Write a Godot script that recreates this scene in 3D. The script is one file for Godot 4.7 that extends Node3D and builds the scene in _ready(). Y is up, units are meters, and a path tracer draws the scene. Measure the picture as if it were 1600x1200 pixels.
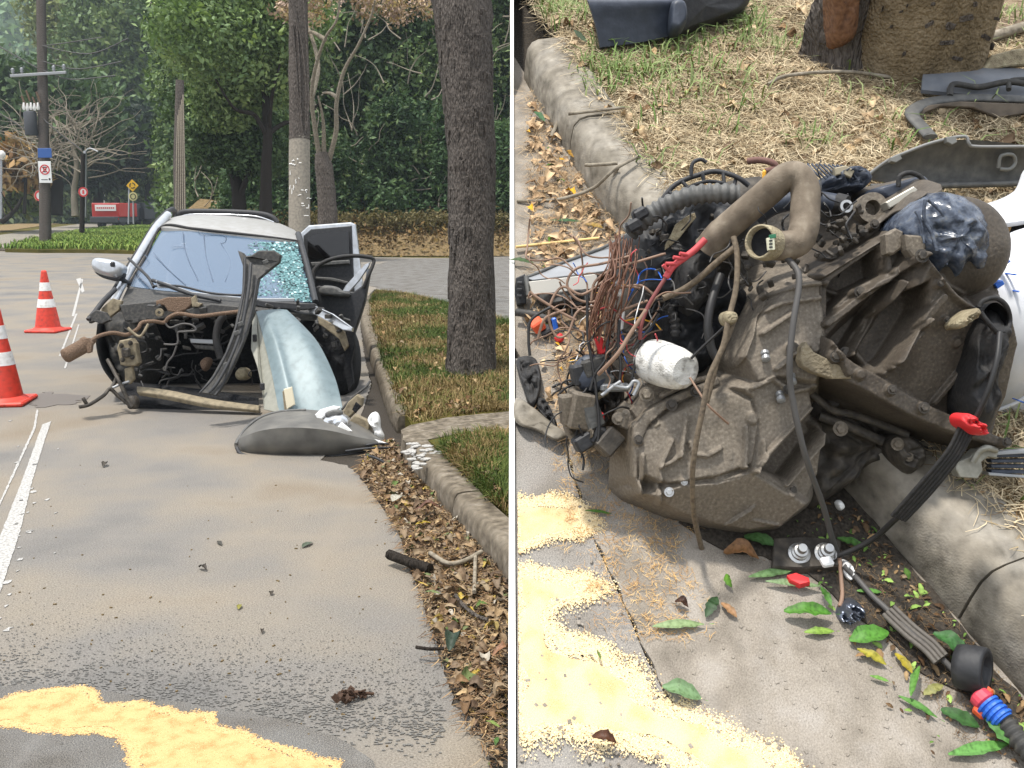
extends Node3D
# Two places side by side: a road with a wrecked car (x < 0) and a steep bank with a torn-out engine (x > 0), parted by an added thin white wall.
const LENS := 1600.0
var eye := Vector3(0, 1.45, 0)
var tilt := atan(270.0 / 1600.0)
var fwd := Vector3(0, -sin(tilt), -cos(tilt))
var upv := Vector3(0, cos(tilt), -sin(tilt))
const BANK_TURN := 0.5309                       # slope of the bank, about 30.4 degrees
var bank_n := Vector3(0, cos(BANK_TURN), sin(BANK_TURN))
var bank_f := Vector3(0, sin(BANK_TURN), -cos(BANK_TURN))
var bank_o := eye - bank_n * 1.5                # foot of the perpendicular from the eye
var mt := {}
var used_names := {}
var rng := RandomNumberGenerator.new()

# ---------- where things stand ----------
func dirp(px: float, py: float) -> Vector3:
	return Vector3.RIGHT * ((px - 800.0) / LENS) + upv * ((600.0 - py) / LENS) + fwd
func P(px: float, py: float, d: float) -> Vector3:      # a point d metres ahead
	return eye + dirp(px, py) * d
func V(p: Vector3) -> Vector3:
	return P(p.x, p.y, p.z)
func VV(a: Array) -> Array:
	var out := []
	for p in a: out.append(P(p.x, p.y, p.z))
	return out
func G(px: float, py: float, h := 0.0) -> Vector3:      # a point on the road side, h above the road
	var d := dirp(px, py)
	return eye + d * ((h - eye.y) / d.y)
func S(px: float, py: float, h := 0.0) -> Vector3:      # a point on the bank, h above it
	var d := dirp(px, py)
	return eye + d * ((h - 1.5) / d.dot(bank_n))
func B(x: float, l: float, h := 0.0) -> Vector3:        # the bank's own measures: across, uphill, above
	return bank_o + Vector3.RIGHT * x + bank_f * l + bank_n * h
func bank_basis(turn := 0.0) -> Basis:
	return Basis(Vector3.RIGHT, bank_n, -bank_f) * Basis(Vector3.UP, turn)

func R(a: float, b: float) -> float:
	return rng.randf_range(a, b)

# ---------- meshes ----------
class MB:
	var st := SurfaceTool.new()
	var xf := Transform3D.IDENTITY
	var n := 0
	func _init() -> void:
		st.begin(Mesh.PRIMITIVE_TRIANGLES)
		st.set_color(Color.WHITE)
		st.set_smooth_group(0xffffffff)
	func smooth(g: int) -> void:
		st.set_smooth_group(g if g >= 0 else 0xffffffff)
	func color(c: Color) -> void:
		st.set_color(c)
	func tri(a: Vector3, b: Vector3, c: Vector3) -> void:
		st.add_vertex(xf * a); st.add_vertex(xf * c); st.add_vertex(xf * b)
		n += 1
	func quad(a: Vector3, b: Vector3, c: Vector3, d: Vector3) -> void:
		tri(a, b, c); tri(a, c, d)
	func triuv(a: Vector3, b: Vector3, c: Vector3, ua: Vector2, ub: Vector2, uc: Vector2) -> void:
		st.set_uv(ua); st.add_vertex(xf * a); st.set_uv(uc); st.add_vertex(xf * c); st.set_uv(ub); st.add_vertex(xf * b)
		n += 1
	# a chamfered box, centre and axes in t
	func box(t: Transform3D, size: Vector3, bev := 0.0) -> void:
		smooth(-1)
		var h := size * 0.5
		bev = minf(bev, minf(h.x, minf(h.y, h.z)) * 0.9)
		for ax in 3:
			for s in [-1.0, 1.0]:
				var q := []
				for k in [[-1.0, -1.0], [1.0, -1.0], [1.0, 1.0], [-1.0, 1.0]]:
					var p := Vector3.ZERO
					p[ax] = s * h[ax]
					p[(ax + 1) % 3] = k[0] * (h[(ax + 1) % 3] - bev)
					p[(ax + 2) % 3] = k[1] * (h[(ax + 2) % 3] - bev)
					q.append(t * p)
				if s > 0: quad(q[0], q[1], q[2], q[3])
				else: quad(q[3], q[2], q[1], q[0])
		if bev <= 0.0: return
		for ax in 3:
			var b1 := (ax + 1) % 3
			var b2 := (ax + 2) % 3
			for s1 in [-1.0, 1.0]:
				for s2 in [-1.0, 1.0]:
					var e := []
					for k in [[-1.0, 0], [1.0, 0], [1.0, 1], [-1.0, 1]]:
						var p := Vector3.ZERO
						p[ax] = k[0] * (h[ax] - bev)
						p[b1] = s1 * (h[b1] - (bev if k[1] == 1 else 0.0))
						p[b2] = s2 * (h[b2] - (bev if k[1] == 0 else 0.0))
						e.append(t * p)
					if s1 * s2 > 0: quad(e[0], e[1], e[2], e[3])
					else: quad(e[3], e[2], e[1], e[0])
		for sx in [-1.0, 1.0]:
			for sy in [-1.0, 1.0]:
				for sz in [-1.0, 1.0]:
					var a := t * Vector3(sx * h.x, sy * (h.y - bev), sz * (h.z - bev))
					var b := t * Vector3(sx * (h.x - bev), sy * h.y, sz * (h.z - bev))
					var c := t * Vector3(sx * (h.x - bev), sy * (h.y - bev), sz * h.z)
					if sx * sy * sz > 0: tri(a, b, c)
					else: tri(c, b, a)
	func rings(rr: Array, caps := true, g := 1) -> void:    # rr: closed rings of equal length, joined one to the next
		smooth(g)
		for i in rr.size() - 1:
			var a: Array = rr[i]
			var b: Array = rr[i + 1]
			var m := a.size()
			for j in m:
				var k := (j + 1) % m
				quad(a[j], a[k], b[k], b[j])
		if caps:
			smooth(-1)
			cap(rr[0], true)
			cap(rr[rr.size() - 1], false)
	func cap(r: Array, flip: bool) -> void:
		var c := Vector3.ZERO
		for p in r: c += p
		c /= r.size()
		for j in r.size():
			var k := (j + 1) % r.size()
			if flip: tri(c, r[k], r[j])
			else: tri(c, r[j], r[k])
	func tube(pts: Array, rad, sides := 8, caps := true, g := 1, flat := 1.0, up := Vector3.ZERO) -> void:
		var rr := []
		var nrm := Vector3.ZERO
		for i in pts.size():
			var t: Vector3 = (pts[mini(i + 1, pts.size() - 1)] - pts[maxi(i - 1, 0)]).normalized()
			if nrm == Vector3.ZERO:
				nrm = up if up != Vector3.ZERO else (Vector3.UP if absf(t.y) < 0.9 else Vector3.RIGHT)
			nrm = (nrm - t * nrm.dot(t)).normalized()
			var b := t.cross(nrm)
			var r: float = rad[mini(i, rad.size() - 1)] if rad is Array else rad
			var ring := []
			for j in sides:
				var a := TAU * j / sides
				ring.append(pts[i] + nrm * (cos(a) * r * flat) + b * (sin(a) * r))
			rr.append(ring)
		rings(rr, caps, g)
	func lathe(t: Transform3D, prof: Array, seg := 20, caps := true, g := 1) -> void:  # prof: Vector2(radius, height)
		var rr := []
		for p in prof:
			var ring := []
			for j in seg:
				var a := -TAU * j / seg
				ring.append(t * Vector3(cos(a) * p.x, p.y, sin(a) * p.x))
			rr.append(ring)
		rings(rr, caps, g)
	func grid(pts: Array, g := 1) -> void:                   # rows of points; the outside is where row x column points
		smooth(g)
		for i in pts.size() - 1:
			for j in pts[i].size() - 1:
				quad(pts[i][j], pts[i][j + 1], pts[i + 1][j + 1], pts[i + 1][j])
	func shell(pts: Array, off: Vector3, g := 1) -> void:    # a sheet with thickness off
		var back := []
		for r in pts:
			var q := []
			for p in r: q.append(p + off)
			back.append(q)
		grid(pts, g)
		smooth(g + 1)
		var rows := pts.size()
		var cols: int = pts[0].size()
		for i in rows - 1:
			for j in cols - 1:
				quad(back[i][j], back[i + 1][j], back[i + 1][j + 1], back[i][j + 1])
		smooth(-1)
		for i in rows - 1:
			quad(pts[i][0], pts[i + 1][0], back[i + 1][0], back[i][0])
			quad(pts[i + 1][cols - 1], pts[i][cols - 1], back[i][cols - 1], back[i + 1][cols - 1])
		for j in cols - 1:
			quad(pts[0][j + 1], pts[0][j], back[0][j], back[0][j + 1])
			quad(pts[rows - 1][j], pts[rows - 1][j + 1], back[rows - 1][j + 1], back[rows - 1][j])
	func done(at := Vector3.ZERO) -> ArrayMesh:
		st.generate_normals()
		st.index()
		return st.commit()

func curve(pts: Array, n := 6) -> Array:                     # a smooth line through the points
	var out := []
	for i in pts.size() - 1:
		var a: Vector3 = pts[maxi(i - 1, 0)]
		var d: Vector3 = pts[mini(i + 2, pts.size() - 1)]
		for k in n:
			out.append(pts[i].cubic_interpolate(pts[i + 1], a, d, float(k) / n))
	out.append(pts[pts.size() - 1])
	return out

func nsize(o: Node3D) -> Vector3:
	var p := Vector3.ZERO
	var q = o
	while q != null and q != self:
		p += q.position
		q = q.get_parent()
	return p

func numbered(called: String) -> String:
	if not used_names.has(called):
		used_names[called] = 0
		return called
	used_names[called] += 1
	return "%s_%03d" % [called, used_names[called]]

func tag(o: Node3D, label := "", category := "", group := "", kind := "") -> Node3D:
	if label: o.set_meta("label", label)
	if category: o.set_meta("category", category)
	if group: o.set_meta("group", group)
	if kind: o.set_meta("kind", kind)
	return o

func thing(called: String, label: String, category: String, at: Vector3, group := "") -> Node3D:
	var o := Node3D.new()
	o.name = numbered(called)
	add_child(o, true)
	o.position = at
	tag(o, label, category, group)
	return o

# the mesh in st is in world measures; the node stands at its parent's place (a part) or at `at` (top level)
func put(st: MB, called: String, m: Material, parent: Node3D = null, at := Vector3.ZERO) -> MeshInstance3D:
	var o := MeshInstance3D.new()
	var base := nsize(parent) if parent else at
	st.st.generate_normals()
	var mesh: ArrayMesh = st.st.commit()
	if base != Vector3.ZERO:
		var s2 := SurfaceTool.new()
		s2.append_from(mesh, 0, Transform3D(Basis(), -base))
		mesh = s2.commit()
	o.mesh = mesh
	o.material_override = m
	if parent:
		o.name = called
		parent.add_child(o, true)
	else:
		o.name = numbered(called)
		add_child(o, true)
		o.position = at
	return o

func setting(st: MB, called: String, m: Material, kind := "structure") -> MeshInstance3D:
	var o := put(st, called, m)
	o.set_meta("kind", kind)
	return o

# ---------- scattered copies ----------
class Scatter:
	var buf := PackedFloat32Array()
	var n := 0
	func add(b: Basis, o: Vector3, c: Color) -> void:
		buf.append_array(PackedFloat32Array([b.x.x, b.y.x, b.z.x, o.x, b.x.y, b.y.y, b.z.y, o.y, b.x.z, b.y.z, b.z.z, o.z, c.r, c.g, c.b, 1.0]))
		n += 1

func strew(sc: Scatter, called: String, mesh: Mesh, m: Material, parent: Node3D = null, kind := "") -> MultiMeshInstance3D:
	var mm := MultiMesh.new()
	mm.transform_format = MultiMesh.TRANSFORM_3D
	mm.use_colors = true
	mm.mesh = mesh
	mm.instance_count = sc.n
	mm.buffer = sc.buf
	var o := MultiMeshInstance3D.new()
	o.multimesh = mm
	o.material_override = m
	if parent:
		o.name = called
		parent.add_child(o, true)
		o.position = -nsize(parent)
	else:
		o.name = numbered(called)
		add_child(o, true)
	if kind: o.set_meta("kind", kind)
	return o

func rand_basis() -> Basis:
	return Basis(Quaternion(Vector3(R(-1, 1), R(-1, 1), R(-1, 1)).normalized(), R(0, TAU)))

# ---------- shapes traced as outlines, with their own depth ----------
func resample(o: Array, n: int) -> Array:                    # a closed outline as n evenly spaced points, rounded
	var c := []
	var m := o.size()
	for i in m:
		for k in 6:
			c.append(o[i].cubic_interpolate(o[(i + 1) % m], o[(i + m - 1) % m], o[(i + 2) % m], k / 6.0))
	var lens := [0.0]
	for i in c.size(): lens.append(lens[i] + (c[(i + 1) % c.size()] - c[i]).length())
	var out := []
	var j := 0
	for i in n:
		var l: float = lens[c.size()] * i / n
		while lens[j + 1] < l: j += 1
		out.append(c[j].lerp(c[(j + 1) % c.size()], (l - lens[j]) / maxf(1e-6, lens[j + 1] - lens[j])))
	return out

# a cast or moulded lump: outline in photo pixels with depth, bulging towards us by `bulge` metres and running back by `back`
func lump(o: MB, outline: Array, bulge: float, back: float, top := 0.35, shift := Vector2.ZERO, n := 48, steps := 7, rough := 0.0, fr := 0.03, power := 0.6) -> void:
	var ring := resample(outline, n)
	var c := Vector3.ZERO
	for p in ring: c += p
	c /= n
	var area := 0.0
	for i in n: area += ring[i].x * ring[(i + 1) % n].y - ring[(i + 1) % n].x * ring[i].y
	if area > 0: ring.reverse()
	var nz := FastNoiseLite.new()
	nz.frequency = fr
	nz.seed = 5
	var rr := []
	var bk := []
	for p in ring: bk.append(V(p) + fwd * back)
	rr.append(bk)
	for s in steps + 1:
		var t := float(s) / steps
		var k := lerpf(1.0, top, t)
		var up := pow(sin(t * PI / 2), power) * bulge
		var q := []
		for p in ring:
			var pp := Vector3(c.x + (p.x - c.x) * k + shift.x * t, c.y + (p.y - c.y) * k + shift.y * t, lerpf(c.z, p.z, k))
			var w := V(pp) - fwd * up
			if rough > 0: w += -fwd * nz.get_noise_3d(pp.x, pp.y, up * 300.0) * rough * (0.3 + t)
			q.append(w)
		rr.append(q)
	for s in 4:                                              # close the top without a star of creases
		var k: float = top * [0.72, 0.45, 0.2, 0.03][s]
		var q := []
		for p in ring:
			var pp := Vector3(c.x + (p.x - c.x) * k + shift.x, c.y + (p.y - c.y) * k + shift.y, lerpf(c.z, p.z, k))
			var w := V(pp) - fwd * bulge * (1.0 + 0.012 * s)
			if rough > 0: w += -fwd * nz.get_noise_3d(pp.x, pp.y, bulge * 300.0) * rough * 1.3
			q.append(w)
		rr.append(q)
	o.rings(rr, true, 1)

# a plate: an outline in photo pixels with depth, `thick` metres thick, its front edge chamfered by `bev` pixels
func plate(o: MB, outline: Array, thick: float, bev := 0.0, away := Vector3.ZERO) -> void:
	var n := outline.size()
	var flat := PackedVector2Array()
	var area := 0.0
	for i in n: area += outline[i].x * outline[(i + 1) % n].y - outline[(i + 1) % n].x * outline[i].y
	var ol := outline.duplicate()
	if area > 0: ol.reverse()
	var inner := []
	for i in n:
		var a: Vector3 = ol[(i + n - 1) % n]
		var b: Vector3 = ol[i]
		var c: Vector3 = ol[(i + 1) % n]
		var d1 := Vector2(b.x - a.x, b.y - a.y).normalized()
		var d2 := Vector2(c.x - b.x, c.y - b.y).normalized()
		var nn := (Vector2(d1.y, -d1.x) + Vector2(d2.y, -d2.x)).normalized()
		var k := 1.0 / maxf(0.5, nn.dot(Vector2(d1.y, -d1.x)))
		inner.append(Vector3(b.x + nn.x * bev * k, b.y + nn.y * bev * k, b.z))
		flat.append(Vector2(inner[i].x, inner[i].y))
	var off := away if away != Vector3.ZERO else fwd
	var f := VV(inner)
	var bz: float = bev * ol[0].z / LENS if bev > 0 else 0.0
	var e := []
	var bk := []
	for p in ol:
		e.append(V(p) + off * bz)
		bk.append(V(p) + off * thick)
	var tr := Geometry2D.triangulate_polygon(flat)
	o.smooth(-1)
	for i in range(0, tr.size(), 3):
		var a := tr[i]
		var b := tr[i + 1]
		var c := tr[i + 2]
		if (flat[b] - flat[a]).cross(flat[c] - flat[a]) > 0:
			var x := b
			b = c
			c = x
		o.tri(f[a], f[b], f[c])
		o.tri(bk[a], bk[c], bk[b])
	for i in n:
		var k := (i + 1) % n
		if bev > 0: o.quad(e[i], e[k], f[k], f[i])
		o.quad(bk[i], bk[k], e[k], e[i])

func wire(o: MB, pts: Array, r_px: float, sides := 6, n := 6, g := 1) -> void:   # a cable through photo points with depth, its radius in pixels at that depth
	var c := curve(VV(pts), n)
	o.tube(c, r_px * pts[0].z / LENS, sides, true, g)

func hexbolt(o: MB, at: Vector3, axis: Vector3, r: float, h: float) -> void:
	var b := Basis(Quaternion(Vector3.UP, axis.normalized()))
	o.lathe(Transform3D(b, at), [Vector2(r * 1.5, 0), Vector2(r * 1.5, h * 0.25)], 12, true, -1)
	o.lathe(Transform3D(b, at), [Vector2(r, h * 0.25), Vector2(r, h * 0.9), Vector2(r * 0.85, h)], 6, true, -1)

# ---------- materials ----------
func ntex(cols: Array, freq: float, sd: int, size := 512, octs := 4, typ := FastNoiseLite.TYPE_SIMPLEX_SMOOTH, offs := []) -> NoiseTexture2D:
	var nz := FastNoiseLite.new()
	nz.noise_type = typ
	nz.frequency = freq
	nz.seed = sd
	nz.fractal_octaves = octs
	if typ == FastNoiseLite.TYPE_CELLULAR: nz.cellular_return_type = FastNoiseLite.RETURN_DISTANCE2_SUB
	var t := NoiseTexture2D.new()
	t.width = size
	t.height = size
	t.seamless = true
	t.noise = nz
	if cols.size():
		var g := Gradient.new()
		var pc := PackedColorArray()
		var po := PackedFloat32Array()
		for i in cols.size():
			pc.append(cols[i])
			po.append(offs[i] if offs.size() else float(i) / maxi(1, cols.size() - 1))
		g.colors = pc
		g.offsets = po
		t.color_ramp = g
	return t

func c8(r: float, g: float, b: float) -> Color:
	return Color(r / 255.0, g / 255.0, b / 255.0)

func mk(called: String, col: Color, rough := 0.8, metal := 0.0, tex: Texture2D = null, scale := 1.0, bump: Texture2D = null, cm := 0.0, spec := 0.5) -> StandardMaterial3D:
	var m := StandardMaterial3D.new()
	m.resource_name = called
	m.albedo_color = col
	m.roughness = rough
	m.metallic = metal
	m.metallic_specular = spec
	if tex or bump:
		m.uv1_triplanar = true
		m.uv1_world_triplanar = true
		m.uv1_scale = Vector3.ONE * scale
	if tex: m.albedo_texture = tex
	if bump:
		m.heightmap_enabled = true
		m.heightmap_texture = bump
		m.heightmap_scale = cm
	mt[called] = m
	return m

func over(m: StandardMaterial3D, tex: Texture2D, scale: float) -> void:      # a coarse layer multiplied over the fine one
	m.detail_enabled = true
	m.detail_albedo = tex
	m.detail_blend_mode = BaseMaterial3D.BLEND_MODE_MUL
	m.detail_uv_layer = BaseMaterial3D.DETAIL_UV_2
	m.uv2_triplanar = true
	m.uv2_world_triplanar = true
	m.uv2_scale = Vector3.ONE * scale

func tinted(called: String, rough := 0.8, back := Color.BLACK, spec := 0.3) -> StandardMaterial3D:  # takes each copy's or vertex's own colour
	var m := StandardMaterial3D.new()
	m.resource_name = called
	m.vertex_color_use_as_albedo = true
	m.vertex_color_is_srgb = true
	m.roughness = rough
	m.metallic_specular = spec
	if back != Color.BLACK:
		m.backlight_enabled = true
		m.backlight = back
	mt[called] = m
	return m

func _ready() -> void:
	rng.seed = 20240
	# camera
	var cam := Camera3D.new()
	cam.name = "camera"
	add_child(cam)
	cam.position = eye
	cam.rotation.x = -tilt
	cam.fov = rad_to_deg(2.0 * atan(600.0 / LENS))
	cam.near = 0.05
	cam.far = 900.0
	cam.current = true
	# sky, exposure and air
	var env := Environment.new()
	env.background_mode = Environment.BG_SKY
	var sky := ProceduralSkyMaterial.new()
	sky.sky_top_color = c8(232, 238, 248)
	sky.sky_horizon_color = c8(226, 230, 236)
	sky.sky_curve = 0.2
	sky.ground_bottom_color = c8(120, 115, 105)
	sky.ground_horizon_color = c8(150, 148, 140)
	sky.sky_energy_multiplier = 0.95
	sky.sun_angle_max = 8.0
	env.sky = Sky.new()
	env.sky.sky_material = sky
	env.tonemap_mode = Environment.TONE_MAPPER_LINEAR
	env.tonemap_exposure = EXPOSURE
	env.sdfgi_enabled = true
	env.ssao_enabled = true
	env.ssil_enabled = true
	env.fog_enabled = true
	env.fog_density = 0.0006
	env.fog_light_color = c8(205, 218, 228)
	var we := WorldEnvironment.new()
	we.name = "world"
	we.environment = env
	add_child(we)
	# sun behind thin cloud, high and a little behind the right shoulder of the scene
	var sun := DirectionalLight3D.new()
	sun.name = "sun"
	add_child(sun)
	sun.look_at_from_position(Vector3(-0.22, 1.0, 0.12) * 50.0, Vector3.ZERO)
	sun.light_color = c8(255, 249, 240)
	sun.light_energy = 0.8
	sun.light_angular_distance = 5.0
	sun.shadow_enabled = true
	materials()
	# large structure
	road_side()
	bank_side()
	woods()
	street_poles()
	# objects
	car_wreck()
	torn_parts()
	cones()
	far_vehicles()
	litter_left()
	engine()
	bank_debris()
	litter_right()

const EXPOSURE := 2.05

func materials() -> void:
	var fine := ntex([], 0.08, 3, 512, 5)
	var rough := ntex([], 0.03, 4, 512, 5)
	mt.fine = fine
	var blot := ntex([c8(190, 182, 170), c8(236, 230, 222), c8(255, 253, 248)], 0.012, 11, 512, 4)
	var blot2 := ntex([c8(160, 154, 144), c8(228, 221, 210), c8(255, 252, 248)], 0.02, 12, 512, 5)
	# road and ground
	var m := mk("asphalt", Color.WHITE, 0.92, 0, ntex([c8(92, 90, 87), c8(126, 122, 117), c8(134, 130, 124), c8(158, 154, 148)], 0.19, 21, 1024, 3), 0.55, ntex([], 0.2, 22, 1024, 3), 0.45, 0.3)
	over(m, ntex([c8(196, 200, 206), c8(232, 232, 232), c8(255, 248, 236), c8(240, 226, 206)], 0.010, 13, 512, 6), 0.13)
	m = mk("coarse_asphalt", Color.WHITE, 0.9, 0, ntex([c8(66, 67, 69), c8(112, 113, 114), c8(134, 133, 131), c8(174, 172, 167)], 0.16, 23, 1024, 3), 1.1, ntex([], 0.16, 24, 1024, 3), 0.8, 0.3)
	over(m, blot, 0.4)
	m = mk("bank_asphalt", Color.WHITE, 0.9, 0, ntex([c8(98, 97, 98), c8(138, 137, 136), c8(158, 156, 153), c8(196, 192, 186)], 0.17, 25, 1024, 3), 1.6, ntex([], 0.17, 26, 1024, 3), 0.25, 0.3)
	over(m, blot, 0.9)
	m = mk("gutter_concrete", Color.WHITE, 0.92, 0, ntex([c8(108, 104, 99), c8(150, 146, 141), c8(165, 161, 156), c8(188, 184, 178)], 0.15, 27, 1024, 4), 1.6, ntex([], 0.15, 28, 1024, 4), 0.2, 0.3)
	over(m, blot2, 0.9)
	m = mk("kerb_concrete", Color.WHITE, 0.9, 0, ntex([c8(88, 86, 81), c8(138, 135, 129), c8(158, 155, 148), c8(186, 183, 176)], 0.02, 29, 1024, 6), 1.2, ntex([], 0.14, 30, 1024, 4), 0.12, 0.3)
	over(m, blot2, 0.8)
	m = mk("old_kerb", Color.WHITE, 0.92, 0, ntex([c8(72, 68, 62), c8(112, 106, 97), c8(130, 124, 114), c8(160, 154, 144)], 0.03, 102, 512, 7), 1.2, ntex([], 0.14, 30, 1024, 4), 0.15, 0.3)
	over(m, blot2, 0.8)
	m = mk("whitewash", Color.WHITE, 0.8, 0, ntex([c8(196, 192, 184), c8(230, 229, 224), c8(240, 240, 236)], 0.01, 106, 512, 6), 0.8, fine, 0.1)
	mk("worn_paint", Color.WHITE, 0.85, 0, ntex([c8(126, 124, 119), c8(142, 140, 136), c8(164, 162, 158), c8(178, 176, 172)], 0.05, 98, 512, 5, FastNoiseLite.TYPE_SIMPLEX_SMOOTH, [0.0, 0.42, 0.5, 1.0]), 2.2)
	m = mk("road_paint", Color.WHITE, 0.8, 0, ntex([c8(126, 123, 117), c8(160, 157, 152), c8(182, 180, 175)], 0.12, 31, 512, 4), 1.4)
	m = mk("sand", Color.WHITE, 0.95, 0, ntex([c8(140, 116, 86), c8(212, 190, 150), c8(222, 202, 164), c8(234, 218, 186)], 0.26, 32, 1024, 4), 1.6, ntex([], 0.25, 33, 1024, 4), 0.10, 0.2)  # same sand as on the road, paler: brighter light put into the colour
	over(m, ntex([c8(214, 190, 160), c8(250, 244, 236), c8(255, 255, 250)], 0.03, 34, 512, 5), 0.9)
	m = mk("dim_light_sand", Color.WHITE, 0.95, 0, ntex([c8(118, 96, 66), c8(190, 160, 114), c8(202, 172, 126), c8(216, 190, 146)], 0.26, 99, 1024, 4), 1.3, ntex([], 0.25, 33, 1024, 4), 0.12, 0.2)  # same sand again, darkened: the dimmer light there put into the colour
	over(m, ntex([c8(206, 190, 170), c8(250, 244, 236), c8(255, 255, 250)], 0.03, 34, 512, 5), 0.9)
	m = mk("soil", Color.WHITE, 0.97, 0, ntex([c8(80, 68, 52), c8(130, 114, 90), c8(152, 136, 110), c8(182, 164, 134)], 0.1, 35, 1024, 5), 1.2, ntex([], 0.1, 36, 1024, 5), 1.5, 0.2)
	over(m, ntex([c8(186, 186, 160), c8(240, 232, 214), c8(255, 250, 240)], 0.02, 37, 512, 4), 0.5)
	m = mk("turf", Color.WHITE, 0.97, 0, ntex([c8(58, 62, 34), c8(92, 92, 52), c8(118, 108, 68), c8(138, 122, 84)], 0.09, 38, 1024, 5), 0.6, ntex([], 0.1, 39, 1024, 5), 2.0, 0.2)
	over(m, ntex([c8(170, 176, 130), c8(226, 222, 190), c8(255, 246, 226)], 0.02, 40, 512, 4), 0.12)
	m = mk("damp_silt", Color.WHITE, 0.85, 0, ntex([c8(34, 31, 28), c8(60, 55, 49), c8(84, 77, 68)], 0.1, 41, 512, 5), 2.0, fine, 0.4, 0.3)
	# plants
	tinted("leafage", 0.6, Color(0.55, 0.6, 0.35), 0.35)
	tinted("litter", 0.85, Color(0.15, 0.13, 0.08), 0.2)
	tinted("blade", 0.7, Color(0.3, 0.34, 0.16), 0.25)
	tinted("leaf_skin", 0.55, Color(0.4, 0.45, 0.25), 0.4)
	m = mk("bark", Color.WHITE, 0.95, 0, ntex([c8(46, 42, 40), c8(86, 80, 75), c8(108, 101, 95), c8(134, 126, 117)], 0.05, 51, 512, 6), 1.1, ntex([], 0.06, 52, 512, 6), 3.0, 0.2)
	m.uv1_scale = Vector3(2.6, 0.55, 2.6)
	m = mk("dark_bark", Color.WHITE, 0.95, 0, ntex([c8(22, 20, 19), c8(46, 42, 38), c8(66, 60, 54)], 0.06, 53, 512, 5), 1.0, rough, 2.0, 0.2)
	m.uv1_scale = Vector3(3.0, 0.8, 3.0)
	m = mk("pale_bark", Color.WHITE, 0.95, 0, ntex([c8(92, 84, 74), c8(134, 126, 112), c8(160, 152, 138)], 0.06, 54, 512, 5), 1.0, rough, 1.0, 0.2)
	mk("raw_wood", Color.WHITE, 0.85, 0, ntex([c8(70, 48, 36), c8(116, 82, 58), c8(150, 112, 82)], 0.03, 55, 512, 5), 3.0, rough, 0.6)
	m = mk("old_pole", Color.WHITE, 0.95, 0, ntex([c8(92, 82, 68), c8(130, 119, 100), c8(152, 140, 120), c8(176, 164, 142)], 0.07, 56, 1024, 6), 1.6, ntex([], 0.08, 57, 512, 6), 1.2, 0.2)
	over(m, blot2, 1.0)
	m = mk("pole_concrete", Color.WHITE, 0.92, 0, ntex([c8(104, 99, 90), c8(134, 127, 115), c8(156, 148, 134)], 0.05, 58, 512, 5), 0.8, fine, 0.4)
	# car
	m = mk("silver_paint", c8(196, 200, 206), 0.3, 0.55, ntex([c8(206, 204, 198), c8(250, 250, 250)], 0.02, 61, 512, 4), 1.2)
	m.clearcoat_enabled = true
	m.clearcoat = 0.6
	m.clearcoat_roughness = 0.12
	m = mk("roof_paint", c8(166, 167, 168), 0.45, 0.25, ntex([c8(214, 208, 196), c8(250, 248, 244)], 0.02, 62, 512, 4), 1.0)
	m = mk("panel_paint", c8(114, 127, 130), 0.5, 0.15, ntex([c8(168, 178, 180), c8(232, 240, 242), c8(255, 255, 255)], 0.015, 63, 512, 5), 1.6)
	m.clearcoat_enabled = true
	m.clearcoat = 0.12
	m.clearcoat_roughness = 0.4
	m = mk("white_paint", c8(226, 228, 232), 0.35, 0.0, ntex([c8(226, 226, 226), c8(255, 255, 255)], 0.02, 64, 512, 4), 2.0)
	m.clearcoat_enabled = true
	m.clearcoat = 0.5
	mk("black_plastic", Color.WHITE, 0.62, 0, ntex([c8(24, 25, 28), c8(38, 39, 42), c8(58, 57, 56)], 0.03, 65, 512, 5), 2.0, fine, 0.08)
	mk("dusty_plastic", Color.WHITE, 0.7, 0, ntex([c8(34, 34, 34), c8(56, 55, 53), c8(92, 87, 78)], 0.03, 66, 512, 5), 2.0, fine, 0.1)
	mk("bumper_grey", Color.WHITE, 0.6, 0, ntex([c8(72, 70, 66), c8(92, 90, 85), c8(112, 108, 100)], 0.01, 97, 512, 5), 1.0)
	mk("grey_plastic", Color.WHITE, 0.6, 0, ntex([c8(62, 62, 62), c8(82, 82, 80), c8(104, 102, 97)], 0.025, 67, 512, 5), 2.0, fine, 0.08)
	mk("navy_plastic", Color.WHITE, 0.5, 0, ntex([c8(36, 42, 54), c8(46, 53, 66), c8(66, 72, 84)], 0.02, 68, 512, 5), 2.0, fine, 0.06)
	m = mk("film_plastic", Color.WHITE, 0.26, 0, ntex([c8(26, 30, 40), c8(44, 52, 66), c8(84, 92, 106), c8(130, 126, 116)], 0.02, 69, 512, 5), 5.0, fine, 0.05)
	mk("rubber", Color.WHITE, 0.72, 0, ntex([c8(18, 18, 18), c8(30, 29, 29), c8(54, 50, 46)], 0.05, 70, 512, 5), 3.0, fine, 0.1)
	mk("hose_rubber", Color.WHITE, 0.8, 0, ntex([c8(74, 66, 58), c8(104, 94, 82), c8(124, 113, 99), c8(160, 150, 134)], 0.008, 71, 512, 6), 5.0, fine, 0.06, 0.25)
	m = mk("dirty_alloy", Color.WHITE, 0.75, 0.15, ntex([c8(84, 78, 70), c8(108, 101, 92), c8(118, 111, 101), c8(126, 119, 109), c8(172, 164, 150)], 0.045, 73, 1024, 8, FastNoiseLite.TYPE_SIMPLEX_SMOOTH, [0.0, 0.3, 0.5, 0.7, 1.0]), 2.6, ntex([], 0.12, 74, 512, 4), 0.05, 0.45)
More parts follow.
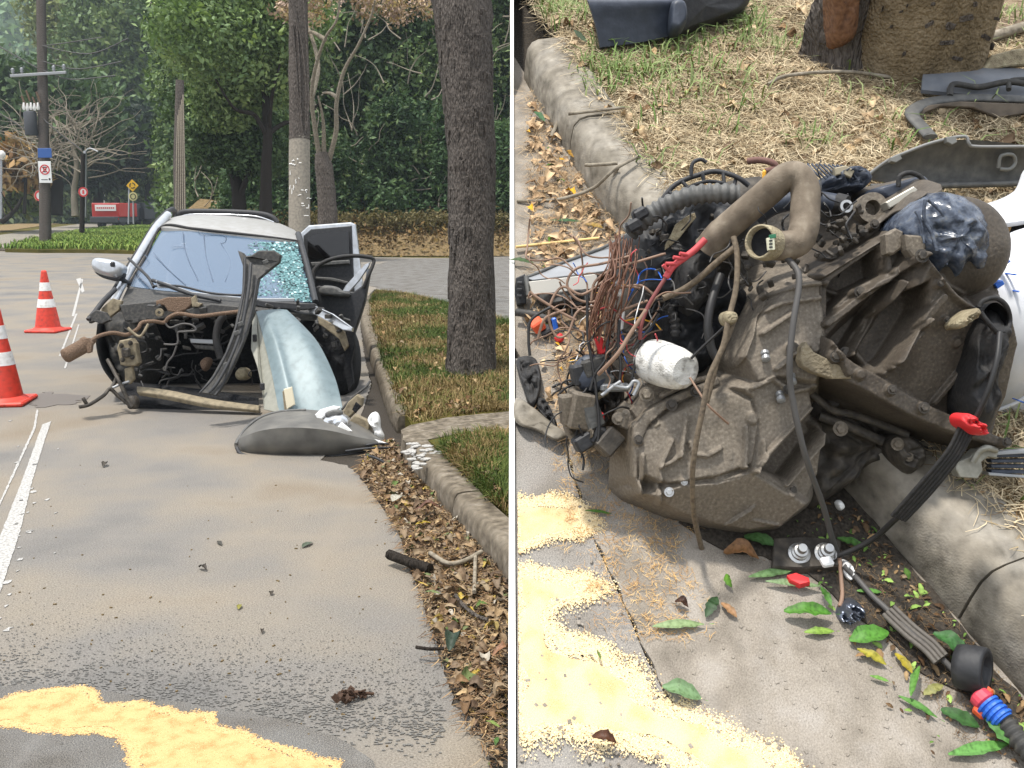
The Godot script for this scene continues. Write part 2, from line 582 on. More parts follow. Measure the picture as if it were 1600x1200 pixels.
	over(m, ntex([c8(176, 168, 158), c8(240, 236, 229), c8(255, 252, 248), c8(255, 252, 248)], 0.004, 75, 512, 6), 1.6)
	m = mk("darker_alloy", Color.WHITE, 0.62, 0.15, ntex([c8(56, 51, 46), c8(82, 76, 69), c8(92, 86, 78), c8(102, 95, 86), c8(150, 142, 128)], 0.045, 104, 1024, 8), 2.6, ntex([], 0.12, 74, 512, 4), 0.05, 0.5)  # darker, smoother copy of dirty_alloy for the bell housing
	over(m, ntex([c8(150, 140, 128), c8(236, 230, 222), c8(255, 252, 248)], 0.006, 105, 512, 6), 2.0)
	m = mk("pale_alloy", Color.WHITE, 0.7, 0.2, ntex([c8(96, 87, 70), c8(138, 127, 104), c8(156, 146, 120), c8(184, 174, 148)], 0.015, 76, 512, 6), 4.0, fine, 0.3, 0.4)
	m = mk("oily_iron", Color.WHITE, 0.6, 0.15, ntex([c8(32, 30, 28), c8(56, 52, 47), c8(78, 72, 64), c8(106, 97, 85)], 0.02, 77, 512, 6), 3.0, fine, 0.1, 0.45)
	mk("rust", Color.WHITE, 0.9, 0.1, ntex([c8(58, 46, 38), c8(98, 80, 66), c8(124, 104, 88), c8(150, 132, 114)], 0.05, 78, 512, 6), 4.0, rough, 0.4, 0.3)
	mk("beige_steel", Color.WHITE, 0.75, 0.1, ntex([c8(92, 83, 67), c8(132, 121, 99), c8(152, 140, 116)], 0.012, 79, 512, 7), 3.0, fine, 0.3)
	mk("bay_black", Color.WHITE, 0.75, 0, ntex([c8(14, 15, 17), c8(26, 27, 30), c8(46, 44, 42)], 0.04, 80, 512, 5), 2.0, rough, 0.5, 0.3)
	mk("bright_steel", c8(176, 176, 174), 0.35, 0.9, null, 1.0, fine, 0.05)
	mk("white_filter", Color.WHITE, 0.75, 0, ntex([c8(66, 62, 56), c8(196, 194, 188), c8(224, 223, 218), c8(236, 236, 232)], 0.012, 81, 512, 5), 6.0, fine, 0.2)
	mk("white_plastic", c8(222, 222, 220), 0.45)
	mk("silver_lamp", c8(200, 202, 206), 0.22, 0.7)
	mk("red_plastic", c8(200, 40, 44), 0.5)
	mk("blue_plastic", c8(36, 96, 190), 0.45)
	mk("orange_plastic", c8(214, 88, 50), 0.5)
	mk("yellow_plastic", c8(228, 168, 40), 0.5)
	mk("copper_wire", c8(104, 70, 52), 0.6)
	mk("tan_wire", c8(134, 108, 90), 0.65)
	mk("grey_wire", c8(74, 72, 70), 0.6)
	mk("black_wire", c8(30, 29, 29), 0.55)
	mk("brown_wire", Color.WHITE, 0.8, 0, ntex([c8(60, 50, 40), c8(100, 88, 72), c8(128, 114, 94)], 0.06, 82, 256, 4), 6.0)
	mk("red_wire", c8(186, 70, 74), 0.6)
	var cl := mk("cloth", Color.WHITE, 0.9, 0, ntex([c8(60, 62, 66), c8(84, 87, 92)], 0.1, 83, 256, 4), 4.0)
	cl.rim_enabled = true
	# glass
	m = mk("windscreen_glass", Color(0.37, 0.45, 0.54, 0.62), 0.08)  # blue-grey body colour holds part of the sky's reflection
	m.transparency = BaseMaterial3D.TRANSPARENCY_ALPHA
	m.metallic_specular = 1.0
	m = mk("dark_glass", Color(0.06, 0.05, 0.05, 0.75), 0.05)
	m.transparency = BaseMaterial3D.TRANSPARENCY_ALPHA
	tinted("crazed_glass", 0.3, Color.BLACK, 0.5)
	# signs
	mk("cone_red", Color.WHITE, 0.55, 0, ntex([c8(120, 50, 38), c8(192, 54, 36), c8(206, 58, 38), c8(222, 66, 44)], 0.03, 84, 256, 6), 2.0)
	mk("cone_white", Color.WHITE, 0.45, 0, ntex([c8(168, 162, 152), c8(222, 220, 216), c8(232, 232, 230)], 0.03, 103, 256, 6), 2.0)
	mk("sign_white", c8(228, 228, 226), 0.5)
	mk("sign_red", c8(196, 38, 40), 0.5)
	mk("sign_black", c8(22, 22, 24), 0.5)
	mk("sign_blue", c8(40, 84, 150), 0.5)
	mk("sign_yellow", c8(226, 176, 24), 0.5)
	mk("truck_red", c8(176, 44, 38), 0.5)
	mk("truck_grey", c8(58, 60, 64), 0.7)
	mk("galvanised", c8(150, 152, 154), 0.5, 0.5)

# a flat piece of ground: outline of world points, `thick` deep, flat along the normal nn
func sheet(o: MB, ol: Array, thick: float, nn := Vector3.UP) -> void:
	var ax := Vector3.RIGHT
	var ay := nn.cross(ax).normalized()
	var flat := PackedVector2Array()
	var area := 0.0
	for p in ol: flat.append(Vector2(p.dot(ax), -p.dot(ay)))
	for i in flat.size(): area += flat[i].cross(flat[(i + 1) % flat.size()])
	if area < 0:
		flat.reverse()
		ol = ol.duplicate()
		ol.reverse()
	var tr := Geometry2D.triangulate_polygon(flat)
	o.smooth(-1)
	if tr.is_empty(): print("NO TRIANGLES ", ol.size())
	for i in range(0, tr.size(), 3):
		var a: Vector3 = ol[tr[i]]
		var b: Vector3 = ol[tr[i + 1]]
		var c: Vector3 = ol[tr[i + 2]]
		if (b - a).cross(c - a).dot(nn) < 0: o.tri(a, c, b)
		else: o.tri(a, b, c)
	var dn := -nn * thick
	for i in ol.size():
		var k := (i + 1) % ol.size()
		o.quad(ol[i] + dn, ol[k] + dn, ol[k], ol[i])

func gpts(a: Array, h := 0.0) -> Array:
	var out := []
	for p in a: out.append(G(p[0], p[1], h))
	return out
func spts(a: Array, h := 0.0) -> Array:
	var out := []
	for p in a: out.append(S(p[0], p[1], h))
	return out
func ragged(ol: Array, step: float, amp: float, nn := Vector3.UP) -> Array:   # an outline with a rough edge
	var out := []
	var nz := FastNoiseLite.new()
	nz.frequency = 0.9
	nz.fractal_octaves = 5
	var ay := nn.cross(Vector3.RIGHT).normalized()
	for go in 6:
		out = []
		for i in ol.size():
			var a: Vector3 = ol[i]
			var b: Vector3 = ol[(i + 1) % ol.size()]
			var m := maxi(1, int((b - a).length() / step))
			for k in m:
				var p := a.lerp(b, float(k) / m)
				var s := (b - a).normalized().cross(nn)
				out.append(p + s * nz.get_noise_3dv(p * 12.0) * amp * 2.0)
		var flat := PackedVector2Array()
		for p in out: flat.append(Vector2(p.x, -p.dot(ay)))
		if Geometry2D.triangulate_polygon(flat).size() > 0: return out
		amp *= 0.6
	return out

# blocks of kerb along a line of contact points; side: +1 puts the kerb to the right of the way we walk
func kerb_run(o: Node3D, line: Array, nn: Vector3, w: float, h: float, block: float, side: float, seed_: int, jag := 0.006, stone: Material = null) -> void:
	var nz := FastNoiseLite.new()
	nz.seed = seed_
	nz.frequency = 2.2
	nz.fractal_octaves = 4
	var c := curve(line, 10)
	var run := [0.0]
	for i in c.size() - 1: run.append(run[i] + (c[i + 1] - c[i]).length())
	var total: float = run[run.size() - 1]
	var at := func(l: float) -> Array:
		var j := 0
		while j < c.size() - 2 and run[j + 1] < l: j += 1
		var t := clampf((l - run[j]) / maxf(1e-5, run[j + 1] - run[j]), 0, 1)
		var tg: Vector3 = (c[mini(j + 2, c.size() - 1)] - c[maxi(j - 1, 0)]).normalized()
		return [c[j].lerp(c[j + 1], t), tg]
	var prof := [Vector2(0.0, -0.06), Vector2(0.002, 0.02), Vector2(0.006, h * 0.5), Vector2(0.014, h * 0.8), Vector2(0.03, h * 0.95), Vector2(0.055, h), Vector2(w * 0.6, h * 1.01), Vector2(w * 0.93, h), Vector2(w, h * 0.9), Vector2(w, -0.06)]
	var l := 0.0
	while l < total - 0.02:
		var e := minf(total, l + block)
		if total - e < block * 0.25: e = total
		var st := MB.new()
		var rr := []
		var m := maxi(4, int((e - l) / 0.03))
		var lift := nz.get_noise_1d(l * 31.0) * 0.008
		for i in m + 1:
			var q: Array = at.call(lerpf(l + 0.003, e - 0.003, float(i) / m))
			var s: Vector3 = (q[1] as Vector3).cross(nn).normalized() * side
			var inset := 0.006 if i == 0 or i == m else 0.0
			var ring := []
			for p in prof:
				var w3: Vector3 = q[0] + s * p.x + nn * (p.y + lift)
				var d := nz.get_noise_3dv(w3 * 3.0) * jag + nz.get_noise_3dv(w3 * 14.0) * jag * 0.35
				ring.append(w3 + (nn * 0.7 - s * 0.7) * (d - inset) * (0.0 if p.y < 0 else 1.0))
			if side > 0: ring.reverse()
			rr.append(ring)
		st.rings(rr, true, 1)
		put(st, "kerb_block", stone if stone else mt.old_kerb, o)
		l = e

func road_side() -> void:
	var st := MB.new()
	sheet(st, [Vector3(-500, -0.03, 8), Vector3(300, -0.03, 8), Vector3(300, -0.03, -600), Vector3(-500, -0.03, -600)], 0.3)
	setting(st, "ground", mt.turf)
	# the road, near part and the bend to the right
	st = MB.new()
	var rd := gpts([[500, 719], [542, 727], [559, 741], [593, 787], [622, 826], [627, 840], [642, 897], [660, 939], [687, 1020], [708, 1101], [759, 1134], [763, 1185]])
	rd.reverse()
	rd.append_array(gpts([[560, 660], [580, 600], [570, 560], [563, 510], [568, 470], [585, 452], [640, 460], [690, 472], [830, 520], [830, 400], [690, 403], [600, 402], [330, 396], [120, 391], [-400, 391]]))
	rd.append_array([Vector3(-30, 0, -40), Vector3(-14, 0, 3), Vector3(-0.02, 0, 3), Vector3(-0.02, 0, -1.9)])
	rd = ragged(rd, 0.05, 0.008)
	sheet(st, rd, 0.05)
	setting(st, "road", mt.asphalt)
	# rougher, greyer asphalt right in front
	st = MB.new()
	sheet(st, ragged(gpts([[-1100, 1110], [-300, 1085], [60, 1068], [150, 1076], [300, 1100], [430, 1122], [520, 1150], [560, 1172], [590, 1200], [600, 1250], [-1100, 1260]], 0.004), 0.03, 0.03), 0.003)
	setting(st, "worn_asphalt", mt.coarse_asphalt)
	st = MB.new()
	for k in 5000:               # the same rough surface showing through in spots further on
		var t := pow(R(0, 1), 1.8)
		var px := R(-20, 690)
		var p := G(px, 1082 + px * 0.09 + R(-40, 60) * R(0, 1) - t * 150.0, 0.0035)
		var w := R(0.0015, 0.006) * (1.15 - t)
		sheet(st, [p, p + Vector3(w * R(1, 3), 0, R(-0.3, 0.3) * w), p + Vector3(w * R(0.8, 2), 0, -w * R(0.6, 1.2)), p + Vector3(w * R(-0.4, 0.4), 0, -w * R(0.4, 1))], 0.002)
	setting(st, "road_pores", mk("pore", c8(110, 108, 104), 0.95), "stuff")
	# the darker side road that bends off behind the tree
	st = MB.new()
	sheet(st, ragged(gpts([[575, 446], [600, 452], [640, 459], [690, 471], [830, 519], [830, 401], [690, 404], [620, 404], [588, 414], [572, 428]], 0.004), 0.2, 0.03), 0.003)
	setting(st, "side_road", mt.coarse_asphalt)
	# gutter
	st = MB.new()
	sheet(st, gpts([[500, 700], [562, 655], [582, 600], [560, 545], [558, 480], [572, 462], [576, 510], [600, 580], [625, 670], [640, 730], [670, 765], [730, 835], [775, 885], [799, 920], [799.5, 1300], [760, 1300], [640, 890], [590, 790], [540, 735], [500, 722]], -0.006), 0.03)
	setting(st, "gutter", mt.damp_silt)
	# verge
	st = MB.new()
	sheet(st, gpts([[799.5, 806], [772, 778], [727, 736], [694, 706], [672, 690], [650, 676], [632, 645], [618, 610], [600, 560], [580, 510], [578, 470], [588, 452], [640, 458], [690, 470], [830, 515]], 0.125), 0.2)
	sheet(st, [Vector3(0.02, 0.125, -7.4), Vector3(0.02, 0.125, -14.0), Vector3(4.0, 0.125, -14.5), Vector3(4.0, 0.125, -7.4)], 0.2)
	setting(st, "verge", mt.turf)
	# kerb along the verge: a near run, a gap at the ramp, a run behind the car
	var kb := thing("kerb", "grey weathered concrete kerb along the leaf-filled gutter", "kerb", G(700, 800))
	kb.set_meta("kind", "structure")
	kerb_run(kb, gpts([[800, 934], [772, 886], [727, 838], [695, 800], [670, 770], [640, 737], [624, 712]]), Vector3.UP, 0.15, 0.13, 1.05, 1.0, 4, 0.01)
	kerb_run(kb, gpts([[620, 676], [608, 655], [594, 612], [577, 560], [564, 510], [566, 475]]), Vector3.UP, 0.15, 0.13, 1.4, 1.0, 5, 0.01)
	# broken white paint on the kerb end
	st = MB.new()
	var pf := flat_of(gpts([[640, 690], [690, 697], [694, 712], [668, 716], [652, 735], [640, 722], [634, 705]], 0.139))
	var pb := bounds(pf)
	for k in 46:
		var p := in_area(pf, pb[0], pb[1])
		var w := R(0.008, 0.03)
		var q := []
		for j in 7: q.append(Vector3(p.x + cos(j * TAU / 7) * w * R(0.6, 1.3), 0.137 + k * 0.0001, p.y + sin(j * TAU / 7) * w * R(0.6, 1.3)))
		sheet(st, q, 0.006)
	tag(put(st, "paint_patch", mt.worn_paint, kb), "flaking white paint on the broken kerb end")
	# concrete ramp across the verge
	st = MB.new()
	sheet(st, ragged(gpts([[626, 672], [640, 664], [700, 652], [799, 642], [799, 668], [720, 676], [650, 690], [630, 690]], 0.131), 0.06, 0.01), 0.1)
	setting(st, "concrete_ramp", mt.old_kerb)
	# grass island before the far road, with its kerb
	st = MB.new()
	sheet(st, gpts([[8, 389], [60, 390], [140, 390], [260, 393], [380, 395], [380, 346], [300, 343], [240, 344], [200, 350], [140, 358], [90, 366], [45, 376]], 0.12), 0.16)
	setting(st, "grass_island", mt.turf)
	st = MB.new()
	sheet(st, gpts([[120, 376], [150, 371], [190, 370], [186, 374], [150, 378]], 0.13), 0.06)
	setting(st, "concrete_slab", mt.kerb_concrete)
	kb = thing("kerb", "low kerb edging the grass island beyond the cones", "kerb", G(100, 391))
	kb.set_meta("kind", "structure")
	kerb_run(kb, gpts([[6, 392], [60, 393], [140, 393.5], [260, 396], [380, 398]]), Vector3.UP, 0.2, 0.13, 60.0, 1.0, 6)
	st = MB.new()
	sheet(st, gpts([[-500, 392], [-500, 385], [0, 367], [70, 357], [130, 349], [210, 343], [300, 339], [420, 338], [420, 343], [300, 344], [240, 346], [200, 352], [140, 360], [90, 368], [45, 378], [6, 391.5]], 0.0), 0.02)
	setting(st, "far_road", mt.kerb_concrete)  # paler than the near road, its sunlight put into the colour
	st = MB.new()
	sheet(st, gpts([[-500, 380], [-100, 368], [0, 362], [70, 352], [130, 345], [128, 342.5], [60, 346], [0, 352], [-100, 360], [-500, 370]], 0.01), 0.03)
	setting(st, "dirt_path", mt.soil)
	# lane paint: a thin line and a broad worn one
	st = MB.new()
	for q in [[[-8, 800], [52, 668], [57, 640], [60, 640], [56, 668], [0, 790]], [[92, 556], [118, 490], [121, 490], [95, 556]], [[112, 494], [127, 436], [130, 436], [116, 494]], [[100, 575], [122, 507], [124, 507], [103, 575]], [[119, 436], [126, 434], [132, 455], [128, 457]]]:
		sheet(st, ragged(gpts(q, 0.004), 0.03, 0.003), 0.003)
	setting(st, "lane_line", mt.worn_paint)
	st = MB.new()
	sheet(st, ragged(gpts([[0, 926], [-10, 862], [34, 752], [66, 663], [80, 658], [66, 700], [50, 752], [32, 828]], 0.004), 0.012, 0.010), 0.003)
	for k in 30:          # crumbs of the same paint where it is worn
		var p := G(R(10, 90), R(600, 900), 0.004)
		if k > 12: p = G(lerpf(60, 14, (k - 13) / 13.0) + R(-14, 8), lerpf(690, 930, (k - 13) / 13.0), 0.004)
		var w := R(0.006, 0.022)
		sheet(st, ragged([p, p + Vector3(w, 0, 0), p + Vector3(w * 0.8, 0, -w * 2.2), p + Vector3(0, 0, -w * 1.6)], 0.02, 0.015), 0.003)
	setting(st, "worn_lane_line", mt.worn_paint)
	# sand strewn on the road
	st = MB.new()
	var sp := gpts([[-60, 1098], [0, 1095], [29, 1083], [80, 1078], [128, 1073], [145, 1082], [155, 1092], [157, 1101], [222, 1099], [280, 1114], [327, 1115], [332, 1133], [385, 1145], [402, 1157], [470, 1178], [525, 1194], [540, 1240], [200, 1240], [212, 1200], [206, 1172], [190, 1151], [160, 1141], [90, 1143], [0, 1131], [-60, 1128]], 0.0065)
	sheet(st, drawn_in(sp, 0.02, Vector3.UP), 0.002)
	tag(put(st, "sand_spill", mt.dim_light_sand, null, G(250, 1150)), "yellow sand spilt in a tongue across the road in front", "sand")
	strew_sand(sp, 80000, 0.018, Vector3.UP, 0.0, [c8(140, 108, 70), c8(182, 148, 100), c8(194, 162, 114), c8(208, 178, 132)], 0.0021, "loose grains of yellow sand over and round the road spill")  # grains darkened likewise, the dimmer light in their colour
	# dark oil stain beside the near cone
	st = MB.new()
	sheet(st, ragged(gpts([[30, 625], [70, 612], [140, 620], [110, 632], [60, 636]], 0.004), 0.04, 0.05), 0.003)
	setting(st, "oil_stain", mk("oil", c8(92, 84, 76), 0.55))
	# hill far behind on the left
	st = MB.new()
	var hz := FastNoiseLite.new()
	hz.frequency = 0.012
	var rows := []
	for i in 9:
		var row := []
		for j in 30:
			var x := -330.0 + j * 14.0
			var t := i / 8.0
			row.append(Vector3(x, -2 + 105.0 * pow(t, 0.9) * (0.75 + 0.4 * hz.get_noise_2d(x, 40.0 * t)), -230 - 120 * t))
		rows.append(row)
	st.grid(rows)
	setting(st, "hill", mt.turf)

var kerb_line := []
func bank_side() -> void:
	var st := MB.new()
	# the body of the bank, its surface left to the sheets laid on it
	var w0 := 0.008
	var w1 := 4.4
	var a := [B(w0, -0.75, -0.03), B(w1, -0.75, -0.03), B(w1, 6.6, -0.03), B(w0, 6.6, -0.03)]
	var b := []
	for p in a: b.append(Vector3(p.x, -0.4, p.z))
	st.smooth(-1)
	st.quad(a[0], a[1], a[2], a[3])
	for i in 4:
		var k := (i + 1) % 4
		st.quad(b[i], b[k], a[k], a[i])
	st.quad(b[3], b[2], b[1], b[0])
	setting(st, "bank", mt.damp_silt)
	# white strip between the two halves, added as a wall along the bank
	st = MB.new()
	var top := [[-0.75, 0.012], [3.3, 0.012], [3.5, 0.14], [6.6, 0.14]]
	for i in top.size() - 1:
		for s in [-1.0, 1.0]:
			var x: float = s * 0.006
			var p := B(x, top[i][0], top[i][1])
			var q := B(x, top[i + 1][0], top[i + 1][1])
			var p0 := Vector3(x, -0.4, p.z)
			var q0 := Vector3(x, -0.4, q.z)
			if s > 0: st.quad(p0, q0, q, p)
			else: st.quad(q0, p0, p, q)
		st.quad(B(-0.006, top[i][0], top[i][1]), B(0.006, top[i][0], top[i][1]), B(0.006, top[i + 1][0], top[i + 1][1]), B(-0.006, top[i + 1][0], top[i + 1][1]))
	var e0 := B(0, -0.75, 0.012)
	st.quad(Vector3(-0.006, -0.4, e0.z), Vector3(0.006, -0.4, e0.z), e0 + Vector3(0.006, 0, 0), e0 - Vector3(0.006, 0, 0))
	setting(st, "added_divider_wall", mt.whitewash)
	# asphalt up to the crack, then the concrete gutter, the kerb and the soil behind it
	var crack := spts([[812, 560], [836, 620], [868, 680], [883, 702], [900, 760], [930, 850], [955, 902], [985, 970], [1010, 1030], [1045, 1095], [1070, 1130], [1110, 1195], [1170, 1300]])
	var rough_crack := ragged(crack, 0.014, 0.006, bank_n)
	rough_crack.resize(rough_crack.size() - int((crack[12] - crack[0]).length() / 0.014))
	st = MB.new()
	var ol := rough_crack.duplicate()
	ol.append_array([B(crack[12].x + 0.1, -0.75), B(w0, -0.75), B(w0, (S(801, 560) - bank_o).dot(bank_f))])
	sheet(st, ol, 0.025, bank_n)
	setting(st, "asphalt_strip", mt.bank_asphalt)
	kerb_line = spts([[770, 20], [800, 80], [815, 120], [845, 172], [880, 235], [920, 300], [945, 335], [1060, 470], [1150, 573], [1270, 712], [1380, 838], [1490, 967], [1598, 1090], [1720, 1240]])
	st = MB.new()
	var gut := []
	for p in rough_crack: gut.append(p + Vector3(0.004 + 0.003 * sin(p.z * 90.0), 0, 0))
	gut.append_array([B(kerb_line[13].x + 0.2, -0.75), kerb_line[13] + Vector3(0.05, 0, 0)])
	for i in range(12, 2, -1): gut.append(kerb_line[i] + Vector3(0.02, 0, 0))
	gut.append(B(w0, (S(801, 90) - bank_o).dot(bank_f)))
	gut.append(B(w0, (S(801, 545) - bank_o).dot(bank_f)))
	for i in gut.size(): gut[i] += bank_n * 0.004
	sheet(st, gut, 0.03, bank_n)
	setting(st, "concrete_gutter", mt.gutter_concrete)
	var kb := thing("kerb", "thick concrete kerb running under the torn-out engine", "kerb", kerb_line[9])
	kb.set_meta("kind", "structure")
	kerb_run(kb, kerb_line.slice(2), bank_n, 0.17, 0.135, 0.62, -1.0, 8, 0.006, mt.kerb_concrete)
	# damp strip at the kerb foot; under the engine it paints the engine's shade
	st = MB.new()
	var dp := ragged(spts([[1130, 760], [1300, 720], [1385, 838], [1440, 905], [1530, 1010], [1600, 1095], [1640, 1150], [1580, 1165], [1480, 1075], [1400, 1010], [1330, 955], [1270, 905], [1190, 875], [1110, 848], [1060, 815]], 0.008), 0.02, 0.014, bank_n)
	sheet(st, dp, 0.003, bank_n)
	setting(st, "damp_silt_and_shade", mt.damp_silt)
	# soil with small waves
	var nz := FastNoiseLite.new()
	nz.frequency = 1.6
	nz.fractal_octaves = 5
	st = MB.new()
	var rows := []
	for i in 76:
		var l := -0.7 + 7.3 * i / 75.0
		var row := []
		var x0 := kerb_x(l) + 0.15
		for j in 60:
			var t := j / 59.0
			var x := lerpf(maxf(w0, x0), w1, pow(t, 1.4))
			row.append(B(x, l, 0.118 + nz.get_noise_2d(x * 3.0, l * 3.0) * 0.025 * minf(1.0, t * 12.0 + 0.15)))
		rows.append(row)
	st.grid(rows)
	setting(st, "soil", mt.soil)
	# sand strewn on the bank's asphalt
	var k8 := func(q: Array) -> Array:
		var out := []
		for p in q: out.append([800 + p[0] * 0.4167, 700 + p[1] * 0.4167])
		return spts(out, 0.0055)
	var s1: Array = k8.call([[4, 190], [120, 196], [240, 210], [268, 240], [300, 290], [270, 318], [200, 330], [110, 345], [50, 366], [4, 372]])
	var s2: Array = k8.call([[4, 450], [60, 455], [150, 480], [230, 505], [310, 522], [280, 555], [170, 590], [145, 640], [160, 720], [240, 735], [330, 760], [380, 800], [440, 850], [500, 925], [600, 970], [720, 1000], [830, 1070], [960, 1130], [1040, 1180], [1080, 1290], [760, 1290], [700, 1230], [640, 1190], [560, 1130], [420, 1110], [330, 1090], [200, 1060], [100, 1075], [4, 1072]])
	var tones := [c8(140, 112, 78), c8(198, 174, 130), c8(214, 192, 150), c8(228, 210, 172)]  # paler than the road's grains, the brighter light in their colour
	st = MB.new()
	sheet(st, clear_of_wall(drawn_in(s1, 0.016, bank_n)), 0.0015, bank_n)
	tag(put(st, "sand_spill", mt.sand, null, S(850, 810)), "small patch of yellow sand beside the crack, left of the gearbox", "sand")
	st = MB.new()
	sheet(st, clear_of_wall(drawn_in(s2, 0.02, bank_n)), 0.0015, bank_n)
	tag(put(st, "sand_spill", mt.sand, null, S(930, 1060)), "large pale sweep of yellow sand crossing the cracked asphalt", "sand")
	strew_sand(s1, 16000, 0.02, bank_n, 0.012, tones, 0.0013, "loose sand grains over the small patch beside the crack")
	strew_sand(s2, 70000, 0.026, bank_n, 0.012, tones, 0.0013, "loose sand grains over the large sweep and along the crack")
	var strip := []
	for i in range(3, 11): strip.append(crack[i] + Vector3(-0.012, 0, 0))
	for i in range(10, 2, -1): strip.append(crack[i] + Vector3(0.035, 0, 0))
	strew_sand(strip, 2600, 0.03, bank_n, 0.012, tones, 0.0012, "sand grains caught along the crack between asphalt and concrete")

func drawn_in(ol: Array, by: float, nn: Vector3) -> Array:      # the outline drawn in by that much, its biggest piece, with a rough edge
	var ay := nn.cross(Vector3.RIGHT).normalized()
	var flat := PackedVector2Array()
	for p in ol: flat.append(Vector2(p.x, p.dot(ay)))
	var best := PackedVector2Array()
	for q in Geometry2D.offset_polygon(flat, -by, Geometry2D.JOIN_ROUND):
		if q.size() > best.size(): best = q
	var lift: float = ol[0].dot(nn)
	var out := []
	for q in best: out.append(Vector3.RIGHT * q.x + ay * q.y + nn * lift)
	return ragged(out, 0.006, by * 0.45, nn)

func strew_sand(ol: Array, n: int, fade: float, nn: Vector3, least_x: float, tones: Array, r: float, label: String) -> void:
	var ay := nn.cross(Vector3.RIGHT).normalized()
	var flat := PackedVector2Array()
	for p in ol: flat.append(Vector2(p.x, p.dot(ay)))
	var bb := bounds(flat)
	var lift: float = ol[0].dot(nn)
	var nz := FastNoiseLite.new()
	nz.frequency = 9.0
	nz.fractal_octaves = 3
	var sc := Scatter.new()
	var tries := 0
	var lo: Vector2 = bb[0] - Vector2.ONE * fade * 2.0
	var hi: Vector2 = bb[1] + Vector2.ONE * fade * 2.0
	while sc.n < n and tries < n * 9:
		tries += 1
		var p := Vector2(R(lo.x, hi.x), R(lo.y, hi.y))
		if (least_x > 0.0 and p.x < least_x) or (least_x == 0.0 and p.x > -0.02): continue
		var s := Cast.inside(p, flat) + nz.get_noise_2d(p.x, p.y) * fade
		if s < -fade * 1.6: continue
		if s < 0.0 and R(0, 1) > pow(1.0 + s / (fade * 1.6), 2.6): continue
		if s > fade and R(0, 1) < 0.7: continue
		var w := Vector3.RIGHT * p.x + ay * p.y + nn * (lift - (0.0004 if s > 0.0 else 0.0012))
		var c: Color = tones[1].lerp(tones[3], R(0, 1)) if R(0, 1) > 0.07 else tones[0].lerp(c8(92, 66, 44), R(0, 0.7))
		sc.add(Basis(Quaternion(Vector3.UP, nn)) * Basis(Vector3.UP, R(0, TAU)) * Basis(Vector3.RIGHT, R(-0.25, 0.25)) * Basis().scaled(Vector3(R(0.5, 1.5), R(0.3, 0.8), R(0.5, 1.5)) * r * R(0.5, 1.3)), w, c)
	if not mt.has("flake"):
		var st := SurfaceTool.new()
		st.begin(Mesh.PRIMITIVE_TRIANGLES)
		st.set_color(Color.WHITE)
		for i in 5:
			var a := TAU * i / 5
			var b := TAU * (i + 1) / 5
			for q in [Vector3(0, 0.6, 0), Vector3(cos(a), -0.2, sin(a)), Vector3(cos(b), -0.2, sin(b))]: st.add_vertex(q)
		st.generate_normals()
		mt.flake = st.commit()
	tag(strew(sc, "sand_grains", mt.flake, mt.litter), label, "sand", "", "stuff")

func kerb_x(l: float) -> float:      # where the foot of the bank's kerb is at the height l up the slope
	for i in kerb_line.size() - 1:
		var la: float = (kerb_line[i] - bank_o).dot(bank_f)
		var lb: float = (kerb_line[i + 1] - bank_o).dot(bank_f)
		if l <= la and l >= lb: return lerpf(kerb_line[i].x, kerb_line[i + 1].x, (la - l) / maxf(1e-5, la - lb))
	return kerb_line[0].x - (l - (kerb_line[0] - bank_o).dot(bank_f)) * 0.25 if l > 2.0 else kerb_line[13].x + 0.3

func clear_of_wall(a: Array) -> Array:
	for i in a.size(): a[i] = Vector3(maxf(a[i].x, 0.009), a[i].y, a[i].z)
	return a

func leaf_clump(n: int, spread: float, size: float, sd: int, wide := 0.5) -> ArrayMesh:     # a spray of small bent leaves
	var r := RandomNumberGenerator.new()
	r.seed = sd
	var st := SurfaceTool.new()
	st.begin(Mesh.PRIMITIVE_TRIANGLES)
	for i in n:
		var c := Vector3(r.randf_range(-1, 1), r.randf_range(-1, 1), r.randf_range(-1, 1)) * spread
		var b := Basis(Quaternion(Vector3(r.randf_range(-1, 1), r.randf_range(-1, 1), r.randf_range(-1, 1)).normalized(), r.randf_range(0, 2.2)))
		var s := size * r.randf_range(0.7, 1.35)
		var sh := r.randf_range(0.75, 1.2)
		st.set_color(Color(sh, sh, sh * r.randf_range(0.85, 1.05)))
		var p := [Vector3(0, 0, -s), Vector3(s * wide, s * 0.15, 0), Vector3(0, 0, s), Vector3(-s * wide, s * 0.15, 0)]
		for k in [0, 1, 2, 0, 2, 3]:
			st.add_vertex(c + b * p[k])
	st.generate_normals()
	return st.commit()

func trunk(o: MB, pts: Array, rads: Array, wob := 0.06, sides := 14, knob := 5.0) -> void:
	var c := curve(pts, 8)
	var nz := FastNoiseLite.new()
	nz.frequency = knob
	nz.seed = int(absf(pts[0].x) * 100.0)
	var rr := []
	var nrm := Vector3.RIGHT
	for i in c.size():
		var t: Vector3 = (c[mini(i + 1, c.size() - 1)] - c[maxi(i - 1, 0)]).normalized()
		nrm = (nrm - t * nrm.dot(t)).normalized()
		var b := t.cross(nrm)
		var f := float(i) / (c.size() - 1) * (rads.size() - 1)
		var r := lerpf(rads[int(f)], rads[mini(int(f) + 1, rads.size() - 1)], f - int(f))
		var ring := []
		for j in sides:
			var a := TAU * j / sides
			var d := nrm * cos(a) + b * sin(a)
			ring.append(c[i] + d * r * (1.0 + wob * 2.0 * nz.get_noise_3dv(d * 0.5 + c[i] * 0.35) + wob * nz.get_noise_3dv(d * 1.2 + c[i])))
		rr.append(ring)
	o.rings(rr, true, 1)

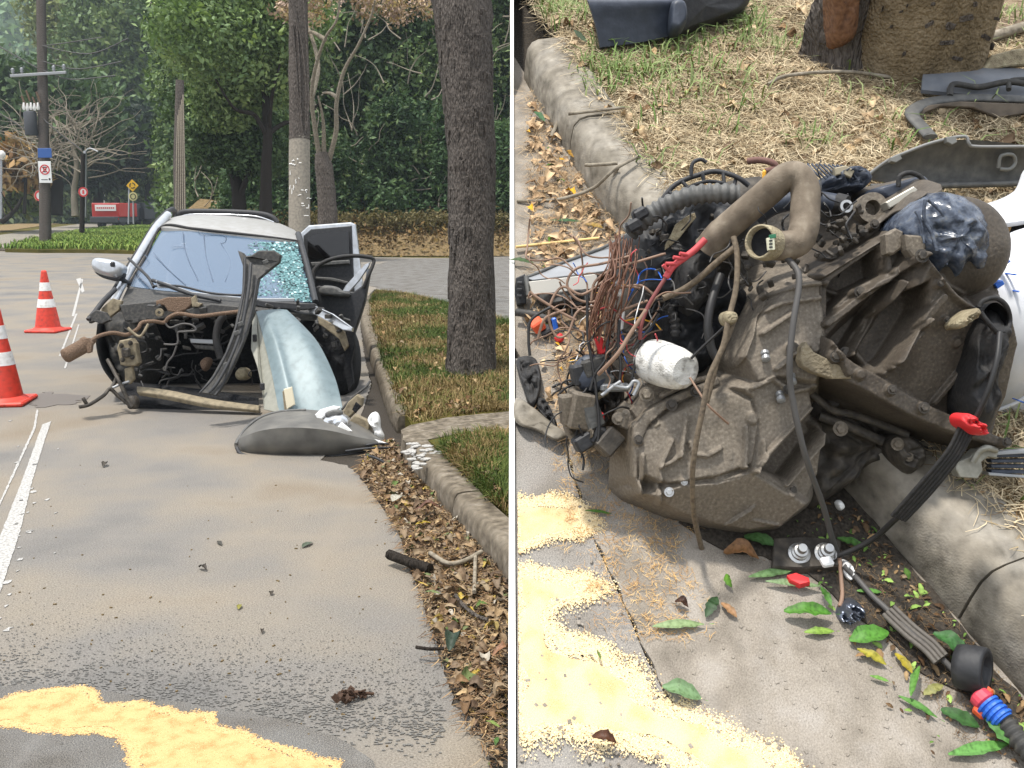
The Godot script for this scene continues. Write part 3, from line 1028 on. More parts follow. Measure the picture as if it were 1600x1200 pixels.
func crown(sc: Scatter, centre: Vector3, rad: Vector3, n: int, c1: Color, c2: Color, size := 1.0, hollow := 0.35) -> void:
	for i in n:
		var d := Vector3(R(-1, 1), R(-1, 1), R(-1, 1))
		if d.length() > 1.0: d = d.normalized() * R(0.6, 1.0)
		if d.length() < hollow: d = d.normalized() * R(hollow, 1.0)
		var k := R(0.75, 1.25) * size
		var c := c1.lerp(c2, rng.randf())
		sc.add(rand_basis().scaled(Vector3.ONE * k), centre + d * rad, c)

var clumps := {}
func woods() -> void:
	clumps.broad = leaf_clump(20, 0.32, 0.078, 1)
	clumps.fine = leaf_clump(22, 0.34, 0.065, 2, 0.4)
	clumps.far = leaf_clump(14, 0.9, 0.32, 3)
	var deep := c8(60, 78, 52)
	var mid := c8(98, 120, 80)
	var lite := c8(148, 168, 112)
	var olive := c8(108, 112, 66)
	# the hill's own wood, one mass
	var sc := Scatter.new()
	var hz := FastNoiseLite.new()
	hz.frequency = 0.012
	for k in 5200:
		var t := R(0, 1)
		var x := R(-330, 70)
		var y := -2 + 105.0 * pow(t, 0.9) * (0.75 + 0.4 * hz.get_noise_2d(x, 40.0 * t))
		sc.add(rand_basis().scaled(Vector3.ONE * R(3.5, 6.5)), Vector3(x, y + R(0.5, 4.5), -230 - 120 * t), c8(92, 120, 80).lerp(c8(132, 154, 106), rng.randf()))
	tag(strew(sc, "hillside_forest", clumps.far, mt.leafage), "hazy forest covering the far hill behind the utility pole", "forest", "", "stuff")
	# dense wood behind the path: one mass of leaves on a rising bank, with single trees before it
	sc = Scatter.new()
	var pz := FastNoiseLite.new()
	pz.frequency = 0.30
	pz.fractal_octaves = 3
	for k in 34000:
		var x := R(-18.5, 6.5)
		var z := R(-54, -40) + minf(0.0, x + 9.0) * 1.1
		var h := pow(R(0, 1), 0.85) * 13.0
		if x < z * 0.335: continue
		var g := pz.get_noise_3d(x, h * 1.3, z * 0.6) * 1.9
		if g > 0.12 and R(0, 1) < 0.9: continue
		var c := deep.lerp(mid, clampf(R(0, 0.8) - g, 0, 1))
		if g < -0.2: c = mid.lerp(lite, clampf(R(0, 1) * R(0, 1) - g * 0.5 - 0.1, 0, 1))
		if R(0, 1) < 0.06: c = c8(150, 164, 112)
		sc.add(rand_basis().scaled(Vector3.ONE * R(0.8, 1.7)), Vector3(x, 0.6 + h, z), c)
	tag(strew(sc, "dense_forest", leaf_clump(16, 0.40, 0.10, 7), mt.leafage), "dense dark green forest closing the view behind the path", "forest", "", "stuff")
	# undergrowth at the wood's edge: many bushes of unequal height, colour and depth
	sc = Scatter.new()
	for k in 58:
		var c0 := Vector3(R(-10.0, 5.5), 0.8, R(-40.0, -36.6))
		var hh := R(0.8, 4.6)
		var c1 := c8(48, 70, 46).lerp(c8(82, 108, 70), R(0, 1))
		var c2 := c8(96, 120, 78).lerp(c8(150, 162, 112), R(0, 1))
		var w := R(0.6, 1.4)
		for j in int(90 + hh * 42):
			var e := pow(R(0, 1), 0.8)
			var rr := w * (1.0 - e * 0.5)
			sc.add(rand_basis().scaled(Vector3.ONE * R(0.5, 1.2)), c0 + Vector3(R(-1, 1) * rr, e * hh + R(-0.3, 0.3), R(-1, 1) * rr * 0.7), c1.lerp(c2, R(0, 1) * R(0, 1)))
	for k in 1500:
		sc.add(rand_basis().scaled(Vector3.ONE * R(0.4, 0.8)), Vector3(R(-9.0, 2.5), R(0.1, 1.3), R(-36.6, -35.6)), c8(96, 88, 58).lerp(c8(132, 120, 82), rng.randf()))
	tag(strew(sc, "undergrowth", leaf_clump(15, 0.36, 0.12, 8, 0.42), mt.leafage), "tangled undergrowth along the foot of the forest by the path", "bushes", "", "stuff")
	var st := MB.new()
	for k in 150:
		var p := Vector3(R(290, 800), R(-10, 360), R(36.5, 39.5))
		var pts := [p]
		var an := R(-2.6, -0.5)
		for q in 4:
			an += R(-0.5, 0.5)
			p += Vector3(cos(an) * R(8, 26), sin(an) * R(8, 26), R(-0.2, 0.2))
			pts.append(p)
		st.tube(curve(VV(pts), 4), [0.03, 0.03, 0.028, 0.025, 0.022, 0.02, 0.018, 0.016, 0.014, 0.012], 5)
	tag(put(st, "bare_twigs", mt.pale_bark), "thin pale bare twigs showing against the dark forest", "twigs", "", "stuff")
	st = MB.new()
	var nz := FastNoiseLite.new()
	nz.frequency = 0.5
	var rows := []
	for i in 12:
		var row := []
		for j in 50:
			var x := lerpf(-12.0, 8.0, j / 49.0)
			var t := i / 11.0
			row.append(Vector3(x, 0.0 + 1.9 * pow(t, 0.8) + nz.get_noise_2d(x, t * 6.0) * 0.3 * t, -34.0 - 6.0 * t))
		rows.append(row)
	st.grid(rows)
	setting(st, "leaf_bank", mt.soil)
	# brown leaves on that bank
	sc = Scatter.new()
	for k in 3600:
		var t := R(0, 1)
		sc.add(rand_basis().scaled(Vector3.ONE * R(0.7, 1.5)), Vector3(R(-10, 7), 1.9 * pow(t, 0.8) + 0.05, -34.0 - 6.0 * t), c8(84, 70, 50).lerp(c8(150, 124, 92), rng.randf()))
	tag(strew(sc, "fallen_leaves", leaf_clump(5, 0.25, 0.07, 9), mt.litter), "brown fallen leaves on the bank below the forest", "leaves", "", "stuff")

	# single trees: [name, label, base photo pixel and depth, trunk points, radii, bark, crowns, colours, mesh]
	var t := tree_at("forest_tree", "dark thin trunk with forked limbs behind the car roof, left of the graffiti pole", 415, 29.0, [[415, 345], [416, 260], [418, 205], [412, 120], [400, 40], [395, -40]], [0.19, 0.15, 0.13, 0.10, 0.07, 0.04], mt.dark_bark, [[[418, 215], [398, 180], [370, 172], [352, 150], [335, 120]], [[418, 210], [445, 192], [470, 190], [500, 160]], [[420, 205], [425, 150], [440, 90]]])
	sc = Scatter.new()
	for q in [[330, 60, 28.0, 1.7], [400, 110, 29.5, 1.4], [440, 40, 29, 1.5], [370, -20, 28.5, 1.8], [350, 160, 30, 0.9]]:
		crown(sc, P(q[0], q[1], q[2]), Vector3(q[3], q[3] * 0.75, q[3]), 380, mid, lite)
	strew(sc, "crown", clumps.broad, mt.leafage, t, "stuff")
	t = tree_at("forest_tree", "leaning double-trunked dark tree left of the thin trunk", 374, 32.0, [[374, 345], [372, 300], [362, 262], [345, 230], [330, 180]], [0.26, 0.2, 0.16, 0.1, 0.05], mt.dark_bark, [[[374, 310], [386, 275], [398, 230], [402, 190]]])
	sc = Scatter.new()
	for q in [[350, 215, 31.5, 1.2], [395, 235, 31.5, 1.0], [320, 170, 32.5, 1.3], [372, 180, 32, 1.4]]:
		crown(sc, P(q[0], q[1], q[2]), Vector3(q[3], q[3] * 0.7, q[3]), 300, deep, mid)
	strew(sc, "crown", clumps.broad, mt.leafage, t, "stuff")
	t = tree_at("broken_tree", "snapped grey tree with pale bare limbs right of the graffiti pole", 510, 15.5, [[512, 352], [510, 300], [506, 262], [503, 240]], [0.15, 0.14, 0.14, 0.11], mt.bark, [[[500, 248], [492, 200], [487, 150], [493, 105], [508, 60], [527, 28], [532, -30]], [[488, 150], [497, 100], [480, 40], [455, 4], [452, -30]], [[514, 250], [525, 205], [526, 160], [538, 110], [560, 70], [580, 25], [586, 0]], [[526, 152], [517, 146], [504, 145]], [[506, 245], [505, 190], [497, 150]], [[508, 62], [486, 50], [470, 60]]], mt.pale_bark)
	st = MB.new()
	lump(st, [Vector3(506, 348, 15.4), Vector3(505, 325, 15.4), Vector3(510, 312, 15.4), Vector3(517, 330, 15.4), Vector3(517, 350, 15.4)], 0.03, 0.1, 0.4, Vector2.ZERO, 16, 4)
	put(st, "split_wood", mt.raw_wood, t)
	sc = Scatter.new()
	for q in [[520, -14, 15.3, 0.55], [590, 14, 15.4, 0.5], [640, 12, 15.6, 0.45], [470, 16, 15.2, 0.4]]:
		crown(sc, P(q[0], q[1], q[2]), Vector3(q[3], q[3] * 0.35, q[3]), 26, c8(128, 106, 92), c8(206, 180, 160), 0.42)
	strew(sc, "dead_leaves", clumps.broad, mt.leafage, t, "stuff")
	# the big trunk by the kerb
	t = tree_at("roadside_tree", "massive grey-brown tree trunk standing on the verge beside the kerb", 735, 8.4, [[735, 612], [735, 590], [736, 520], [737, 380], [736, 240], [730, 120], [724, 30], [716, -60], [710, -140]], [0.25, 0.215, 0.195, 0.19, 0.20, 0.215, 0.235, 0.245, 0.25], mt.bark, [])
	st = MB.new()
	var line := [[735, 590, 0.21], [736, 520, 0.195], [737, 380, 0.19], [736, 240, 0.20], [730, 120, 0.215], [724, 30, 0.235]]
	for k in 150:
		var f := R(0, 4.99)
		var i := int(f)
		var r: float = lerpf(line[i][2], line[i + 1][2], f - i) * 0.985
		var a := R(-1.5, 1.5)
		var c := P(lerpf(line[i][0], line[i + 1][0], f - i), lerpf(line[i][1], line[i + 1][1], f - i), 8.4) + Vector3(sin(a), 0, cos(a)) * r
		st.box(Transform3D(Basis(Vector3.UP, a) * Basis(Vector3.BACK, R(-0.1, 0.1)), c), Vector3(R(0.02, 0.05), R(0.06, 0.26), 0.012), 0.004)
	tag(put(st, "bark_plates", mt.bark, t), "", "", "", "stuff")
	# trees beyond the island and along the far road
	var far := [["park_tree", "broad tree with a flaring dark trunk on the far lawn behind the sign pole", 85, 70.0, 335, 0.55, [[60, 205, 3.0], [110, 175, 3.6], [30, 150, 3.4]], deep, mid, 260],
		["park_tree", "dark tree with a straight black trunk above the truck", 152, 92.0, 345, 0.5, [[150, 250, 3.6], [190, 215, 4.2], [118, 235, 3.2]], c8(30, 42, 32), c8(52, 70, 48), 300],
		["park_tree", "tall leafy tree filling the gap between the truck and the slim pole", 250, 104.0, 340, 0.3, [[225, 160, 6.4], [190, 90, 7], [260, 225, 5.0], [240, 60, 7.0], [200, 20, 6.6], [275, 130, 6.0], [270, 30, 6.0]], mid, c8(112, 128, 74), 420],
		["park_tree", "olive-crowned tree at the top edge between the two poles", 180, 112.0, 342, 0.3, [[150, 60, 5.8], [110, 25, 5.4], [205, 110, 6.0], [160, 5, 6.0]], olive, c8(128, 140, 84), 380],
		["park_tree", "young pale green tree at the left edge of the lawn", 10, 75.0, 332, 0.16, [[20, 290, 1.8], [-10, 265, 2.2], [40, 300, 1.2], [5, 235, 2.0]], c8(92, 112, 62), c8(140, 146, 92), 160],
		["park_tree", "tree with rusty leaves just left of the sign pole", 38, 66.0, 334, 0.12, [[36, 262, 1.1], [28, 245, 0.9]], c8(150, 112, 72), c8(170, 140, 92), 60],
		["park_tree", "green roadside tree behind the diamond sign", 228, 100.0, 338, 0.3, [[215, 235, 3.6], [250, 255, 3.0], [190, 262, 2.6], [235, 200, 4.0]], deep, lite, 300]]
	for f in far:
		t = tree_at(f[0], f[1], f[2], f[3], [[f[2], f[4]], [f[2] + 2, f[4] - 60], [f[6][0][0], f[6][0][1] + 20], [f[6][0][0], f[6][0][1] - 40]], [f[5], f[5] * 0.7, f[5] * 0.5, f[5] * 0.2], mt.dark_bark, [], null)
		sc = Scatter.new()
		for q in f[6]: crown(sc, P(q[0], q[1], f[3] + R(-1.5, 1.5)), Vector3(q[2], q[2] * 0.72, q[2]), f[9], f[7], f[8])
		strew(sc, "crown", clumps.far if f[3] > 60 else leaf_clump(14, 0.6, 0.22, 4), mt.leafage, t, "stuff")
	# far line of trees across the lawn
	sc = Scatter.new()
	for k in 7000:
		var x := R(-78, -28)
		sc.add(rand_basis().scaled(Vector3.ONE * R(0.8, 1.6)), Vector3(x, R(0.5, 15) * (0.75 + 0.25 * sin(x * 0.4)), R(-150, -122)), c8(80, 100, 68).lerp(c8(150, 162, 116), rng.randf()))
	tag(strew(sc, "treeline", clumps.far, mt.leafage), "far line of green trees closing the lawn on the left", "trees", "", "stuff")
	# bare tree: a tangle of pale branches round the utility pole
	t = tree_at("bare_tree", "leafless tree with a pale tangle of branches behind the utility pole", 118, 54.0, [[118, 338], [116, 300], [120, 260], [112, 220]], [0.2, 0.16, 0.13, 0.09], mt.pale_bark, [], null)
	st = MB.new()
	for k in 110:
		var p := Vector3(R(40, 150), R(190, 280), R(52.5, 55.5))
		var pts := [p]
		var ang := R(-PI, 0.15)
		for s in 5:
			ang += R(-0.7, 0.7)
			p += Vector3(cos(ang) * 20, sin(ang) * 14 - 2.0, R(-0.4, 0.4))
			pts.append(p)
		var c := curve(VV(pts), 3)
		st.tube(c, [0.045, 0.04, 0.04, 0.035, 0.03, 0.03, 0.025, 0.025, 0.02, 0.02, 0.015, 0.015, 0.012], 5)
	put(st, "branch_tangle", mt.pale_bark, t)
	# a low twisted shrub on the lawn
	t = tree_at("low_tree", "crooked small dark tree leaning on the lawn at the left edge", 6, 60.0, [[2, 347], [14, 338], [28, 322], [34, 308]], [0.16, 0.14, 0.1, 0.05], mt.dark_bark, [[[20, 330], [8, 312], [2, 300]], [[10, 342], [4, 325], [10, 312]]], null)

func tree_at(called: String, label: String, _px: float, d: float, tr: Array, rads: Array, bark: Material, limbs: Array, limb_bark = null) -> Node3D:
	var base := P(tr[0][0], tr[0][1], d)
	var t := thing(called, label, "tree", Vector3(base.x, 0.0, base.z))
	var st := MB.new()
	var pts := []
	for q in tr: pts.append(P(q[0], q[1], d))
	trunk(st, pts, rads)
	put(st, "trunk", bark, t)
	for l in limbs:
		st = MB.new()
		pts = []
		for i in l.size(): pts.append(P(l[i][0], l[i][1], d + 0.35 * i * (1 if limbs.find(l) % 2 else -1) * (d / 30.0)))
		var r0: float = rads[0] * (0.27 if limb_bark else 0.42)
		trunk(st, pts, [r0, r0 * 0.75, r0 * 0.5, r0 * 0.3], 0.05, 8)
		put(st, "limb", limb_bark if limb_bark else bark, t)
	return t

func disc(o: MB, c: Vector3, r: float, th: float, seg := 20) -> void:    # a round plate facing the road's users
	o.lathe(Transform3D(Basis(Vector3.RIGHT, PI / 2), c), [Vector2(r, -th / 2), Vector2(r, th / 2)], seg, true, -1)
func ringplate(o: MB, c: Vector3, r0: float, r1: float, th: float) -> void:
	o.smooth(-1)
	for j in 24:
		var a := TAU * j / 24
		var b := TAU * (j + 1) / 24
		var p := Vector3(cos(a), sin(a), 0)
		var q := Vector3(cos(b), sin(b), 0)
		var f := Vector3(0, 0, th)
		o.quad(c + p * r0 + f, c + p * r1 + f, c + q * r1 + f, c + q * r0 + f)
		o.quad(c + p * r1, c + q * r1, c + q * r1 + f, c + p * r1 + f)
		o.quad(c + q * r0, c + p * r0, c + p * r0 + f, c + q * r0 + f)

func bar(o: MB, a: Vector3, b: Vector3, w: float, th: float) -> void:
	var d := b - a
	var x := d.normalized()
	var z := Vector3.BACK
	var y := z.cross(x).normalized()
	o.box(Transform3D(Basis(x, y, x.cross(y)), (a + b) * 0.5), Vector3(d.length(), w, th), 0.0)

func street_poles() -> void:
	# utility pole with cross-arm, transformer and signs
	var d := 42.0
	var base := P(71, 381, d)
	var u := thing("utility_pole", "tall grey utility pole with cross-arm and insulators on the grass island", "utility pole", Vector3(base.x, 0.1, base.z))
	var st := MB.new()
	trunk(st, [base, P(70, 300, d), P(67, 150, d), P(64, 0, d), P(63, -120, d)], [0.24, 0.22, 0.2, 0.18, 0.16], 0.02, 12)
	put(st, "shaft", mt.bark, u)
	st = MB.new()
	st.box(Transform3D(Basis(Vector3.BACK, 0.06), P(60, 116, d - 0.3)), Vector3(2.3, 0.11, 0.1), 0.01)
	put(st, "cross_arm", mt.galvanised, u)
	for q in [[20, 112], [34, 111], [84, 108], [100, 106]]:
		st = MB.new()
		st.lathe(Transform3D(Basis(), P(q[0], q[1], d - 0.3)), [Vector2(0.03, -0.1), Vector2(0.08, -0.02), Vector2(0.05, 0.02), Vector2(0.09, 0.07), Vector2(0.04, 0.14)], 8)
		put(st, "insulator", mt.galvanised, u)
	st = MB.new()
	st.lathe(Transform3D(Basis(), P(48, 192, d - 0.25)), [Vector2(0.24, -0.5), Vector2(0.25, -0.45), Vector2(0.25, 0.4), Vector2(0.2, 0.46)], 14)
	put(st, "transformer", mt.truck_grey, u)
	st = MB.new()
	for k in 5:
		st = MB.new()
		st.lathe(Transform3D(Basis(), P(38 + k * 5.5, 172 + k % 2, d - 0.4)), [Vector2(0.05, 0), Vector2(0.07, 0.1), Vector2(0.03, 0.3)], 7)
		put(st, "bushing", mt.cone_white, u)
	st = MB.new()
	for q in [[37, 158], [44, 150], [54, 160], [60, 152]]:
		st = MB.new()
		st.box(Transform3D(Basis(Vector3.BACK, 0.3), P(q[0], q[1], d - 0.3)), Vector3(0.07, 0.45, 0.06), 0.01)
		put(st, "fuse_holder", mt.rust, u)
	for q in [[[-20, 60], [15, 82], [58, 106]], [[-20, 165], [20, 190], [60, 214]], [[68, 186], [100, 214], [128, 234]], [[66, 72], [110, 66], [160, 58]], [[66, 72], [140, 84], [200, 60]], [[68, 110], [110, 124], [180, 118]], [[68, 96], [120, 108], [190, 96]]]:
		var pts := []
		for k in q: pts.append(P(k[0], k[1], d - 0.2))
		st = MB.new()
		st.tube(curve(pts, 5), 0.022, 5)
		put(st, "power_line", mt.grey_wire, u)
	var s := thing("sign_plate", "blank blue metal plate strapped to the utility pole", "sign", P(70, 247, d - 0.33))
	st = MB.new()
	st.box(Transform3D(Basis(), P(70, 239, d - 0.33)), Vector3(0.56, 0.38, 0.03), 0.008)
	put(st, "plate", mt.sign_blue, s)
	s = thing("road_sign", "white no-stopping sign with a red crossed ring under the blue plate", "sign", P(70, 287, d - 0.33))
	st = MB.new()
	var c := P(70.5, 269, d - 0.33)
	st.box(Transform3D(Basis(), c), Vector3(0.52, 0.86, 0.03), 0.008)
	put(st, "plate", mt.sign_white, s)
	st = MB.new()
	var rc := c + Vector3(0, 0.1, 0.017)
	ringplate(st, rc, 0.16, 0.205, 0.006)
	bar(st, rc + Vector3(-0.12, 0.12, 0.004), rc + Vector3(0.12, -0.12, 0.004), 0.035, 0.006)
	bar(st, rc + Vector3(-0.12, -0.12, 0.007), rc + Vector3(0.12, 0.12, 0.007), 0.035, 0.006)
	put(st, "red_ring", mt.sign_red, s)
	letters("E", 0.22, rc + Vector3(0, 0, 0.002), s, mt.sign_black)
	st = MB.new()
	st.box(Transform3D(Basis(), c + Vector3(-0.04, -0.3, 0.017)), Vector3(0.26, 0.03, 0.006))
	put(st, "small_print", mt.sign_black, s)
	st = MB.new()
	st.box(Transform3D(Basis(), c + Vector3(0.17, -0.28, 0.017)), Vector3(0.07, 0.09, 0.006))
	put(st, "small_print", mt.sign_black, s)
	# thin post with a red round sign beside the utility pole
	d = 46.0
	s = thing("road_sign", "red and white round sign half hidden behind the utility pole", "sign", Vector3(P(63, 375, d).x, 0.1, P(63, 375, d).z))
	st = MB.new()
	st.tube([P(64, 377, d), P(61, 240, d)], 0.06, 8)
	put(st, "post", mt.dark_bark, s)
	st = MB.new()
	disc(st, P(62, 306, d - 0.1), 0.24, 0.03)
	put(st, "plate", mt.sign_white, s)
	st = MB.new()
	ringplate(st, P(62, 306, d - 0.13), 0.16, 0.235, 0.008)
	put(st, "red_ring", mt.sign_red, s)
	# second pole with a round sign
	d = 47.0
	s = thing("road_sign", "round red-ringed sign on the dark pole left of the truck", "sign", Vector3(P(129, 362, d).x, 0.1, P(129, 362, d).z))
	st = MB.new()
	trunk(st, [P(128, 363, d), P(129, 300, d), P(130, 240, d)], [0.12, 0.11, 0.1], 0.03, 10)
	put(st, "post", mt.dark_bark, s)
	st = MB.new()
	trunk(st, [P(133, 340, d + 1), P(133, 280, d + 1), P(133, 236, d + 1)], [0.09, 0.09, 0.08], 0.02, 10)
	st.tube(curve([P(133, 238, d + 1), P(140, 232, d + 1), P(153, 237, d + 1)], 4), 0.04, 6)
	put(st, "lamp_post", mt.galvanised, s)
	st = MB.new()
	disc(st, P(130, 300, d - 0.18), 0.22, 0.03)
	put(st, "plate", mt.sign_white, s)
	st = MB.new()
	ringplate(st, P(130, 300, d - 0.21), 0.15, 0.22, 0.008)
	bar(st, P(130, 303, d - 0.21), P(130, 297, d - 0.21), 0.08, 0.006)
	put(st, "red_ring", mt.sign_red, s)
	# yellow diamond sign with a smaller round one below
	d = 52.0
	s = thing("road_sign", "yellow diamond roundabout sign above a round one right of the truck", "sign", Vector3(P(205, 350, d).x, 0.1, P(205, 350, d).z))
	st = MB.new()
	st.tube([P(201, 350, d), P(202, 290, d)], 0.05, 8)
	put(st, "post", mt.galvanised, s)
	st = MB.new()
	st.tube([P(209, 350, d), P(208, 306, d)], 0.05, 8)
	put(st, "post", mt.galvanised, s)
	st = MB.new()
	var yc := P(207, 290, d - 0.1)
	st.box(Transform3D(Basis(Vector3.BACK, PI / 4), yc), Vector3(0.44, 0.44, 0.03), 0.006)
	put(st, "diamond", mt.sign_yellow, s)
	st = MB.new()
	for k in 3:
		st = MB.new()
		for j in 5:
			var a := TAU * (k / 3.0 + j * 0.05)
			var b := TAU * (k / 3.0 + (j + 1) * 0.05)
			bar(st, yc + Vector3(cos(a) * 0.13, sin(a) * 0.13, 0.02), yc + Vector3(cos(b) * 0.13, sin(b) * 0.13, 0.02), 0.05, 0.01)
		put(st, "arrow", mt.sign_black, s)
	st = MB.new()
	disc(st, P(208, 307, d - 0.1), 0.22, 0.03)
	put(st, "round_plate", mk("sign_cream", c8(206, 196, 140), 0.5), s)
	st = MB.new()
	ringplate(st, P(208, 307, d - 0.12), 0.11, 0.15, 0.008)
	put(st, "round_ring", mt.sign_black, s)
	# small black-and-white sign behind the truck
	d = 96.0
	s = thing("road_sign", "small white sign on a thin post behind the red truck", "sign", Vector3(P(163, 345, d).x, 0, P(163, 345, d).z))
	st = MB.new()
	st.tube([P(163, 345, d), P(163, 292, d)], 0.05, 6)
	st.box(Transform3D(Basis(), P(163, 297, d - 0.1)), Vector3(0.45, 0.5, 0.04), 0.01)
	put(st, "plate", mt.sign_white, s)
	# lamp at the left edge
	d = 60.0
	s = thing("street_lamp", "thin white street lamp post at the left edge of the lawn", "street lamp", Vector3(P(3, 340, d).x, 0, P(3, 340, d).z))
	st = MB.new()
	st.tube([P(2, 342, d), P(2, 245, d)], 0.06, 8)
	put(st, "post", mt.galvanised, s)
	st = MB.new()
	st.lathe(Transform3D(Basis(), P(3, 242, d)), [Vector2(0.08, -0.3), Vector2(0.2, -0.1), Vector2(0.2, 0.1), Vector2(0.08, 0.25)], 10)
	put(st, "lamp_head", mt.cone_white, s)
	# slim concrete pole behind the car
	d = 25.0
	s = thing("concrete_pole", "slim grey-brown concrete pole rising behind the left of the car roof", "pole", Vector3(P(281, 500, d).x, 0, P(281, 500, d).z))
	st = MB.new()
	trunk(st, [P(281, 425, d), P(281, 330, d), P(280, 250, d), P(280, 190, d), P(281, 126, d)], [0.15, 0.145, 0.14, 0.11, 0.10], 0.03, 12)
	put(st, "shaft", mt.bark, s)
	st = MB.new()
	for k in 5: st.tube(curve([P(275 + k * 3.5, 340, d - 0.15), P(276 + k * 3, 250, d - 0.15), P(278 + k * 2, 180 - k * 8, d - 0.13)], 5), 0.018, 5)
	put(st, "vine_stems", mt.pale_bark, s)
	# pole with painted marks and climbing stems
	d = 14.3
	s = thing("painted_pole", "thick concrete pole with white graffiti and dark climbing stems behind the car", "pole", Vector3(P(469, 505, d).x, 0.1, P(469, 505, d).z))
	st = MB.new()
	trunk(st, [P(469, 500, d), P(468, 345, d), P(468, 215, d)], [0.155, 0.15, 0.145], 0.015, 18)
	put(st, "shaft", mt.pole_concrete, s)
	st = MB.new()
	trunk(st, [P(468, 219, d), P(467, 120, d), P(466, 0, d), P(466, -60, d)], [0.148, 0.14, 0.13, 0.13], 0.06, 16)
	put(st, "upper_shaft", mt.bark, s)
	st = MB.new()
	for q in [[456, 0, 470, 60, 478, 130, 478, 205], [462, 20, 468, 100, 470, 180, 474, 212], [474, 0, 480, 80, 482, 150, 480, 200], [457, 40, 462, 90, 466, 150, 472, 182]]:
		var pts := []
		for k in 4: pts.append(P(q[k * 2], q[k * 2 + 1], d - 0.15))
		st.tube(curve(pts, 6), [0.02, 0.02, 0.016, 0.014, 0.012], 6)
	put(st, "climbing_stems", mt.bark, s)
	st = MB.new()
	for k in 46:         # painted strokes, following the round of the pole
		var y := R(248, 342)
		var x := R(453, 486)
		if y < 290 and x > 472: continue
		if y > 298 and x < 468: continue
		var ln := R(3, 12)
		var along := rng.randf() < 0.55
		var pts := []
		for j in 4:
			var xx := x + (R(-0.6, 0.6) if along else ln * 0.5 * j / 3.0)
			var yy := y + (ln * j / 3.0 if along else R(-1, 1))
			var off := (xx - 468.5) / LENS * d
			var p := P(xx, yy, d)
			pts.append(Vector3(p.x, p.y, p.z + sqrt(maxf(0.0, 0.0236 - off * off)) + 0.001))
		st.tube(pts, R(0.005, 0.010), 5, true, 1, 0.4, Vector3.BACK)
	tag(put(st, "graffiti", mt.whitewash, s), "", "", "", "stuff")

func letters(text: String, h: float, at: Vector3, parent: Node3D, m: Material, depth := 0.006, basis := Basis(), mono := false) -> MeshInstance3D:
	var f := SystemFont.new()
	f.font_names = PackedStringArray(["Droid Sans Mono" if mono else "Droid Sans"])
	f.font_weight = 700
	var tm := TextMesh.new()
	tm.text = text
	tm.font = f
	tm.font_size = 64
	tm.pixel_size = h / 46.0
	tm.depth = depth
	var o := MeshInstance3D.new()
	o.mesh = tm
	o.material_override = m
	o.name = "lettering"
	parent.add_child(o, true)
	o.transform = Transform3D(basis, at - nsize(parent))
	return o

func pp(a: Array, d: float) -> Array:        # [[x, y] or [x, y, depth], ...] as photo points with depth
	var out := []
	for q in a: out.append(Vector3(q[0], q[1], q[2] if q.size() > 2 else d))
	return out

func car_part(c: Node3D, called: String, m: Material, outline: Array, d: float, thick: float, bev := 1.0, label := "") -> MeshInstance3D:
	var st := MB.new()
	plate(st, pp(outline, d), thick, bev)
	var o := put(st, called, m, c)
	if label: o.set_meta("label", label)
	return o
func car_tube(c: Node3D, called: String, m: Material, pts: Array, d: float, r_px: float, label := "", sides := 8) -> MeshInstance3D:
	var st := MB.new()
	wire(st, pp(pts, d), r_px, sides)
	var o := put(st, called, m, c)
	if label: o.set_meta("label", label)
	return o

func edge_rows(rows: Array, cols: int) -> Array:     # rows of photo control points, smoothed into a grid of world points
	var out := []
	for r in rows:
		var pts := []
		for q in r: pts.append(P(q[0], q[1], q[2]))
		var c := curve(pts, 8)
		var line := []
		for j in cols:
			var f := float(j) / (cols - 1) * (c.size() - 1)
			var i := mini(int(f), c.size() - 2)
			line.append(c[i].lerp(c[i + 1], f - i))
		out.append(line)
	var fine := []
	for i in out.size() - 1:
		for k in 5:
			var line := []
			for j in cols: line.append(out[i][j].cubic_interpolate(out[i + 1][j], out[maxi(i - 1, 0)][j], out[mini(i + 2, out.size() - 1)][j], k / 5.0))
			fine.append(line)
	fine.append(out[out.size() - 1])
	fine.reverse()
	return fine

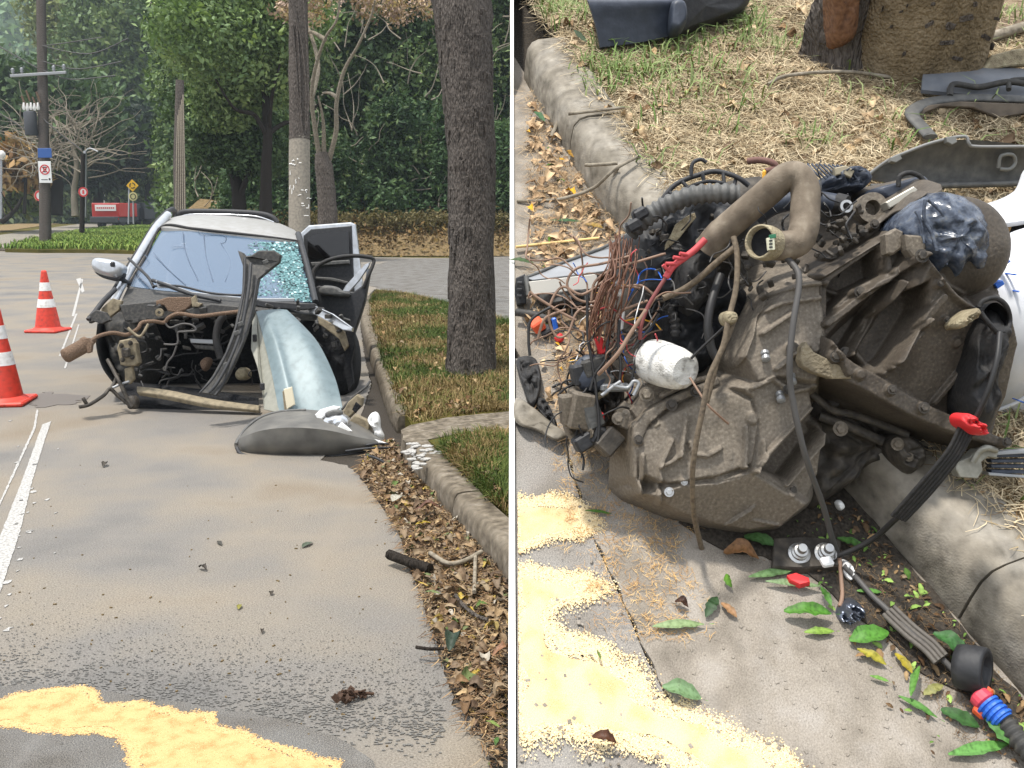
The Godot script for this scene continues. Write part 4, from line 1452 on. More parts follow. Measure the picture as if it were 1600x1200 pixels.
func car_wreck() -> void:
	var c := thing("wrecked_car", "silver hatchback with its front torn off, crazed windscreen and doors hanging open", "car", G(345, 560))
	var st := MB.new()
	# roof
	var rows := edge_rows([[[250, 355, 9.05], [262, 356, 8.98], [340, 364, 8.9], [420, 372, 8.9], [466, 378, 8.97]], [[258, 345, 9.4], [275, 344, 9.3], [350, 349, 9.25], [430, 358, 9.28], [467, 369, 9.35]], [[268, 341, 10.0], [285, 337.5, 9.95], [355, 340, 9.9], [430, 350, 9.95], [464, 363, 10.0]], [[280, 341, 11.0], [300, 336, 11.0], [360, 337.5, 11.0], [425, 346, 11.0], [456, 358, 11.0]], [[286, 352, 12.2], [305, 344, 12.2], [362, 345, 12.2], [420, 352, 12.2], [448, 364, 12.2]]], 26)
	st.shell(rows, Vector3(0, -0.03, 0))
	put(st, "roof", mt.roof_paint, c)
	# windscreen: a curved laminated pane
	st = MB.new()
	var glass := edge_rows([[[202, 447, 8.35], [255, 454, 8.2], [340, 461, 8.12], [430, 468, 8.15], [489, 474, 8.28]], [[229, 400, 8.7], [275, 404, 8.58], [345, 410, 8.52], [420, 418, 8.54], [478, 426, 8.66]], [[255, 356, 9.05], [290, 358, 8.97], [345, 364, 8.92], [415, 371, 8.93], [466, 378, 9.0]]], 24)
	st.shell(glass, Vector3(0, -0.004, -0.005))
	put(st, "windscreen", mt.windscreen_glass, c)
	st = MB.new()
	rim_line(st, [[200, 448, 8.34], [228, 400, 8.69], [253, 354, 9.04], [300, 357, 8.95], [345, 362, 8.9], [415, 370, 8.91], [467, 377, 8.98]], 2.2)
	rim_line(st, [[467, 377, 8.98], [479, 426, 8.64], [491, 475, 8.26]], 2.2)
	put(st, "windscreen_seal", mt.rubber, c)
	# cracks that run through the pane
	st = MB.new()
	for q in [[[286, 362], [288, 385], [296, 410], [306, 430], [309, 438]], [[318, 364], [322, 400], [330, 430], [333, 440]], [[309, 360], [318, 366], [350, 368], [352, 378], [345, 380]], [[288, 386], [275, 385], [268, 387]], [[240, 395], [262, 420], [290, 445]], [[345, 380], [360, 410], [352, 440]], [[222, 415], [212, 430], [206, 444]], [[222, 414], [230, 404], [226, 398]]]:
		var pts := []
		for k in q: pts.append(on_glass(k[0], k[1], 0.004))
		st.tube(curve(pts, 5), 0.003, 5, true, 1, 0.5)
	put(st, "crack", mk("crack_line", c8(70, 84, 104), 0.4), c)
	# the shattered right side: facets of crazed glass, each a little tilted
	st = MB.new()
	var done_pts := 0
	var cols := 40
	var rws := 46
	var jit := {}
	for i in rws + 1:
		for j in cols + 1: jit[Vector2i(i, j)] = Vector2(R(-0.42, 0.42), R(-0.42, 0.42))
	for i in rws:
		for j in cols:
			var q := []
			for k in [[0, 0], [0, 1], [1, 1], [1, 0]]:
				var v: Vector2 = Vector2(j + k[1], i + k[0]) + jit[Vector2i(i + k[0], j + k[1])]
				q.append(Vector2(lerpf(375, 489, v.x / cols) - (v.y / rws - 0.5) * -16.0, lerpf(378, 472, v.y / rws)))
			var mid: Vector2 = (q[0] + q[2]) * 0.5
			var right := 489.0 - (474.0 - mid.y) * 0.24
			if mid.x > right - 2.0 or mid.y < 372 + (mid.x - 400) * 0.12 or mid.y > 456 + (mid.x - 375) * 0.15: continue
			var near := clampf((mid.x - 380) / 55.0, 0, 1)
			if R(0, 1) > near * 1.9: continue
			var pick := R(0, 1)
			var col := c8(66, 104, 106).lerp(c8(116, 156, 158), R(0, 1))
			if pick < 0.05: col = c8(176, 200, 202)
			elif pick < 0.3: col = c8(40, 56, 60).lerp(c8(70, 98, 100), R(0, 1))
			st.color(col)
			var t1 := R(0.003, 0.016)
			var w := []
			var cen := Vector2.ZERO
			for v in q: cen += v * 0.25
			for v in q:
				var s2: Vector2 = cen + (v - cen) * 0.95
				w.append(on_glass(s2.x, s2.y, t1 + R(-0.0035, 0.0035)))
			st.smooth(-1)
			st.quad(w[3], w[2], w[1], w[0])
			for k in 4:
				var b0: Vector3 = w[k] + fwd * 0.006
				var b1: Vector3 = w[(k + 1) % 4] + fwd * 0.006
				st.quad(w[k], w[(k + 1) % 4], b1, b0)
			done_pts += 1
	tag(put(st, "shattered_glass", mt.crazed_glass, c), "crazed greenish glass on the right of the windscreen", "", "", "stuff")
	# inner sticker and mirror behind the glass
	car_part(c, "inner_mirror", mt.white_plastic, [[270, 384], [290, 379], [291, 386], [272, 388]], 8.78, 0.02, 0.5)
	# pillars
	st = MB.new()
	rim_line(st, [[178, 472, 8.05], [198, 432, 8.4], [222, 392, 8.75], [244, 356, 9.05], [262, 336, 9.4]], 6.5)
	put(st, "pillar", mt.silver_paint, c)
	st = MB.new()
	rim_line(st, [[173, 460, 8.15], [196, 422, 8.5], [220, 384, 8.85], [243, 348, 9.15], [258, 333, 9.5]], 3.0)
	put(st, "door_seal", mt.rubber, c)
	st = MB.new()
	rim_line(st, [[493, 472, 8.25], [482, 425, 8.65], [470, 380, 9.0], [466, 366, 9.4]], 5.0)
	put(st, "pillar", mt.black_plastic, c)
	# roof rails
	car_tube(c, "roof_rail", mt.black_plastic, [[243, 350, 9.3], [256, 336, 9.5], [264, 329, 9.8], [271, 327, 10.4], [273, 336, 10.6]], 9.5, 4.0)
	car_tube(c, "roof_rail", mt.black_plastic, [[276, 341, 10.4], [281, 334, 10.4], [296, 330.5, 10.4], [350, 331, 10.4], [400, 333.5, 10.4], [424, 339, 10.4], [433, 348, 10.4]], 10.4, 4.4, "dark roof bar across the back of the roof")
	car_part(c, "spoiler_glass", mt.dark_glass, [[284, 337], [296, 333], [400, 336], [426, 345], [424, 349], [296, 338]], 11.4, 0.02, 0.0)
	car_tube(c, "trim", mt.silver_lamp, [[280, 339, 10.35], [298, 335, 10.35], [350, 335, 10.35], [400, 338, 10.35], [428, 347, 10.35]], 10.35, 1.0)
	# left mirror
	st = MB.new()
	lump(st, pp([[143, 410], [150, 403], [175, 406], [188, 411], [194, 418], [190, 430], [180, 434], [160, 430], [146, 422]], 8.15), 0.05, 0.07, 0.45, Vector2.ZERO, 28, 6)
	var mir := put(st, "wing_mirror", mt.silver_paint, c)
	st = MB.new()
	lump(st, pp([[147, 424], [165, 431], [182, 435], [194, 424], [192, 434], [182, 439], [160, 434]], 8.17), 0.02, 0.05, 0.6, Vector2.ZERO, 20, 4)
	put(st, "mirror_base", mt.black_plastic, mir)
	st = MB.new()
	st.box(Transform3D(Basis(), P(176, 413, 8.07)), Vector3(0.035, 0.04, 0.03), 0.008)
	put(st, "lamp", mt.black_plastic, mir)
	car_tube(c, "mirror_arm", mt.black_plastic, [[186, 432, 8.15], [196, 440, 8.3], [203, 442, 8.4]], 8.2, 4.0)
	# scuttle and wipers
	st = MB.new()
	st.shell(edge_rows([[[186, 478, 8.0], [250, 476, 7.9], [340, 482, 7.85], [430, 488, 7.9], [497, 492, 8.05]], [[200, 448, 8.33], [255, 455, 8.18], [340, 462, 8.1], [430, 469, 8.13], [491, 475, 8.26]]], 26), Vector3(0, -0.05, 0))
	put(st, "scuttle", mt.dusty_plastic, c)
	car_tube(c, "wiper", mt.black_plastic, [[201, 404, 8.5], [215, 417, 8.35], [232, 434, 8.2], [240, 449, 8.1]], 8.3, 2.2)
	car_tube(c, "wiper", mt.black_plastic, [[240, 447, 8.1], [280, 447, 8.05], [330, 458, 8.0], [380, 461, 8.0], [392, 455, 8.05]], 8.1, 1.8)
	car_tube(c, "wiper_arm", mt.black_plastic, [[238, 438, 8.12], [262, 446, 8.05], [300, 460, 7.98], [345, 470, 7.95]], 8.1, 3.0)
	car_part(c, "scuttle_trim", mt.galvanised, [[243, 438], [258, 441], [300, 456], [392, 466], [460, 466], [460, 471], [390, 473], [300, 464], [262, 450], [246, 450]], 8.08, 0.02, 0.6)
	car_part(c, "hood_edge", mt.black_plastic, [[388, 464], [410, 470], [466, 474], [492, 474], [496, 482], [470, 484], [410, 480], [388, 474]], 7.95, 0.06, 1.0)
	# the open bay: bulkhead, sides, floor
	st = MB.new()
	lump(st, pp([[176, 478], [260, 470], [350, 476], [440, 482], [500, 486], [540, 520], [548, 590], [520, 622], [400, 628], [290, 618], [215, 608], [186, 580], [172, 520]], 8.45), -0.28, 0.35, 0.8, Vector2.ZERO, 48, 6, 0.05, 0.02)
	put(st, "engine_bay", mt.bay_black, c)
	st = MB.new()
	lump(st, pp([[172, 478], [190, 470], [212, 478], [222, 500], [236, 540], [230, 590], [205, 606], [186, 585], [170, 540], [164, 505]], 8.1), 0.12, 0.3, 0.5, Vector2(-4, 6), 30, 5, 0.06, 0.04)
	put(st, "inner_wing", mt.dusty_plastic, c)
	st = MB.new()
	lump(st, pp([[475, 492], [520, 495], [548, 520], [556, 570], [545, 612], [510, 622], [488, 590], [472, 540]], 8.2), 0.1, 0.3, 0.5, Vector2(6, 4), 30, 5, 0.05, 0.04)
	put(st, "wheel_arch_liner", mt.bay_black, c)
	st = MB.new()
	st.shell(edge_rows([[[152, 506, 7.75], [150, 540, 7.75], [160, 575, 7.8], [178, 600, 7.85]], [[160, 484, 8.1], [162, 540, 8.2], [172, 578, 8.2], [190, 598, 8.2]], [[182, 476, 8.4], [186, 540, 8.5], [192, 570, 8.5], [205, 595, 8.5]]], 14), Vector3(0.01, 0, -0.01))
	put(st, "wheel_arch_liner", mt.rubber, c)
	# left shoulder: black bracket arm towards the left
	car_tube(c, "bonnet_hinge", mt.black_plastic, [[180, 452, 7.9], [162, 470, 7.75], [148, 488, 7.65], [138, 500, 7.6]], 7.8, 4.0)
	car_part(c, "bracket", mt.dusty_plastic, [[136, 494], [150, 484], [164, 488], [172, 500], [158, 506], [146, 502], [139, 505]], 7.6, 0.05, 1.0)
	car_part(c, "wing_stub", mt.beige_steel, [[158, 482], [176, 466], [190, 470], [186, 484], [168, 498], [156, 498]], 7.75, 0.04, 1.0)
	# upper crossing pieces in the bay
	car_part(c, "cross_panel", mt.dusty_plastic, [[186, 476], [245, 470], [300, 474], [380, 480], [384, 492], [330, 496], [285, 494], [240, 500], [195, 502]], 7.72, 0.08, 1.5)
	car_part(c, "broken_casting", mt.rust, [[243, 470], [262, 464], [298, 464], [301, 474], [290, 484], [276, 489], [262, 486], [256, 477], [244, 477]], 7.6, 0.06, 1.5)
	car_part(c, "broken_casting", mt.beige_steel, [[298, 466], [305, 461], [307, 472], [316, 474], [310, 480], [300, 479]], 7.58, 0.04, 1.0)
	car_part(c, "resonator_box", mt.dusty_plastic, [[288, 484], [330, 474], [372, 478], [380, 488], [350, 494], [300, 494]], 7.6, 0.1, 2.0)
	st = MB.new()
	ringplate(st, P(250, 488, 7.55), 0.012, 0.03, 0.02)
	put(st, "eyelet", mt.beige_steel, c)
	# pipes
	car_tube(c, "exhaust_pipe", mt.rust, [[140, 536, 7.2], [152, 526, 7.25], [176, 520, 7.35], [198, 523, 7.4], [215, 514, 7.4], [222, 504, 7.42], [240, 502, 7.45], [256, 504, 7.5], [264, 496, 7.5], [280, 490, 7.5], [310, 494, 7.5], [345, 490, 7.5], [380, 486, 7.5]], 7.4, 3.2)
	car_tube(c, "exhaust_pipe", mt.beige_steel, [[200, 512, 7.38], [208, 520, 7.38], [220, 525, 7.38], [232, 506, 7.4]], 7.4, 2.2)
	st = MB.new()
	var a0 := P(103, 556, 7.1)
	var a1 := P(141, 535, 7.22)
	var ax := (a1 - a0).normalized()
	st.lathe(Transform3D(Basis(Quaternion(Vector3.UP, ax)), a0), [Vector2(0.012, -0.02), Vector2(0.045, -0.012), Vector2(0.052, 0.0), Vector2(0.052, (a1 - a0).length() * 0.75), Vector2(0.058, (a1 - a0).length() * 0.77), Vector2(0.058, (a1 - a0).length() * 0.9), Vector2(0.03, (a1 - a0).length()), Vector2(0.016, (a1 - a0).length() + 0.04)], 18)
	put(st, "silencer", mt.rust, c)
	car_part(c, "pipe_bracket", mt.rust, [[128, 530], [138, 528], [144, 536], [142, 550], [136, 552], [134, 540]], 7.15, 0.03, 0.8)
	car_tube(c, "brake_pipe", mt.grey_wire, [[258, 504, 7.5], [266, 512, 7.5], [285, 506, 7.5], [300, 508, 7.5], [306, 516, 7.5], [290, 518, 7.5], [278, 520, 7.5], [277, 537, 7.5], [256, 538, 7.5]], 7.5, 1.6)
	car_tube(c, "brake_pipe", mt.grey_wire, [[276, 540, 7.5], [270, 556, 7.5], [262, 566, 7.5], [258, 580, 7.5]], 7.5, 1.5)
	car_tube(c, "brake_pipe", mt.grey_wire, [[252, 544, 7.5], [251, 556, 7.5], [246, 562, 7.5]], 7.5, 1.4)
	car_part(c, "steering_rack", mt.galvanised, [[296, 529], [340, 531], [341, 538], [298, 536]], 7.7, 0.04, 1.0)
	car_part(c, "steering_rack", mt.dusty_plastic, [[300, 538], [340, 541], [340, 548], [306, 545]], 7.7, 0.04, 1.0)
	car_tube(c, "heater_hose", mt.rubber, [[345, 560, 7.6], [338, 530, 7.6], [342, 505, 7.6], [352, 492, 7.6]], 7.6, 6.0)
	# left hub carrier and strut
	car_part(c, "hub_carrier", mt.beige_steel, [[186, 532], [196, 530], [205, 528], [211, 536], [213, 552], [216, 566], [210, 572], [198, 572], [188, 570], [184, 552], [182, 545]], 7.45, 0.08, 2.0)
	st = MB.new()
	for q in [[190, 540], [204, 536], [192, 562], [207, 558]]: hexbolt(st, P(q[0], q[1], 7.45), -fwd, 0.012, 0.025)
	st.box(Transform3D(Basis(), P(197, 551, 7.42)), Vector3(0.06, 0.07, 0.04), 0.01)
	put(st, "bolts", mt.oily_iron, c)
	car_part(c, "strut_plate", mt.beige_steel, [[194, 576], [206, 572], [209, 592], [202, 600], [195, 596]], 7.48, 0.04, 1.5)
	car_tube(c, "drive_shaft", mt.oily_iron, [[168, 562, 7.5], [178, 580, 7.45], [190, 604, 7.4], [198, 622, 7.4], [206, 636, 7.4]], 7.45, 3.0)
	car_tube(c, "wishbone", mt.oily_iron, [[124, 636, 7.25], [140, 632, 7.3], [162, 618, 7.35], [172, 608, 7.4], [186, 620, 7.42], [204, 634, 7.42]], 7.3, 3.0)
	car_tube(c, "wishbone", mt.oily_iron, [[172, 610, 7.4], [180, 596, 7.45], [184, 584, 7.45]], 7.4, 3.0)
	car_tube(c, "track_rod", mt.galvanised, [[176, 606, 7.4], [190, 600, 7.42], [202, 596, 7.42]], 7.4, 2.0)
	car_tube(c, "track_rod", mt.oily_iron, [[136, 632, 7.3], [132, 626, 7.28], [130, 622, 7.28]], 7.3, 3.0)
	st = MB.new()
	lump(st, pp([[198, 622], [208, 618], [214, 628], [210, 638], [200, 638]], 7.42), 0.02, 0.06, 0.5, Vector2.ZERO, 16, 4)
	put(st, "ball_joint", mt.oily_iron, c)
	# lower cross member
	st = MB.new()
	var beam := [[[214, 604, 7.55], [262, 610, 7.5], [330, 624, 7.45], [404, 634, 7.4]], [[214, 612, 7.5], [262, 618, 7.45], [330, 632, 7.4], [404, 641, 7.36]], [[218, 618, 7.52], [262, 625, 7.47], [330, 638, 7.42], [404, 645, 7.38]]]
	st.shell(edge_rows(beam, 24), fwd * 0.06)
	put(st, "cross_member", mt.beige_steel, c)
	st = MB.new()
	st.shell(edge_rows([[[192, 596, 7.9], [260, 602, 7.85], [330, 610, 7.8], [404, 622, 7.7]], [[206, 630, 7.6], [262, 634, 7.6], [330, 644, 7.55], [404, 646, 7.5]]], 20), Vector3(0, -0.03, 0))
	put(st, "under_tray", mt.bay_black, c)
	# yellowish piece deep in the bay
	st = MB.new()
	lump(st, pp([[368, 582], [376, 574], [386, 577], [388, 588], [380, 594], [370, 592]], 7.9), 0.05, 0.1, 0.5, Vector2.ZERO, 16, 4)
	put(st, "vacuum_pump", mt.pale_alloy, c)
	st = MB.new()
	lump(st, pp([[313, 566], [322, 558], [329, 562], [325, 574], [318, 580]], 7.8), 0.04, 0.06, 0.5, Vector2.ZERO, 14, 4)
	put(st, "mount", mt.rust, c)
	# loose bits of loom and brackets all over the bay
	st = MB.new()
	for k in 34:
		var p := Vector3(R(200, 395), R(478, 606), R(7.7, 8.1))
		var pts := [p]
		var an := R(0, TAU)
		for s in 4:
			an += R(-0.9, 0.9)
			p += Vector3(cos(an) * R(6, 18), sin(an) * R(4, 12), R(-0.05, 0.05))
			pts.append(p)
		st.tube(curve(VV(pts), 4), R(0.003, 0.008), 6)
	tag(put(st, "loom_tangle", mt.black_wire, c), "", "", "", "stuff")
	st = MB.new()
	for k in 60:
		st.box(Transform3D(rand_basis(), P(R(190, 470), R(476, 520), R(7.6, 8.0))), Vector3(R(0.02, 0.1), R(0.01, 0.05), R(0.01, 0.04)), 0.004)
	for k in 24:
		st.box(Transform3D(rand_basis(), P(R(190, 300), R(520, 604), R(7.7, 8.0))), Vector3(R(0.02, 0.08), R(0.01, 0.04), R(0.01, 0.03)), 0.004)
	tag(put(st, "broken_brackets", mt.dusty_plastic, c), "", "", "", "stuff")
	# right wing remains
	car_part(c, "wing_rail", mt.silver_paint, [[478, 476, 8.0], [486, 475, 8.0], [520, 490, 7.75], [551, 512, 7.6], [550, 518, 7.6], [536, 516, 7.65], [505, 499, 7.85], [482, 486, 8.0]], 7.8, 0.06, 1.2)
	car_part(c, "wing_stub", mt.beige_steel, [[496, 494], [520, 506], [538, 518], [544, 540], [538, 548], [530, 530], [512, 516], [498, 506]], 7.75, 0.05, 1.2)
	car_part(c, "arch_edge", mt.bay_black, [[538, 516], [552, 512], [554, 540], [548, 566], [552, 600], [545, 612], [538, 580], [540, 545]], 7.8, 0.08, 1.0)
	st = MB.new()
	for k in 26: st.box(Transform3D(rand_basis(), P(R(470, 548), R(484, 540), R(7.75, 8.0))), Vector3(R(0.02, 0.09), R(0.01, 0.04), R(0.01, 0.04)), 0.004)
	tag(put(st, "torn_metal", mt.dusty_plastic, c), "", "", "", "stuff")
	# rear door, swung right open
	var dr := car_part(c, "rear_door", mt.silver_paint, [[469, 364], [482, 352], [548, 347], [555, 350], [560, 392], [566, 440], [562, 480], [554, 502], [480, 500], [474, 430]], 9.9, 0.07, 2.0)
	st = MB.new()
	plate(st, pp([[474, 368], [486, 358], [546, 353], [549, 352], [551, 400], [554, 470], [548, 496], [484, 496], [479, 430]], 9.88), 0.02, 1.0)
	put(st, "inner_panel", mt.black_plastic, dr)
	st = MB.new()
	plate(st, pp([[480, 372], [490, 366], [545, 361], [546, 402], [482, 406]], 9.85), 0.01, 0.0)
	put(st, "window", mt.dark_glass, dr)
	st = MB.new()
	plate(st, pp([[482, 410], [546, 406], [547, 412], [483, 416]], 9.84), 0.02, 1.0)
	plate(st, pp([[490, 432], [520, 434], [544, 440], [544, 444], [512, 438], [490, 436]], 9.84), 0.03, 1.0)
	put(st, "trim_strip", mt.grey_plastic, dr)
	# front door
	dr = car_part(c, "front_door", mt.black_plastic, [[490, 450], [498, 446], [520, 452], [552, 456], [566, 446], [578, 424], [570, 470], [562, 496], [550, 530], [528, 512], [500, 496]], 9.0, 0.09, 2.0)
	st = MB.new()
	rim_line(st, [[491, 456, 8.95], [488, 432, 9.0], [494, 418, 9.03], [512, 407, 9.05], [536, 401, 9.05], [562, 400, 9.05], [582, 403, 9.05]], 3.2)
	rim_line(st, [[582, 403, 9.05], [584, 410, 9.05], [576, 430, 9.0], [568, 450, 9.0]], 3.0)
	put(st, "window_frame", mt.rubber, dr)
	st = MB.new()
	plate(st, pp([[534, 456], [540, 446], [570, 413], [579, 409], [576, 417], [562, 438], [546, 456]], 9.02), 0.02, 1.2)
	put(st, "frame_strip", mt.silver_paint, dr)
	st = MB.new()
	rim_line(st, [[576, 420, 9.1], [573, 446, 9.1], [566, 474, 9.1], [559, 492, 9.1]], 3.0)
	put(st, "door_edge", mt.silver_paint, dr)
	st = MB.new()
	lump(st, pp([[498, 452], [506, 446], [526, 448], [538, 456], [548, 458], [540, 464], [512, 462], [500, 460]], 8.95), 0.03, 0.05, 0.5, Vector2.ZERO, 20, 4)
	put(st, "wing_mirror", mt.grey_plastic, dr)
	# dark cabin behind the glass
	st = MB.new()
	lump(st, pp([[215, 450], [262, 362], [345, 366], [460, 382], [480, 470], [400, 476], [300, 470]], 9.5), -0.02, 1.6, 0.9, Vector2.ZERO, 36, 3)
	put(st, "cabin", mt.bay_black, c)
	st = MB.new()
	st.shell(edge_rows([[[205, 452, 8.5], [345, 470, 8.5], [486, 480, 8.5]], [[222, 436, 9.0], [345, 450, 9.0], [474, 462, 9.0]]], 14), Vector3(0, -0.02, 0))
	put(st, "dashboard", mt.grey_plastic, c)
	for q in [[285, 395, 300], [410, 405, 425]]:
		st = MB.new()
		lump(st, pp([[q[0] - 22, 450], [q[0] - 20, 405], [q[0] - 8, 388], [q[0] + 10, 388], [q[0] + 24, 405], [q[0] + 26, 452]], 9.4), 0.06, 0.12, 0.5, Vector2.ZERO, 20, 4)
		put(st, "seat", mt.cloth, c)
	# right rear wheel and rear tyre, mostly hidden
	for q in [[245, 540, 10.2], [470, 545, 10.0]]:
		st = MB.new()
		st.lathe(Transform3D(Basis(Vector3.BACK, PI / 2), P(q[0], q[1], q[2]) * Vector3(1, 0, 1) + Vector3(0.1, 0.29, 0)), [Vector2(0.18, -0.09), Vector2(0.27, -0.09), Vector2(0.29, -0.06), Vector2(0.29, 0.06), Vector2(0.27, 0.09), Vector2(0.18, 0.09)], 24)
		put(st, "tyre", mt.rubber, c)

func rim_line(o: MB, pts: Array, r_px: float) -> void:
	var v := []
	var rad := []
	for q in pts: v.append(P(q[0], q[1], q[2]))
	var c := curve(v, 6)
	for i in c.size():
		var f := float(i) / (c.size() - 1) * (pts.size() - 1)
		rad.append(r_px * pts[mini(int(f), pts.size() - 1)][2] / LENS)
	o.tube(c, rad, 8)

func on_glass(x: float, y: float, off: float) -> Vector3:     # a point on the windscreen seen at that pixel, off metres before it
	var t := clampf((x - 202) / 287.0, 0, 1)
	var yb := lerpf(447, 474, t)
	var yt := lerpf(355, 378, clampf((x - 255) / 211.0, 0, 1))
	var s := clampf((yb - y) / (yb - yt), 0, 1)
	var dip := 1.0 - pow(absf(t * 2.0 - 1.0), 2.0)
	var d := lerpf(lerpf(8.35, 8.28, t) - 0.19 * dip, lerpf(9.05, 9.0, t) - 0.11 * dip, s)
	return P(x, y, d - off - 0.012)

func torn_parts() -> void:
	# grey bumper lying on the road
	var o := thing("front_bumper", "torn dark grey front bumper lying on the road before the car", "bumper", G(470, 712))
	var st := MB.new()
	st.shell(edge_rows([[[366, 697, 6.38], [378, 712, 6.28], [410, 715, 6.24], [450, 716, 6.22], [520, 716, 6.22], [572, 707, 6.28], [602, 697, 6.4]], [[366, 693, 6.37], [382, 696, 6.22], [410, 698, 6.16], [455, 699, 6.13], [515, 700, 6.14], [566, 696, 6.22], [602, 694, 6.40]], [[368, 688, 6.38], [386, 680, 6.22], [412, 672, 6.14], [455, 668, 6.10], [510, 672, 6.11], [560, 683, 6.22], [601, 690, 6.42]]], 44), fwd * 0.02)
	put(st, "front_skin", mt.bumper_grey, o)
	st = MB.new()
	st.shell(edge_rows([[[368, 688, 6.381], [386, 680, 6.221], [412, 672, 6.141], [455, 668, 6.101], [510, 672, 6.111], [560, 683, 6.221], [601, 690, 6.421]], [[370, 684, 6.42], [388, 670, 6.36], [413, 660, 6.32], [453, 655, 6.30], [505, 657, 6.31], [556, 670, 6.38], [600, 688, 6.45]], [[374, 679, 6.46], [392, 662, 6.50], [414, 649, 6.54], [448, 641, 6.58], [494, 641, 6.59], [546, 652, 6.57], [598, 686, 6.50]]], 44), fwd * 0.02 - Vector3(0, 0.005, 0))
	put(st, "skin", mt.bumper_grey, o)
	st = MB.new()
	rim_line(st, [[369, 694, 6.3], [384, 670, 6.4], [408, 652, 6.5], [440, 643, 6.55], [478, 641, 6.55]], 2.5)
	put(st, "upper_lip", mt.grey_plastic, o)
	st = MB.new()
	rim_line(st, [[370, 700, 6.25], [384, 712, 6.2], [450, 714, 6.18], [520, 714, 6.18], [572, 703, 6.28]], 3.0)
	put(st, "lower_lip", mt.black_plastic, o)
	st = MB.new()
	lump(st, pp([[476, 668], [484, 658], [496, 656], [506, 664], [504, 678], [494, 686], [484, 682]], 6.35), 0.03, 0.1, 0.7, Vector2.ZERO, 24, 5)
	put(st, "fog_lamp_housing", mt.grey_plastic, o)
	# loose headlight pieces on it
	o = thing("headlight", "broken headlight with white reflector pieces resting on the torn bumper", "headlight", P(520, 680, 6.35))
	st = MB.new()
	lump(st, pp([[500, 672], [506, 655], [520, 648], [536, 648], [544, 658], [540, 672], [528, 680], [512, 682]], 6.33), 0.05, 0.08, 0.5, Vector2(3, -2), 30, 6, 0.012, 0.06)
	put(st, "reflector", mt.silver_lamp, o)
	st = MB.new()
	plate(st, pp([[492, 648], [500, 640], [520, 634], [532, 636], [526, 642], [510, 648], [502, 656], [496, 656]], 6.36), 0.03, 1.2)
	put(st, "white_shell", mt.white_plastic, o)
	st = MB.new()
	plate(st, pp([[534, 660], [544, 668], [550, 674], [536, 676], [526, 684], [516, 692], [506, 690], [506, 684], [520, 674]], 6.26), 0.02, 1.2)
	put(st, "white_shell", mt.white_plastic, o)
	st = MB.new()
	lump(st, pp([[508, 646], [522, 640], [534, 643], [530, 652], [514, 655]], 6.32), 0.02, 0.05, 0.6, Vector2.ZERO, 18, 4)
	put(st, "lamp_cup", mt.grey_plastic, o)
	# brown box pieces and white scraps between bumper and kerb
	o = thing("air_box", "broken brown duct pieces wedged between the bumper and the kerb", "car part", G(565, 668))
	st = MB.new()
	plate(st, pp([[545, 658], [554, 648], [572, 656], [578, 662], [576, 676], [568, 683], [550, 674]], 6.5), 0.12, 1.5)
	put(st, "lower_duct", mt.beige_steel, o)
	st = MB.new()
	plate(st, pp([[536, 642], [544, 628], [558, 616], [566, 622], [564, 634], [552, 646], [542, 656]], 6.65), 0.10, 1.5)
	put(st, "upper_duct", mt.beige_steel, o)
	st = MB.new()
	plate(st, pp([[550, 640], [556, 628], [564, 634], [556, 646]], 6.62), 0.01, 0.5)
	put(st, "opening", mt.bay_black, o)
	st = MB.new()
	rim_line(st, [[534, 640, 6.8], [552, 620, 6.85], [570, 606, 6.9], [578, 596, 7.0]], 2.0)
	put(st, "bracket", mt.dusty_plastic, o)
	o = thing("white_scrap", "crumpled white plastic scrap standing against the kerb", "debris", G(592, 688))
	st = MB.new()
	lump(st, pp([[574, 656], [580, 646], [588, 644], [593, 654], [594, 668], [600, 682], [596, 690], [586, 688], [584, 672], [578, 664]], 6.5), 0.03, 0.04, 0.4, Vector2.ZERO, 26, 5, 0.03, 0.08)
	put(st, "shell", mt.white_plastic, o)
	st = MB.new()
	plate(st, pp([[568, 680], [578, 684], [604, 692], [606, 697], [586, 694], [574, 690]], 6.35), 0.015, 1.0)
	put(st, "strip", mt.white_plastic, o)
	o = thing("splinter_strip", "thin dark plastic splinters lying on the leaves by the bumper", "debris", G(585, 702))
	for q in [[540, 705, 612, 700], [560, 698, 606, 694], [572, 712, 600, 722]]:
		st = MB.new()
		st.tube(curve([G(q[0], q[1], 0.03), G((q[0] + q[2]) / 2.0, (q[1] + q[3]) / 2.0 - 2, 0.05), G(q[2], q[3], 0.03)], 4), 0.008, 5)
		put(st, "splinter", mt.black_plastic, o)
	# the long pale-blue panel leaning on the front
	o = thing("loose_fender", "pale blue-silver body panel leaning against the gutted front end", "car panel", G(470, 655))
	st = MB.new()
	var rows := edge_rows([[[436, 646, 6.75], [458, 648, 6.71], [474, 648, 6.735], [508, 648, 6.76], [536, 640, 6.80]], [[426, 590, 6.95], [444, 588, 6.915], [458, 586, 6.94], [500, 584, 6.96], [523, 590, 7.0]], [[413, 535, 7.2], [428, 530, 7.165], [442, 528, 7.19], [475, 526, 7.20], [497, 536, 7.23]], [[404, 500, 7.4], [414, 497, 7.375], [428, 496, 7.39], [452, 496, 7.39], [468, 503, 7.41]], [[400, 487, 7.48], [408, 485, 7.47], [418, 484, 7.475], [436, 483, 7.475], [448, 484, 7.48]]], 40)
	st.shell(rows, fwd * 0.012)
	put(st, "skin", mt.panel_paint, o)
	st = MB.new()
	plate(st, pp([[394, 502, 7.42], [401, 487, 7.48], [404, 500, 7.41], [413, 535, 7.21], [426, 590, 6.96], [438, 646, 6.75], [412, 640, 6.85], [409, 606, 6.95], [402, 574, 7.05], [392, 545, 7.2]], 7.2), 0.02, 1.0)
